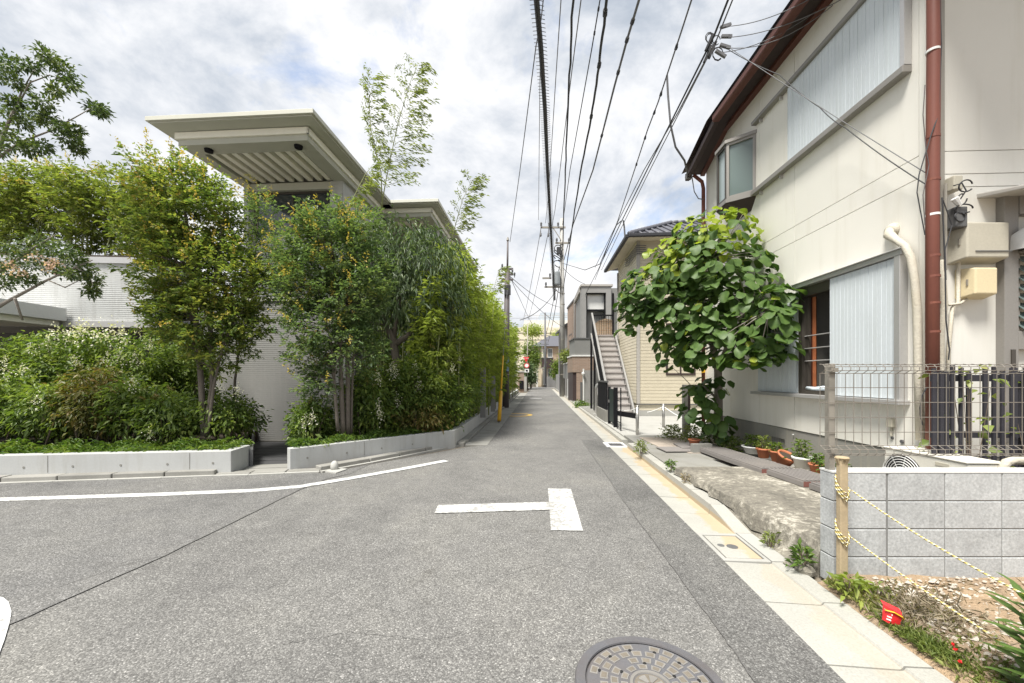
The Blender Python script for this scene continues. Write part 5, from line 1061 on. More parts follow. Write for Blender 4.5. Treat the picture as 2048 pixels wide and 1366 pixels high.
# ---------------------------------------------------------------- overhead cables
def cable(label, pts, h0, h1=None, r=.012, m='cable', clamps=(), group='overhead cables', spiral=False, wav=0):
    h1 = h0 if h1 is None else h1; n = len(pts); P = []
    for i, (px, py) in enumerate(pts):
        h = h0+(h1-h0)*i/(n-1); Y = F*(h-H)/(HY-py); P.append(PX(px, py, Y))
    Q = []
    for a, b_ in zip(P[:-1], P[1:]):
        k = 6
        for j in range(k): Q.append(a.lerp(b_, j/k))
    Q.append(P[-1])
    if wav:
        rw = random.Random(len(label))
        for i in range(1, len(Q)-1): Q[i] = Q[i]+Vector((rw.uniform(-wav,wav),0,rw.uniform(-wav,wav)))
    t = thing('overhead_cable', label, 'cable', tuple(Q[0]), group)
    MB().tube(Q, r, 6).build('cable_line', M[m], t, smooth=True)
    for f in clamps:
        i = int(f*(len(Q)-1)); d = (Q[i+1]-Q[i]).normalized(); MB().tube([Q[i]-d*.05, Q[i]+d*.05], r*1.6, 6).build('clamp', M['cable'], t)
        MB().box(Q[i].x-.01,Q[i].x+.018,Q[i].y-.025,Q[i].y+.025,Q[i].z-.035,Q[i].z+.01).build('clamp', M['cable'], t)
    if spiral:
        b = MB(); pos = 0; i = 0
        for a, b_ in zip(Q[:-1], Q[1:]):
            L = (b_-a).length; d = (b_-a)/max(L,1e-6); sd = Vector((d.y,-d.x,0)).normalized(); u = d.cross(sd)
            k = max(1,int(L/.055))
            if a.y > 26: continue
            for j in range(k):
                c_ = a.lerp(b_, j/k); an = (i*.9); i += 1
                for s in (0, math.pi/2, math.pi, 3*math.pi/2):
                    v_ = sd*math.cos(an*0+s+.2)+u*math.sin(s+.2); b.bar(c_+v_*r*.8, c_+v_*.088+d*.012, .0055,.0055)
        o = b.build('bird_guard', M['cable'], t); o['kind'] = 'stuff'
    return t
cable('thick black cable bristling with bird guard spikes', [(1066,-120),(1073,0),(1082,100),(1090,220),(1095,340),(1100,430),(1105,520),(1109,600)], 6.0, 6.2, .036, spiral=True)
cable('thin wire just right of the bristling cable', [(1130,-100),(1122,0),(1112,150),(1103,294),(1096,400),(1091,446)], 12.6, 12.75, .016, 'cable_grey')
cable('black cable fourth from the left at the top of the sky', [(1148,-100),(1146,0),(1138,174),(1131,340),(1127,450),(1121,580)], 6.5, 6.6, .017, wav=.01)
cable('thin wire crossing the black fourth cable', [(1176,-100),(1162,0),(1144,140),(1120,340),(1110,420),(1104,452)], 12.4, 12.6, .018, 'cable_grey')
cable('thin wire with two clamps near the top', [(1216,-100),(1200,0),(1184,95),(1140,340),(1125,450)], 9.4, 9.6, .014, clamps=(.32,.42))
cable('thick cable with curled ties in the upper middle', [(1230,-110),(1214,0),(1198,130),(1183,233),(1162,340),(1145,450),(1125,590)], 6.2, 6.4, .019, 'cable', clamps=(.2,.35,.5), wav=.007)
cable('thick grey cable sweeping right with dark bindings', [(1310,-120),(1278,0),(1254,80),(1229,172),(1186,340),(1146,450),(1128,520)], 7.0, 8.0, .021, 'cable_grey', clamps=(.26,.36,.45,.6))
cable('wire that splits above the brown eaves', [(1412,-100),(1383,0),(1363,62),(1334,150),(1316,205),(1295,260),(1269,340),(1236,440),(1190,560)], 7.0, 6.6, .013, 'cable_grey', clamps=(.3,.46,.56,.65,.74))
cable('bundle of wires passing the tangle by the eaves', [(1488,-90),(1456,0),(1428,72),(1294,340),(1237,455),(1196,540),(1160,610)], 6.6, 6.6, .016, 'cable')
cable('second wire of the bundle passing the tangle', [(1500,-90),(1465,0),(1433,80),(1300,340),(1243,455),(1203,540)], 6.7, 6.7, .011, 'cable_grey')
cable('third wire of the bundle below the tangle', [(1424,95),(1356,225),(1288,340),(1230,455),(1190,535)], 6.5, 6.5, .012, 'cable_grey')
cable('thin wire down to the tip of the dark pole', [(1100,-120),(1082,40),(1072,92),(1040,340),(1020,484)], 9.2, 7.95, .012, 'cable_grey')
cable('thin wire left of the bristling cable low in the sky', [(1081,60),(1079,240),(1078,340),(1077,440)], 12.8, 12.75, .014, 'cable_grey')
def wire3(label, P, r=.01, m='cable_grey', group='overhead cables', sag=0):
    t = thing('overhead_cable', label, 'cable', tuple(P[0]), group); Q = []
    for a, b_ in zip(P[:-1], P[1:]):
        for j in range(12): f = j/12; Q.append(Vector(a).lerp(Vector(b_), f)-Vector((0,0,sag*4*f*(1-f))))
    Q.append(Vector(P[-1])); MB().tube(Q, r, 6).build('cable_line', M[m], t, smooth=True); return t
wire3('curved drop wire to the eaves corner of the white house', [PX(1334,150,8.2), PX(1336,190,8.25), PX(1341,249,8.3), PX(1351,294,8.4), PX(1369,321,8.5), HW(9.06,.39,6.0)], .02)
tg = thing('cable_tangle', 'tangle of cable joints and loops hanging beside the brown eaves', 'cable joint', tuple(PX(1430,92,6.3)))
rg = random.Random(4); b = MB()
for k in range(7):
    c_ = PX(1424+rg.uniform(-8,14), 92+rg.uniform(-22,22), 6.3); rr = rg.uniform(.05,.11); b.tube([c_+Vector((rr*math.cos(a*.7)*.8,.02*a*.2,rr*math.sin(a*.7))) for a in range(9)], .007, 5)
b.build('wire_loops', M['cable'], tg); b = MB()
for px, py in ((1418,85),(1424,100),(1415,108)): c_ = PX(px,py,6.3); b.bar(c_-Vector((.05,0,.13)), c_+Vector((.06,0,.13)), .035,.04)
b.build('joint_sleeves', M['cable'], tg)
for i, (px, py) in enumerate(((1450,55),(1452,74),(1449,92),(1440,105))): c_ = PX(px,py,6.25); MB().bar(c_-Vector((.07,0,-.01*i)), c_+Vector((.09,0,.05-.04*i)), .04,.04).build('wire_clamp', M['cable_grey'], tg)
for i, (p0, p1, sg_) in enumerate((((1450,53),(1650,-20),.1),((1455,75),(1690,-5),.1),((1450,95),(1740,-60),.3),((1445,105),(1760,-90),.25))):
    wire3(['topmost thin wire running right from the tangle','second thin wire running right from the tangle','third thin wire sagging under the eaves','lowest looped wire sagging under the eaves'][i], [PX(*p0,6.25), PX(*p1,5.0)], .0055, 'cable_grey', sag=sg_)
wire3('straight thin wire from the tangle to the downpipe clamp', [PX(1458,95,6.25), PX(1878,362,3.88)], .0045, 'cable_grey', sag=.02)
wire3('wavy black wire from the tangle to the downpipe clamp', [PX(1455,98,6.25), PX(1560,150,5.6), PX(1640,215,5.1), PX(1690,255,4.85), PX(1870,380,3.88)], .006, 'cable', sag=.025)
wire3('wire crossing the lane from the dark pole to the tall pole', [(-.1,18.85,6.2), (3.6,29.6,6.6)], .014, sag=.25)
wire3('lower wire from the dark pole toward the stair building', [(-.1,18.85,6.1), (3.5,26,4.6)], .012, sag=.25)
wire3('drooping cable from the tall pole to the beige house eaves', [(3.75,29.7,9.9), PX(1170,540,20.5), PX(1200,528,18.5), PX(1233,450,16), (3.95,14.5,7.1)], .02)
wire3('cable slanting from the tall pole to the grey framed building', [(3.75,29.7,9.6), (4.6,25.2,7.3)], .016, 'cable', sag=.15)
wire3('wire from the tall pole down to the bamboo', [(3.3,29.5,7.9), PX(1040,640,24)], .025, sag=.4)
wire3('long level wire in front of the apartment block', [(-4,52,9.2), (9,52,9.3)], .02, sag=.15)
wire3('pair of wires hanging left of the tall pole', [(2.15,29.5,12.5), (1.6,58,9.6)], .022, sag=.5)
wire3('inner wire hanging left of the tall pole', [(2.75,29.5,12.5), (2.3,58,9.6)], .022, sag=.5)
wire3('lower wire running on past the tall pole', [(3.5,29.5,9.6), (4.65,56.2,7.0)], .03, sag=.5)
wire3('wire over the far roofs beyond the tall pole', [(3.5,29.5,8.4), (5.0,56.2,6.2)], .03, sag=.6)
wire3('slack wire from dark pole to far lane end', [(-.1,18.9,6.2), (4.3,56.2,6.6)], .014, sag=.4)
sp2 = thing('service_mast', 'thin bent service mast with wires above the beige house eaves', 'mast', (4.1,14.6,6.2)); MB().tube([(4.15,14.6,6.2),(4.1,14.6,6.9),(4.05,14.55,7.15)], .03, 8).build('mast_pipe', M['dark_grey'], sp2)
# ---------------------------------------------------------------- modern house on the left
mo = thing('modern_house', 'pale modern house with ribbed walls and wide flat canopy roofs behind the trees', 'house', (-6,11.5,0))
LD = Vector((.0688,1,0)).normalized(); LN = Vector((1,-.0688,0)).normalized()
def MXF(x0, y0): return Matrix(((LN.x,LD.x,0,x0),(LN.y,LD.y,0,y0),(0,0,1,0),(0,0,0,1)))   # local: right, along the lane, up
# entrance wall, ribbed
b = MB(); b.ribbed((-7.2,9.15),(-3.5,8.9),.0,3.15,.045,.004,(-.07,-1)); b.build('entry_wall', M['rib_grey'], mo)
b = MB(); b.prism([(-7.2,9.16),(-3.5,8.91),(-3.45,9.2),(-7.2,9.4)], -.04, 3.16); b.build('entry_wall_core', M['rib_grey'], mo)
MB().prism([(-7.25,9.12),(-3.45,8.86),(-3.42,9.25),(-7.2,9.45)], 3.16, 3.24).build('wall_cap', M['roof_cream'], mo)
# canopy roof over the terrace
def slab_roof(x0, y0, wx, ly, z, ov_front, ov_side, nb):
    xf = MXF(x0, y0); t = .10
    b = MB(xf)
    b.box(-wx,0,0,ly,z,z+t); b.build('roof_slab', M['roof_cream'], mo, bevel=.006)
    b = MB(xf); b.box(-wx+.06,-.06,.06,ly-.02,z-.03,z-.003); b.build('drip_edge', M['soffit'], mo)
    b = MB(xf); b.box(-wx+ov_side,-ov_side,ov_front,ov_front+.42,z-.34,z-.032); b.box(-ov_side-.40,-ov_side,ov_front+.42,ly,z-.34,z-.032); b.box(-wx+ov_side,-wx+ov_side+.3,ov_front+.42,ly,z-.34,z-.032)
    b.build('edge_beam', M['soffit'], mo, bevel=.004)
    g_ = MB(xf); g_.box(-wx+ov_side-.05,-ov_side+.05,ov_front-.05,ov_front-.003,z-.20,z-.05); g_.box(-ov_side+.003,-ov_side+.05,ov_front-.05,ly,z-.20,z-.05); g_.build('eaves_gutter', M['beam'], mo)
    a = -wx+ov_side+.3; c_ = -ov_side-.40; st = (c_-a)/nb
    for i in range(nb): MB(xf).box(a+st*(i+.30),a+st*(i+.30)+st*.48,ov_front+.42,ov_front+2.0,z-.30,z-.05).build('louvre_beam', M['beam'], mo, bevel=.004)
    return xf
xf = slab_roof(-4.48, 9.0, 4.05, 5.6, 7.40, .45, .40, 9)
b = MB(xf); b.box(-3.35,-.9,2.42,2.56,6.85,7.06); b.build('head_beam', M['soffit'], mo)
b = MB(xf); b.box(-3.45,-3.32,2.35,2.55,3.1,7.06); b.build('post', M['rib_white'], mo)
b = MB(); a_ = xf @ Vector((-.9,2.4,0)); c_ = xf @ Vector((-.52,2.4,0)); d_ = xf @ Vector((-.52,5.5,0)); b.ribbed(xy(a_),xy(c_),.2,7.06,.045,.004,(-.07,-1)); b.ribbed(xy(c_),xy(d_),.2,7.06,.045,.005,(1,-.07)); b.build('ribbed_wall', M['rib_white'], mo)
b = MB(xf); b.box(-.89,-.53,2.42,5.5,.2,7.06); b.box(-3.4,-.89,2.6,5.5,.2,3.1); b.build('wall_core', M['rib_white'], mo)
wall_window(mo, xf @ Vector((-3.3,2.55,0)), xf @ Vector((-.9,2.55,0)), 5.6, 6.85, .06, .06, 'bronze', 'glass', (.5,))
b = MB(xf); b.box(-3.3,-.9,2.5,2.62,3.2,5.6); b.build('parapet', M['rib_white'], mo)
b = MB(xf); b.box(-3.35,-.9,2.9,5.5,3.1,7.0); b.build('room', M['dark_grey'], mo)
for x, y in ((-3.05,.66),(-.75,.66)): c_ = xf @ Vector((x,y,7.055)); MB().lathe(c_.x,c_.y,[(.0,7.0),(.09,7.0),(.1,7.06)],14).build('downlight', M['black'], mo)
xf2 = slab_roof(-2.50, 13.55, 3.4, 9.0, 7.4, .4, .35, 7)
b = MB(); a_ = xf2 @ Vector((-.85,1.6,0)); c_ = xf2 @ Vector((-.45,1.6,0)); d_ = xf2 @ Vector((-.45,9,0)); b.ribbed(xy(a_),xy(c_),.2,7.06,.05,.008,(-.07,-1)); b.ribbed(xy(c_),xy(d_),.2,7.06,.05,.008,(1,-.07)); b.build('ribbed_wall', M['rib_white'], mo)
b = MB(xf2); b.box(-.84,-.46,1.62,9,.2,7.06); b.box(-3.2,-.84,2.2,9,.2,7.06); b.build('wall_core', M['rib_white'], mo)
wall_window(mo, xf2 @ Vector((-2.6,2.18,0)), xf2 @ Vector((-.9,2.18,0)), 5.5, 6.9, .06, .05, 'bronze', 'glass_pale')
# terrace box on the far left
tz = 4.20
b = MB(); b.ribbed((-17,8.75),(-8.3,9.35),2.72,tz-.12,.045,.005,(.07,-1)); b.build('terrace_wall', M['rib_white'], mo)
b = MB(); b.prism([(-17,8.77),(-8.3,9.37),(-8.3,11),(-17,11)], 2.62, tz-.06); b.build('terrace_core', M['rib_white'], mo)
b = MB(); b.prism([(-17,8.70),(-8.25,9.30),(-8.25,9.46),(-17,8.86)], tz-.12, tz+.02); b.build('terrace_cap', M['alu'], mo); b = MB(); b.prism([(-17,8.71),(-8.27,9.31),(-8.27,11),(-17,10)], tz+.022, tz+.06); b.build('terrace_soil', M['bed_soil'], mo)
b = MB(); b.prism([(-17,8.70),(-8.25,9.30),(-8.25,9.40),(-17,8.80)], 2.60, 2.74); b.build('terrace_sill', M['alu'], mo)
b = MB(); b.prism([(-17,10.4),(-6.5,11.0),(-6.5,11.2),(-17,11.2)], 0, 2.62); b.build('garage_back', M['dark_grey'], mo)
b = MB(); b.prism([(-10.18,9.15),(-10.12,5.2),(-16,4.8),(-16,8.75)], 2.72, 3.02); b.build('porch_canopy', M['white'], mo, bevel=.01)
b = MB(); b.prism([(-10.3,9.1),(-10.25,5.3),(-15.9,4.9),(-15.9,8.7)], 2.60, 2.717); b.build('canopy_underside', M['beam'], mo)
MB().cyl(-9.9,6.2,.2,2.6,.04,10).build('canopy_post', M['dark_grey'], mo)
# screen posts along the lane inside the bamboo
scp = thing('screen_fence', 'grey slat posts of a garden screen among the bamboo by the lane', 'fence', (-1.0,10,.27))
for px, py0, py1, Y in ((967,735,812,11.6),(987,752,800,13.6)):
    X = (px-HX)/F*Y; MB().box(X-.10,X+.06,Y,Y+.08,.27,H-(py0-HY)*Y/F).build('post', M['mid_grey'], scp)
# ---------------------------------------------------------------- planting
rng = np.random.default_rng(12)
def unit(v): return v/np.maximum(np.linalg.norm(v,axis=1,keepdims=True),1e-9)
def leafmesh(name, P, A, Nn, L, W, m, parent, droop=0.15, fold=0.12, kind=None):
    n = len(P); A = unit(A); S = unit(np.cross(A,Nn)); U = unit(np.cross(S,A)); L = np.broadcast_to(L,(n,))[:,None]
    org = np.array(ORG[parent.name]) if parent else np.zeros(3)
    V = np.empty((n,4,3)); V[:,0] = P; mid = P + A*L*.42
    V[:,1] = mid + S*L*W*.5 + U*L*fold; V[:,2] = P + A*L - np.array([0,0,1])*L*droop; V[:,3] = mid - S*L*W*.5 + U*L*fold
    V -= org; me = bpy.data.meshes.new(name); me.vertices.add(n*4); me.vertices.foreach_set('co', V.ravel())
    b = np.arange(n)[:,None]*4; tri = np.concatenate([b+np.array([[0,1,2]]), b+np.array([[0,2,3]])],1).ravel()
    me.loops.add(n*6); me.loops.foreach_set('vertex_index', tri.astype(np.int32)); me.polygons.add(n*2)
    me.polygons.foreach_set('loop_start', (np.arange(n*2)*3).astype(np.int32)); me.polygons.foreach_set('loop_total', np.full(n*2,3,np.int32))
    me.materials.append(m); me.update(calc_edges=True); me.validate(); o = link(name, me, parent)
    if kind: o['kind'] = kind
    return o
def B(px, py, Y, rx, ry, rd=None):              # an ellipsoid of foliage: where it is and how big, in metres
    c_ = PX(px,py,Y); return (np.array(c_), np.array([rx*Y/F, rd if rd else rx*Y/F*.8, ry*Y/F]))
def clump_centres(blobs, n, surf=.55):
    vol = np.array([r[0]*r[1]*r[2] for c_, r in blobs])**.75; idx = rng.choice(len(blobs), n, p=vol/vol.sum())
    d = unit(rng.normal(size=(n,3))); rad = rng.random(n)**(1/3); rad = rad**surf
    C_ = np.array([blobs[i][0] for i in idx]); R_ = np.array([blobs[i][1] for i in idx])
    return C_ + d*R_*rad[:,None], d
def clump_leaves(C_, D_, per, rc, L, spread=1.0, flat=.6, down=.15, out=.7, lv=.3, frond=0):
    n = len(C_); k = n*per
    if frond:
        ax = unit(D_*np.array([1,1,.5])+rng.normal(size=(n,3))*.45+np.array([0,0,.32])); ln = frond*(.55+.8*rng.random(n)); a = np.repeat(ax,per,0); f = rng.random(k); sd = unit(np.cross(a, np.array([0,0,1.0])+rng.normal(size=(k,3))*.2))
        wd = rc*np.sin(np.pi*(.12+.86*f)); la = rng.uniform(-1,1,k); P = np.repeat(C_-ax*(ln*.5)[:,None],per,0)+a*(f*np.repeat(ln,per))[:,None]+sd*(wd*la)[:,None]+rng.normal(size=(k,3))*.012; P[:,2] -= .35*wd*np.abs(la)
        A = unit(a*.75+sd*np.sign(la)[:,None]*.75+rng.normal(size=(k,3))*.25-np.array([0,0,down])); Nn = unit(np.array([0,0,1.0])+rng.normal(size=(k,3))*.4)
        return P, A, Nn, L*(1+lv*rng.normal(size=k)).clip(.45,1.7)
    c_ = np.repeat(C_,per,0); d = np.repeat(D_,per,0); o = rng.normal(size=(k,3))*rc*np.array([1,1,flat]); P = c_+o
    A = unit(unit(o)*out + d*.35 + rng.normal(size=(k,3))*.55*spread - np.array([0,0,down])); Nn = unit(np.array([0,0,1.0])+rng.normal(size=(k,3))*.55+d*.35)
    return P, A, Nn, L*(1+lv*rng.normal(size=k)).clip(.45,1.7)
def limb(b, p0, p1, r0, r1, bend=.12, n=5, k=6):
    p0 = Vector(p0); p1 = Vector(p1); L = (p1-p0).length; w_ = Vector(rng.normal(size=3)*bend*L); pts = []; rs = []
    for i in range(n+1):
        f = i/n; q = p0.lerp(p1,f)+w_*(f*(1-f))*1.2; q.z -= 0*f; pts.append(q); rs.append(r0+(r1-r0)*f)
    b.tube(pts, rs, k)
def plant(name, label, cat, base, blobs, m, stems, nc, per, rc, L, W, group=None, surf=.55, flat=.6, down=.15, twigs=40, twig_r=.006, bark='bark', droop=.15, young=None, extra_m=None, out=.7, crown='crown', frond=0):
    t = thing(name, label, cat, tuple(base), group)
    C_, D_ = clump_centres(blobs, nc, surf); P, A, Nn, LL = clump_leaves(C_, D_, per, rc, L, flat=flat, down=down, out=out, frond=frond)
    leafmesh(crown, P, A, Nn, LL, W, M[m], t, droop)
    b = MB(); tips = []
    for st in stems:
        pts = [Vector(p) for p,_ in st]; rs = [r for _,r in st]; fine = []; fr = []
        for i in range(len(pts)-1):
            for j in range(4): f = j/4; fine.append(pts[i].lerp(pts[i+1],f)); fr.append(rs[i]+(rs[i+1]-rs[i])*f)
        fine.append(pts[-1]); fr.append(rs[-1]); b.tube(fine, fr, 8); tips += list(zip(fine[len(fine)//3:],fr[len(fine)//3:]))
    if twigs and tips:
        T_ = np.array([p for p,_ in tips]); sel = rng.choice(len(C_), min(twigs,len(C_)), replace=False)
        for i in sel:
            j = int(np.argmin(np.linalg.norm(T_-C_[i]+np.array([0,0,.3]),axis=1))); limb(b, T_[j], C_[i], max(twig_r,min(tips[j][1]*.5,.02)), twig_r*.5, .10, 4, 5)
    b.build('trunk', M[bark], t, smooth=True)
    if young:
        ny, ym, yr = young; up = np.argsort(-(D_[:,2]*.6+rng.random(len(D_))*1.2 - D_[:,1]*.4))[:ny]; c_ = C_[up]+D_[up]*rc*1.2
        k = 16; f = np.tile(np.linspace(0,1,k),ny); dd = np.repeat(unit(D_[up]*.7+np.array([0,0,.35])+rng.normal(size=(ny,3))*.35),k,0)
        P = np.repeat(c_,k,0)+dd*(f*yr)[:,None]+rng.normal(size=(ny*k,3))*.015; A = unit(dd*.5+rng.normal(size=(ny*k,3))*.7); leafmesh('young_shoots', P, A, unit(rng.normal(size=(ny*k,3))+np.array([0,-.4,1])), L*.75, W*1.1, M[ym], t, .05, .12, 'stuff')
    return t, C_, D_
def flowers(t, pts, r, n=70, m='petal', h=1.5):
    for p in pts:
        p = np.array(p); o = rng.normal(size=(n,3))*r*np.array([.5,.5,.5*h]); z = (o[:,2]-o[:,2].min())/(np.ptp(o[:,2])+1e-6); o[:,:2] *= (1.25-z)[:,None]
        leafmesh('flower_panicle', p+o, unit(o+rng.normal(size=(n,3))*.05), unit(rng.normal(size=(n,3))), r*.30, .8, M[m], t, 0, .05, 'stuff')
V3 = lambda v: (v[0],v[1],v[2])
# two tall small leaved trees with gold new growth
b0 = GP(408,868,.27); Yt = 6.9; b0 = PX(408,868,Yt); b0.z = .27
st = lambda pts, Y: [(PX(px,py,Y), r) for px,py,r in pts]
plant('tree', 'tall dense small leaved tree with golden tips left of the dark path', 'tree', b0,
    [B(372,425,Yt,92,95,.55),B(335,350,Yt,62,50,.4),B(405,450,Yt,70,85,.5),B(395,545,Yt,118,75,.7),B(455,560,Yt,75,85,.5),B(400,640,Yt,100,55,.6),B(300,470,Yt,48,55,.4),B(490,640,Yt,42,45,.35),B(440,700,Yt,60,40,.3),B(330,600,Yt,50,45,.4)], 'lf_maple',
    [st([(408,872,.05),(402,760,.045),(392,640,.04),(380,500,.03),(365,380,.015)],Yt), st([(412,872,.05),(425,770,.04),(420,640,.035),(440,500,.025),(450,400,.012)],Yt), st([(416,866,.03),(428,770,.024),(446,690,.016),(470,640,.010)],Yt-.1)],
    1250, 34, .10, .062, .5, None, .5, .30, .05, 160, .005, 'bark', young=(95,'lf_gold',.24), frond=.40)
Yt = 7.0; b0 = PX(692,862,Yt); b0.z = .27
plant('tree', 'slender multi stemmed small leaved tree with golden tips right of the dark path', 'tree', b0,
    [B(645,445,Yt,48,45,.4),B(592,505,Yt,48,55,.4),B(665,500,Yt,80,75,.55),B(620,560,Yt,70,70,.5),B(690,590,Yt,80,70,.5),B(650,655,Yt,78,60,.5),B(620,710,Yt,42,45,.3),B(700,700,Yt,70,55,.4),B(640,765,Yt,38,40,.3),B(715,455,Yt,42,48,.4),B(578,600,Yt,36,50,.35),B(738,560,Yt,45,65,.4)], 'lf_maple_cool',
    [st([(686,868,.045),(682,760,.04),(680,640,.032),(668,520,.022),(650,420,.01)],Yt), st([(695,868,.045),(696,760,.04),(692,640,.03),(700,520,.02),(710,430,.01)],Yt+.08), st([(676,862,.032),(668,760,.026),(662,680,.02),(625,560,.01)],Yt-.1), st([(702,866,.026),(704,780,.022),(708,690,.015)],Yt+.15)],
    1050, 33, .10, .058, .5, None, .5, .30, .05, 150, .005, 'bark', young=(85,'lf_gold',.24), frond=.38)
Yt = 7.7; b0 = PX(462,880,Yt); b0.z = .27
plant('tree', 'thin airy sapling in front of the dark terrace window between the two gold tipped trees', 'tree', b0,
    [B(520,430,Yt,32,55,.3),B(545,520,Yt,34,60,.3),B(505,570,Yt,28,60,.3)], 'lf_maple_cool', [st([(463,885,.028),(470,760,.022),(485,640,.017),(512,500,.011),(520,385,.006)],Yt), st([(487,640,.014),(525,570,.009),(550,480,.005)],Yt)],
    170, 24, .09, .055, .5, None, .6, .3, .05, 60, .004, 'bark', young=(26,'lf_gold',.22), frond=.36)
# grey green weeping tree
Yt = 8.7; b0 = PX(795,850,Yt); b0.z = .27
t, C_, D_ = plant('tree', 'broad tree with long drooping grey green leaves behind the slender tree', 'tree', b0,
    [B(790,500,Yt,95,55,.8),B(850,545,Yt,80,70,.8),B(740,545,Yt,65,70,.6),B(800,585,Yt,105,55,.8),B(880,610,Yt,45,60,.5),B(740,620,Yt,55,50,.5)], 'lf_dark',
    [st([(792,868,.10),(796,740,.09),(786,680,.085),(770,640,.06),(745,560,.03)],Yt), st([(788,690,.07),(815,672,.06),(832,645,.05),(850,560,.03)],Yt), st([(786,680,.06),(800,600,.04),(800,500,.02)],Yt)],
    420, 28, .16, .115, .19, None, .5, .9, .8, 70, .008, 'bark', .35, out=.35)
# bamboo screen along the lane
bl = [(8.75,880,560,38),(9.3,905,500,40),(9.9,925,497,32),(10.6,932,545,34),(11.4,948,550,32),(12.4,958,575,30),(13.4,970,588,28),(14.6,980,595,26),(16.0,990,605,25),(17.8,997,615,20),(20,1006,630,17),(22.5,1014,640,15),(25,1021,650,13),(28,1028,660,10)]
names = ['nearest leafy bamboo clump beside the weeping tree','second bamboo clump, the tall one with a rounded top','third bamboo clump from the corner of the garden wall','fourth bamboo clump in the row along the lane','fifth bamboo clump in the row along the lane','sixth bamboo clump, by the grey screen posts','seventh bamboo clump, just past the grey screen posts','eighth bamboo clump in the row along the lane','ninth bamboo clump, left of the yellow guy cover','tenth bamboo clump, seen just left of the dark pole','eleventh bamboo clump, right of the dark pole','twelfth bamboo clump, beyond the dark pole','thirteenth bamboo clump far down the lane','last bamboo clump at the far end of the row']
for i, (Y, px, top, hw) in enumerate(bl):
    zt = H+(HY-top)*Y/F; X = (px-HX)/F*Y-.12; hw_ = hw*Y/F; base = (X,Y,.27)
    z0 = .9 if i < 4 else .8
    bls = [(np.array([X,Y,z]), np.array([hw_*(.62 if f == 0 else 1.05-.5*f),.55+.02*Y,(zt-z0)*.2])) for f, z in ((0,z0+(zt-z0)*.15),(.3,z0+(zt-z0)*.42),(.6,z0+(zt-z0)*.66),(1,z0+(zt-z0)*.85))]
    stems = []
    for k in range(7):
        a = rng.uniform(-1,1); bb_ = rng.uniform(-.5,.5); stems.append([((X+a*hw_*.7,Y+bb_,.2),.018),((X+a*hw_*.75,Y+bb_,zt*.5),.015),((X+a*hw_*.9+.1,Y+bb_,zt*.92),.006)])
    sc_l = .115*(1+max(0,Y-10)*.035)
    t, C_, D_ = plant('bamboo', names[i], 'bamboo', base, bls, 'lf_bamboo', stems, 230 if Y < 20 else 150, 26, .10+.003*Y, sc_l, .16, 'bamboo clumps along the lane', .5, .8, .22, 30, .004, 'culm', .2, out=.5, crown='foliage', frond=.42+.012*Y)
for i, (px, top, Y, hw) in enumerate(((735,600,10.2,45),(800,560,10.6,50),(860,590,10.4,40))):
    X = (px-HX)/F*Y; zt = H+(HY-top)*Y/F; bls = [(np.array([X,Y,z]), np.array([hw*Y/F,.35,(zt-.6)*.22])) for z in (1.1,1.9,2.7,zt-.5)]
    stems = [[((X+a,Y+rng.uniform(-.3,.1)-.35,.2),.02),((X+a,Y-.35,zt*.6),.016),((X+a*1.2,Y-.2,zt),.008)] for a in rng.uniform(-.6,.6,7)]
    plant('bamboo', ['dark bamboo left behind the drooping tree trunk','dark bamboo straight behind the drooping tree trunk','dark bamboo between the drooping tree and the corner clump'][i], 'bamboo', (X,Y,.27), bls, 'lf_shrub', stems, 190, 22, .17, .12, .2, 'bamboo behind the drooping tree', .55, .8, .4, 20, .004, 'culm', .25, out=.5, crown='foliage')
# tall plumes leaning with the wind
def plume(label, Y, culms, sprays, per=20, Ls=.13):
    t = thing('bamboo', label, 'bamboo', V3(PX(*culms[0][0],Y)), 'tall bamboo plumes'); b = MB(); P = []; A = []
    for cl in culms:
        pts = [PX(px,py,Y) for px,py in cl]; b.tube(pts, [.016-.013*i/(len(pts)-1) for i in range(len(pts))], 6)
    for (x0,y0,x1,y1) in sprays:
        a = PX(x0,y0,Y+rng.uniform(-.2,.2)); c_ = PX(x1,y1,Y+rng.uniform(-.3,.3)); d = (c_-a); b.tube([a, a.lerp(c_,.5)+Vector((0,0,.05)), c_], [.005,.004,.002], 5)
        for k in range(per):
            f = rng.uniform(.08,1.05); q = a.lerp(c_,f)+Vector((0,0,.05*4*f*(1-f))); P.append(q+Vector(rng.normal(size=3)*.035)); A.append(Vector(d).normalized()*.9+Vector(rng.normal(size=3)*.28)+Vector((.4,0,-.28)))
    b.build('culm', M['culm'], t, smooth=True); n = len(P); leafmesh('foliage', np.array(P), np.array(A), unit(rng.normal(size=(n,3))*.6+np.array([0,-.3,1])), Ls*(1+.3*rng.normal(size=n)).clip(.5,1.6), .14, M['lf_plume'], t, .25)
sp_a = []
for i in range(26):
    f = i/25; x = 772+f*62-18*f*f+10*f*f; y = 372-f*240; x = 768+(f*70); wdt = 72*(1-.42*f)*(.6+.4*math.sin(f*3+.6)); sp_a.append((x,y,x+wdt+rng.uniform(-12,14),y-8-rng.uniform(-2,16)+12*f)); 
    if i % 2 == 0: sp_a.append((x,y,x-16-18*rng.random(),y-24-18*rng.random()))
for i in range(13):
    f = i/12; x = 762-24*math.sin(f*2.0); y = 345-f*185; sp_a.append((x,y,x+20+12*rng.random(),y-12*rng.random())); sp_a.append((x,y,x-8-8*rng.random(),y-20-14*rng.random()))
plume('tallest bamboo plume bending in the wind above the canopy roof', 10.0, [[(760,430),(772,360),(795,250),(822,160),(836,128)],[(765,420),(762,345),(742,260),(738,200),(748,160)]], sp_a, 46, .095)
sp_b = []
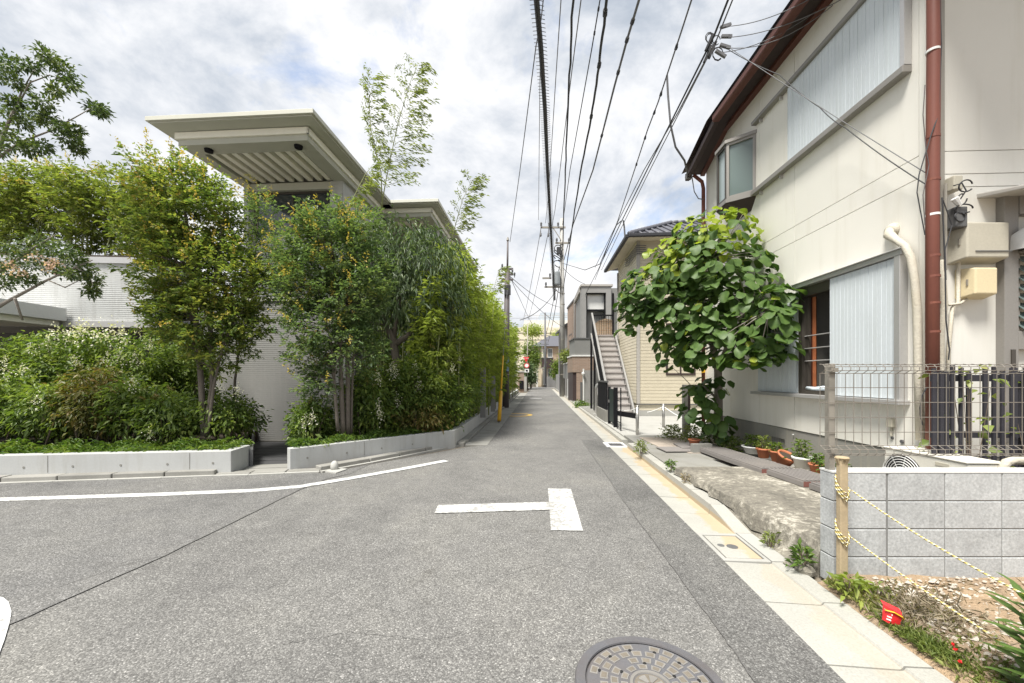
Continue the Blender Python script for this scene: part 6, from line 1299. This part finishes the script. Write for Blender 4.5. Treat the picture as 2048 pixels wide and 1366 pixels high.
for i in range(17):
    f = i/16; x = 905+f*38; y = 470-f*108; sp_b.append((x,y,x+42*(1-.35*f)+rng.uniform(-8,8),y-8-rng.uniform(0,12))); 
    if i % 3 == 0: sp_b.append((x,y,x-14,y-24))
plume('second bamboo plume rising above the lane side clumps', 10.5, [[(895,520),(908,460),(925,400),(945,358)]], sp_b, 40, .09)
sp_c = [(985+f*12,590-f*50,985+f*12+rng.uniform(8,26),590-f*50-rng.uniform(2,14)) for f in np.linspace(0,1,11)]
plume('small bamboo plume next to the top of the dark pole', 15.0, [[(980,620),(987,580),(998,538)]], sp_c, 12, .14)
sp_d = [(690+f*60,420-f*90,690+f*60+rng.uniform(10,34),420-f*90+rng.uniform(-10,14)) for f in np.linspace(0,1,16)]
plume('short leaning bamboo spray under the canopy roof edge', 8.2, [[(680,470),(705,400),(730,350),(745,330)]], sp_d, 18, .10)
# dense trees on the terrace at far left
for i, (px, top, hw, Y) in enumerate(((-30,345,60,10.3),(35,335,55,10.1),(95,330,55,10.4),(155,338,55,10.1),(215,340,55,10.5),(270,350,50,10.2),(320,380,42,10.6))):
    zt = H+(HY-top)*Y/F; X = (px-HX)/F*Y; bls = [B(px,top+40,Y,hw,42,.6),B(px-10,top+80,Y,hw*1.05,42,.6),B(px+12,top+112,Y,hw*.8,26,.4),B(px-4,top+142,Y,hw*.75,24,.4)]
    stems = [[((X+a,Y+rng.uniform(-.3,.3),4.2),.014),((X+a*1.1,Y,5.2),.012),((X+a*1.4,Y,zt-.3),.006)] for a in rng.uniform(-.6,.6,6)]
    lab = ['leafy terrace tree cut by the left picture edge','second leafy terrace tree from the left edge','third leafy terrace tree, behind the myrtle branch','fourth leafy terrace tree with bare stems below','fifth leafy terrace tree above the ribbed wall corner','sixth leafy terrace tree, above the end of the ribbed wall','last terrace tree, half hidden by the golden tipped tree'][i]
    plant('terrace_tree', lab, 'tree', (X,Y,4.24), bls, 'lf_hedge', stems, 190, 24, .12, .105, .26, 'trees on the terrace', .5, .7, .15, 40, .005, 'culm', .25, young=(6,'lf_gold',.2), frond=.45)
# crape myrtle reaching in from the left edge
Yt = 5.7; t = thing('myrtle_tree', 'open branched tree with dark leaf tufts reaching in at the left edge', 'tree', (-8.0,Yt,.27)); b = MB()
for pts in ([(-70,900,.06),(-60,700,.055),(-40,600,.05),(-30,420,.04),(-10,320,.03),(15,250,.02),(45,180,.01)],[(-50,640,.04),(20,600,.022),(95,560,.016),(150,535,.011),(185,520,.007)],[(30,597,.018),(45,640,.012)],[(-40,560,.03),(15,535,.02),(60,500,.014),(110,470,.007)],[(-10,320,.02),(40,285,.014),(100,262,.010),(150,235,.007),(185,215,.005)],[(100,262,.008),(130,285,.006),(155,298,.004)],[(15,250,.014),(60,165,.009),(100,150,.007),(125,160,.005)],[(45,180,.009),(80,120,.005),(95,108,.004)],[(-30,420,.02),(0,300,.012),(40,300,.008)],[(95,560,.01),(130,575,.008),(160,560,.005)],[(150,535,.008),(178,548,.006),(186,570,.004)]):
    b.tube([PX(px,py,Yt+.1*math.sin(px)) for px,py,r in pts], [r for _,_,r in pts], 7)
b.build('trunk', M['bark_pale'], t, smooth=True)
tuft = [(90,108,16),(110,122,18),(128,148,20),(142,170,14),(60,135,16),(20,128,18),(-5,140,22),(35,165,16),(85,205,18),(75,225,20),(95,240,16),(188,215,14),(205,222,12),(125,255,16),(150,262,14),(140,283,18),(158,298,12),(20,225,20),(45,245,18),(5,262,20),(30,285,18),(60,300,14),(-5,300,22),(85,292,14),(30,205,14),(110,182,12),
    (20,545,24),(60,525,24),(95,515,22),(130,500,20),(150,520,16),(170,535,18),(182,560,16),(186,582,12),(30,500,22),(75,480,22),(5,565,22),(110,540,14),(55,555,14),(-15,520,26),(140,545,12)]
C_ = np.array([PX(px+rng.uniform(-4,4),py+rng.uniform(-4,4),Yt+rng.uniform(-.25,.25)) for px,py,r in tuft for _ in range(3)]); RR = np.repeat(np.array([r*Yt/F for _,_,r in tuft]),3)
k = 58; o = rng.normal(size=(len(C_)*k,3))*np.repeat(RR,k)[:,None]*np.array([.44,.44,.32]); D_ = unit(o)
leafmesh('crown', np.repeat(C_,k,0)+o, unit(D_+rng.normal(size=D_.shape)*.5+np.array([.2,0,-.1])), unit(rng.normal(size=D_.shape)*.6+np.array([0,-.2,1])), .062, .48, M['lf_myrtle'], t, .12)
flowers(t, [V3(PX(px,py,Yt-.2)) for px,py in ((35,545),(75,515),(20,530),(95,535),(110,525))], .10, 50, 'petal_pink', .6)
# shrubs in the left bed
sh = [ # px, Y, top, half width px, material, label
 (-40,7.3,690,70,'lf_shrub','tall shrub cut by the left edge under the canopy'),(45,7.5,672,62,'lf_shrub','bright green shrub below the ribbed canopy'),(125,7.4,662,60,'lf_shrub','flowering shrub with pale plumes below the terrace wall'),(205,7.5,662,60,'lf_shrub','tallest flowering shrub below the terrace sill'),(285,7.4,672,55,'lf_shrub','leafy shrub left of the golden tipped tree'),
 (20,6.5,752,70,'lf_shrub','front shrub with white panicles at the left edge'),(110,6.45,770,60,'lf_shrub','front shrub in the middle of the left bed'),(195,6.5,738,55,'lf_red','reddish leaved shrub in the left bed'),(275,6.55,760,60,'lf_shrub','dark front shrub beneath the red leaved one'),(350,6.5,790,55,'lf_shrub','front shrub at the foot of the golden tipped tree'),(455,6.75,795,52,'lf_shrub','rounded shrub at the corner beside the dark path'),(375,7.9,655,48,'lf_shrub','shrub in the shade behind the trunk of the golden tipped tree')]
fl = {0:[(10,725)],1:[(60,700),(95,690)],2:[(110,665),(140,672),(160,660)],3:[(175,662),(200,668),(225,665),(245,672)],4:[(275,660),(300,690)],5:[(10,745),(45,740)],6:[(75,805),(150,720)],7:[(215,720),(235,715)],8:[(265,770),(270,722)],9:[(300,870)],10:[(440,770),(475,785)]}
for i, (px, Y, top, hw, m, lab) in enumerate(sh):
    Y += .45 if Y < 7 else .3
    base = PX(px,800,Y); base.z = .27; bot = HY+(H-.35)*F/Y; cy = (top+bot)/2; hy = (bot-top)/2
    bls = [B(px,top+hy*.55,Y,hw*.8,hy*.55,.36),B(px-hw*.2,cy,Y,hw,hy*.6,.38),B(px+hw*.15,cy+hy*.3,Y+.08,hw*.9,hy*.5,.36)]
    stems = [[((base.x+a*.3,Y+bq,.2),.012),((base.x+a*1.2,Y+bq,.27+(H+(HY-top)*Y/F)*.45),.008)] for a, bq in rng.uniform(-.3,.3,(6,2))]
    area = hw*hy/2800
    t, C_, D_ = plant('shrub', lab, 'shrub', base, bls, m, stems, int(125*area)+40, 22, .10, .078, .42, 'shrubs in the left garden bed', .45, .5, .25, 30, .005, 'twig', .2, young=(5,'lf_red' if i in (7,8,9) else 'lf_bamboo',.1))
    flowers(t, [V3(PX(fx,fy,Y-.45)) for fx,fy in fl.get(i,[])], .13 if i in (2,3) else .085, 62 if i in (2,3) else 50)
sh2 = [(628,6.75,800,34,48,'lf_shrub','small nandina shrub with pale flowers beside the dark path'),(735,7.25,745,55,70,'lf_shrub','shrub with white panicles right of the slender tree'),(800,7.7,720,58,75,'lf_shrub','large green shrub below the drooping tree'),(850,7.95,700,50,90,'lf_shrub','tall shrub with white flowers below the drooping tree'),
 (835,7.75,800,55,40,'lf_red','low reddish shrub above the bend of the wall'),(895,8.35,745,42,75,'lf_shrub','green shrub at the garden wall corner'),(910,9.0,690,36,85,'lf_shrub','flowering shrub in front of the bamboo at the corner'),(935,10.2,740,28,55,'lf_shrub','small shrub by the grey screen posts'),(760,7.4,830,40,25,'lf_shrub','low shrub tucked behind the wall top')]
fl2 = {0:[(610,842),(625,835)],1:[(755,755),(757,815),(760,830),(658,803)],2:[(785,735),(790,745),(795,800)],3:[(838,768),(830,738)],5:[(905,735)],6:[(895,720),(920,715),(928,770)],7:[(925,780)]}
for i, (px, Y, top, hw, hh, m, lab) in enumerate(sh2):
    Y += .5
    base = PX(px,800,Y); base.z = .27; cy = top+hh*.95
    bls = [B(px,top+hh*.5,Y,hw*.75,hh*.5,.36),B(px,cy-hh*.05,Y,hw*.95,hh*.55,.38),B(px,cy+hh*.25,Y+.1,hw*.85,hh*.4,.36)]
    stems = [[((base.x+a*.3,Y+bq,.2),.012),((base.x+a*1.1,Y+bq,.3+hh*Y/F),.008)] for a, bq in rng.uniform(-.3,.3,(5,2))]
    t, C_, D_ = plant('shrub', lab, 'shrub', base, bls, m, stems, int(hw*hh/2800*125)+45, 22, .095, .078, .42, 'shrubs in the right garden bed', .45, .5, .25, 30, .005, 'twig', .2, young=(5,'lf_red',.1))
    flowers(t, [V3(PX(fx,fy,Y-.42)) for fx,fy in fl2.get(i,[])], .085, 70)
# fill of dark understorey behind the shrubs keeps the beds dense
def ground_cover(name, quads, n, zt, L, W, m, zb=.27):
    P = []
    for (a,b_,c_,d,frac) in quads:
        k = int(n*frac); u = rng.random(k)[:,None]; v = rng.random(k)[:,None]; a,b_,c_,d = (np.array(q[:2]) for q in (a,b_,c_,d))
        P.append((a*(1-u)+b_*u)*(1-v)+(d*(1-u)+c_*u)*v)
    P = np.concatenate(P); k = len(P); bump = .6+.4*np.sin(P[:,0]*7)*np.sin(P[:,1]*6+1); z = zb+rng.random(k)*zt*bump; P = np.column_stack([P,z])
    A = unit(rng.normal(size=(k,3))*np.array([1,1,.3])+np.array([0,-.25,.55])); o = leafmesh(name, P, A, unit(rng.normal(size=(k,3))*.5+np.array([0,0,1])), L*(1+.3*rng.normal(size=k)).clip(.5,1.6), W, M[m], None, .45, .1); o['kind'] = 'stuff'; return o
up = lambda v, d: (v[0]+d[0], v[1]+d[1])
ground_cover('ground_cover', [(up(WA0,(0,.10)),up(WA1,(-.08,.10)),up(WA1,(-.2,.85)),up(WA0,(0,.95)),.5),(up(WB0,(.02,.10)),up(WB1,(-.08,.06)),up(WB1,(-.55,.55)),up(WB0,(-.35,.65)),.35),(up(WB1,(-.10,.05)),(wallX(20)-.12,20),(wallX(20)-.6,20),up(WB1,(-.6,.4)),.15)], 24000, .20, .085, .19, 'lf_ground')
# ---------------------------------------------------------------- round leaved tree by the white house
def bigleaf(seed, m):
    r = random.Random(seed); b = MB(); n = 11; pts = [(0,0,0)]
    for i in range(n):
        a = math.pi*(-.5) + 2*math.pi*(i+.5)/n; rr = .5*(1+.06*r.uniform(-1,1)); x = rr*math.cos(a)*.95; y = .48+rr*math.sin(a); 
        if y < .06: y += .0; 
        z = (.30-.18*(seed%3))*abs(x)*(1.2+.5*r.random())-(.10+.22*((seed+1)%3))*(y-.15)**2+.05*math.sin(a*3+seed*2)+.03*r.uniform(-1,1); pts.append((x,y,z))
    pts.append((0,.45,-.02)); c_ = len(pts)-1
    b.add(pts, [(c_,1+i,1+(i+1)%n) for i in range(n)])
    b.add([(-.012,-.35,.02),(.012,-.35,.02),(.010,.03,0),(-.010,.03,0)], [(0,1,2,3)])
    return b
t = thing('round_leaf_tree', 'small tree with very large round green leaves in front of the white house', 'tree', (4.02,7.75,.12))
Yb = 7.0
BL = [B(1362,525,7.3,60,50,.6),B(1430,470,7.0,90,45,.6),B(1430,540,6.9,120,60,.7),B(1318,578,7.4,68,52,.6),B(1390,620,7.2,110,70,.7),B(1480,600,6.6,95,70,.5),B(1545,650,6.0,48,75,.35),B(1450,680,6.7,95,50,.5),B(1360,690,7.3,45,55,.4),B(1275,600,7.6,35,60,.4),B(1500,700,6.3,60,35,.4),B(1560,600,5.9,30,35,.3)]
BL2 = [B(1395,810,7.4,28,38,.35),B(1440,850,7.3,25,28,.3),B(1420,770,7.4,35,18,.25)]
C_, D_ = clump_centres(BL, 1750, .42); C2, D2 = clump_centres(BL2, 105, .5); C3 = np.array([PX(px+rng.uniform(-8,8),py+rng.uniform(-8,8),Y) for px,py,Y in [(1462,425,6.9),(1475,418,6.9),(1455,440,6.9),(1440,455,6.9),(1420,465,7),(1500,450,6.9),(1508,470,6.8),(1345,478,7.3),(1330,485,7.3),(1285,530,7.5),(1275,540,7.5),(1248,575,7.6),(1247,660,7.6),(1258,655,7.6),(1300,505,7.4),(1360,490,7.2),(1380,470,7.1),(1400,462,7.1)] for _ in range(3)]); D3 = unit(rng.normal(size=C3.shape)+np.array([-.3,-.3,1.2]))
CA = np.concatenate([C_,C2,C3]); DA = np.concatenate([D_,D2,D3])
fx = np.array([hn.x,hn.y]); nd = (CA[:,0]-4.0)*fx[0]+CA[:,1]*fx[1]; CA = CA[nd > .10]; DA = DA[nd > .10]
dist = np.linalg.norm(CA-np.array([0,0,H]),axis=1); face = DA[:,1]*.8+DA[:,0]*.3 - .3*DA[:,2]; order = np.argsort(dist+face*1.0)
vari = [bigleaf(i, None) for i in range(6)]; mesh_g = [v.build('leaf', M['lf_big'], data=True, smooth=True) for v in vari]; mesh_y = [bigleaf(i,None).build('leaf', M['lf_young'], data=True, smooth=True) for i in range(6)]
def leafmat_matrix(p, d, size):
    n = Vector((d[0]*.7-.1,d[1]*.7-.15,abs(d[2])*.5+.75))+Vector(rng.normal(size=3)*.28); n.normalize()
    tip = Vector((d[0],d[1],0))*.6+Vector((0,0,-.8))+Vector(rng.normal(size=3)*.45); tip = (tip-n*tip.dot(n)).normalized(); x = tip.cross(n)
    return Matrix(((x.x,tip.x,n.x,p[0]),(x.y,tip.y,n.y,p[1]),(x.z,tip.z,n.z,p[2]),(0,0,0,1))), size
def random_mat_leaf(): pass
rest = {'lf_big': MB(), 'lf_young': MB()}; cnt = 0
for oi, i in enumerate(order):
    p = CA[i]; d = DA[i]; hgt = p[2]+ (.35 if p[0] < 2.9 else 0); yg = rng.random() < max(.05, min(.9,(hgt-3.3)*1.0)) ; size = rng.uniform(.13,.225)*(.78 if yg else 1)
    mx, s_ = leafmat_matrix(p, d, size)
    if cnt < 298:
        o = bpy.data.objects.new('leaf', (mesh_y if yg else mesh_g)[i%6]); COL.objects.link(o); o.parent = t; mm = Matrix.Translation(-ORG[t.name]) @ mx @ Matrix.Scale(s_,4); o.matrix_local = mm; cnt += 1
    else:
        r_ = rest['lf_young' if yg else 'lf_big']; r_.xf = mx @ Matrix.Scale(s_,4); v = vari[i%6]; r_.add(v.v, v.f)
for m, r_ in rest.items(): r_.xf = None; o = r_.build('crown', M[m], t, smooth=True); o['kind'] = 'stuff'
b = MB(); tr_ = [(PX(1436,872,7.75),.085),(PX(1437,800,7.7),.075),(PX(1436,740,7.6),.07),(PX(1425,690,7.5),.06),(PX(1400,600,7.4),.045)]
b.tube([p for p,_ in tr_], [r for _,r in tr_], 10)
for pts in ([(1436,740,7.6,.06),(1460,680,7.1,.045),(1500,620,6.5,.03),(1545,620,6.0,.015)],[(1425,690,7.5,.05),(1350,620,7.5,.035),(1280,580,7.6,.015)],[(1400,600,7.4,.04),(1420,520,7.1,.025),(1465,430,6.9,.010)],[(1400,600,7.4,.035),(1350,520,7.4,.02),(1310,500,7.4,.01)],[(1460,680,7.1,.03),(1520,690,6.3,.012)],[(1437,800,7.7,.03),(1405,770,7.5,.015)]):
    b.tube([PX(px,py,Y) for px,py,Y,r in pts], [r for *_,r in pts], 7)
sel = rng.choice(len(CA), 160, replace=False); T_ = np.array([PX(px,py,Y) for px,py,Y in ((1400,600,7.4),(1500,620,6.5),(1350,620,7.5),(1420,520,7.1),(1460,680,7.1),(1350,520,7.4),(1540,620,6.0),(1405,800,7.5))])
for i in sel: j = int(np.argmin(np.linalg.norm(T_-CA[i],axis=1))); limb(b, T_[j], CA[i], .012, .004, .08, 3, 5)
b.build('trunk', M['bark_pale'], t, smooth=True)
# ---------------------------------------------------------------- weeds and small plants
def weed(name, label, cat, c_, r, h, n, L, W, m, group=None, flat=.9, up_=.5):
    t = thing(name, label, cat, tuple(c_), group); o = rng.normal(size=(n,3))*np.array([r*.5,r*.5,0]); z = rng.random(n)*h; P = np.array(c_)+o*(1-.4*z/h)[:,None]+np.column_stack([np.zeros(n),np.zeros(n),z])
    A = unit(unit(o)*.7+rng.normal(size=(n,3))*.4+np.array([0,0,up_])); leafmesh('foliage', P, A, unit(rng.normal(size=(n,3))*.5+np.array([0,0,1])), L*(1+.3*rng.normal(size=n)).clip(.5,1.5), W, M[m], t, .25)
    b = MB()
    for k in range(6): q = rng.normal(size=2)*r*.35; b.tube([(c_[0]+q[0]*.3,c_[1]+q[1]*.3,c_[2]-.02),(c_[0]+q[0],c_[1]+q[1],c_[2]+h*.8)], [.004,.002], 5)
    b.build('stems', M['twig'], t); return t
wl = [((1282,905),.12,.11,.20,.22,260,.05,.25,'lf_weed','bushy orange green weed on the kerb by the drain grate'),((1342,940),.13,.07,.12,0,90,.05,.35,'lf_ground','small yellow green weed at the kerb edge'),((1371,965),.1,.06,.10,0,70,.04,.3,'lf_dry','dry weed tuft below the rough slab'),((1540,1090),.03,.06,.10,0,80,.045,.2,'lf_weed','weed tuft in the crack under the rough slab')]
for (px,py),z,r,h,_,n,L,W,m,lab in wl: weed('weed', lab, 'weed', V3(GP(px,py,z)), r, h, n, L, W, m)
for i, (px, py, Y, r, h, m, lab) in enumerate(((1345,868,8.6,.22,.28,'lf_weed','flowering weed clump left of the concrete post'),(1385,862,8.2,.2,.3,'lf_weed','weed clump right of the concrete post'),(1425,868,7.6,.24,.3,'lf_shrub','weed clump hugging the tree trunk'),(1460,872,7.1,.2,.25,'lf_shrub','leafy weed at the foundation beside the trunk'))):
    c_ = PX(px,py,Y); c_.z = .13; tt = weed('weed', lab, 'weed', V3(c_), r, h, 480, .06, .3, m, 'weeds around the tree foot')
    flowers(tt, [V3(c_+Vector((rng.uniform(-.15,.15),-.15,h*.8))) for _ in range(2)], .02, 14)
for x, y, r, h, m, lab, n in ((3.98,6.62,.12,.16,'lf_shrub','green plant spilling from the pale bowl pot',260),(3.93,6.25,.1,.2,'lf_weed','spindly plant in the brown clay pot',160),(3.97,5.98,.1,.14,'lf_shrub','plant in the orange clay pot near the vent',160),(3.98,5.48,.11,.26,'lf_shrub','tall leafy plant in the white pot',240),(3.98,5.2,.08,.12,'lf_ground','plant in the small orange pot',120),(3.9,4.85,.18,.2,'lf_ground','bright leafy plant on the slab behind the block wall',300),(4.0,4.45,.15,.18,'lf_ground','low leafy plant by the foundation behind the fence',200)):
    weed('potted_plant' if y > 5 else 'leafy_plant', lab, 'plant', (x,y,.32 if y > 5 else .22), r, h, n, .055, .35, m)
weed('weed', 'bright broad leaved weed at the foot of the wooden stake', 'weed', (2.19,2.58,.06), .09, .10, 60, .06, .35, 'lf_bamboo'); weed('weed', 'green weed at the end face of the block wall', 'weed', (2.14,2.95,.05), .06, .14, 90, .06, .3, 'lf_ground'); weed('weed', 'leafy weed right of the wooden stake', 'weed', (2.34,2.55,.06), .08, .06, 60, .035, .35, 'lf_weed')
weed('ivy', 'thin ivy climbing the dark slat trellis', 'climbing plant', (4.15,3.62,.6), .28, .95, 60, .07, .7, 'lf_weed', up_=.1); weed('ivy', 'sparse ivy at the right of the trellis', 'climbing plant', (4.75,3.62,.6), .2, .9, 40, .07, .7, 'lf_weed', up_=.1)
# grass and dry litter on the lot
n = 11000; Y = rng.uniform(.9,2.75,n); off = np.abs(rng.normal(size=n))*.19; X = 1.955+.0645*Y+.015+off; P = np.column_stack([X,Y,np.full(n,.045)]); keep = rng.random(n) < (.25+.75*np.sin(Y*5+X*6)**2); P = P[keep]; n = len(P)
o = leafmesh('grass', P, unit(rng.normal(size=(n,3))*.5+np.array([-.15,0,.8])), unit(rng.normal(size=(n,3))), .042*(1+.35*rng.normal(size=n)).clip(.4,1.8), .14, M['lf_weed'], None, .25); o['kind'] = 'stuff'
n = 1500; Y = rng.uniform(1.2,2.7,n); X = 1.955+.0645*Y+.12+np.abs(rng.normal(size=n))*.5; P = np.column_stack([X,Y,np.full(n,.06)+rng.random(n)*.02]); a = rng.random(n)*6.28
o = leafmesh('dry_litter', P, np.column_stack([np.cos(a),np.sin(a),rng.normal(size=n)*.25]), unit(rng.normal(size=(n,3))*.3+np.array([0,0,1])), .04*(1+.4*rng.normal(size=n)).clip(.3,2), .06, M['lf_dry'], None, .05); o['kind'] = 'stuff'
n = 450; c_ = np.array([2.42,2.32,.06]); P = c_+rng.normal(size=(n,3))*np.array([.12,.10,.0])+np.column_stack([np.zeros(n),np.zeros(n),rng.random(n)*.08]); tt = thing('dry_tuft', 'dry greyish tuft of dead stalks in the middle of the dirt lot', 'dead plant', tuple(c_)); leafmesh('stalks', P, unit(rng.normal(size=(n,3))), unit(rng.normal(size=(n,3))), .07, .06, M['lf_dry'], tt, .0, .12, 'stuff')
for i, (px, py) in enumerate(((1905,1290),(1912,1300),(1920,1325))):
    c_ = GP(px,py,.08); tt = thing('red_flower', ['topmost tiny red flower in the verge grass','middle tiny red flower, the largest','lowest tiny pinkish red flower in the grass'][i], 'flower', tuple(c_)); leafmesh('petals', np.tile(np.array(c_),(10,1)), unit(rng.normal(size=(10,3))+np.array([0,0,.5])), unit(rng.normal(size=(10,3))), .014, .7, M['red'], tt, 0)
# large weed with lance leaves at the lower right corner
pw = thing('tall_weed', 'tall weed with long lance shaped leaves in the lower right corner', 'weed', (2.27,1.74,.05)); 
b = MB(); n = 6
pl_ = [(0,0,0),(.10,.25,.03),(.13,.5,.02),(.07,.8,-.05),(0,1,-.14),(-.07,.8,-.05),(-.13,.5,.02),(-.10,.25,.03),(0,.25,0),(0,.5,-.015),(0,.8,-.09)]
b.add(pl_, [(0,1,8),(0,8,7),(1,2,9,8),(8,9,6,7),(2,3,10,9),(9,10,5,6),(3,4,10),(10,4,5)]); lm = b.build('leaf', leafmat('lf_lance', [(0,(.05,.10,.025)),(1,(.13,.20,.05))], .3, .5), data=True, smooth=True)
b = MB(); stalks = [((2.27,1.75),.50,(.01,.02)),((2.30,1.66),.58,(.02,0)),((2.21,1.63),.40,(-.02,.01)),((2.36,1.72),.52,(.02,.01))]
for (x,y),h,(lx,ly) in stalks:
    b.tube([(x,y,.03),(x+lx*.5,y+ly*.5,h*.5),(x+lx,y+ly,h)], [.007,.006,.003], 7)
    k = 30
    for i in range(k):
        f = .12+.88*i/k; a = i*2.4+x*9; z = h*f; el = .25+.6*max(0,f-.55)*2; d = Vector((math.cos(a)*math.cos(el),math.sin(a)*math.cos(el),math.sin(el))); q = d.to_track_quat('Y','Z').to_matrix().to_4x4()
        o = bpy.data.objects.new('leaf', lm); COL.objects.link(o); o.parent = pw; o.matrix_local = Matrix.Translation(Vector((x+lx*f,y+ly*f,z))-ORG[pw.name]) @ q @ Matrix.Scale(random.uniform(.13,.18)*(1-.35*max(0,f-.7)/.3),4)
b.build('stalk', M['culm'], pw, smooth=True)
# distant greenery
def far_tree(label, px, py, Y, rx, ry, m, zb=0, name='tree', nc=150, L=.22):
    c_ = PX(px,py,Y); plant(name, label, 'tree' if name == 'tree' else 'shrub', (c_.x,c_.y,zb), [B(px,py,Y,rx,ry),B(px+rx*.3,py+ry*.5,Y,rx*.7,ry*.6)], m, [[((c_.x,c_.y,zb),.12 if name == 'tree' else .02),((c_.x,c_.y,c_.z),.05 if name == 'tree' else .01)]], nc, 18, .3*Y/50+.02, L, .5, None, .5, .6, .2, 15, .01, 'bark')
far_tree('dark green tree behind the stop sign at the lane end', 1062, 705, 50, 12, 32, 'lf_shrub', nc=160); far_tree('dark bush under the stop sign by the gate pillar', 1056, 745, 47, 10, 18, 'lf_dark', name='shrub'); far_tree('small green tree left of the tall pole at the lane end', 1118, 738, 48, 5, 18, 'lf_shrub'); far_tree('trimmed plant above the dark grey wall', 1135, 712, 27.5, 9, 9, 'lf_weed', 2.4, 'shrub', 90, .12); far_tree('little green weed bush at the kerb before the silver cabinet', 1163, 811, 19.0, 7, 6, 'lf_ground', .1, 'shrub', 40, .10)
far_tree('bright tree crown before the apartment block', 1065, 660, 70, 16, 9, 'lf_bamboo'); far_tree('light green tree beyond the tan brick house', 1118, 672, 75, 12, 10, 'lf_bamboo')
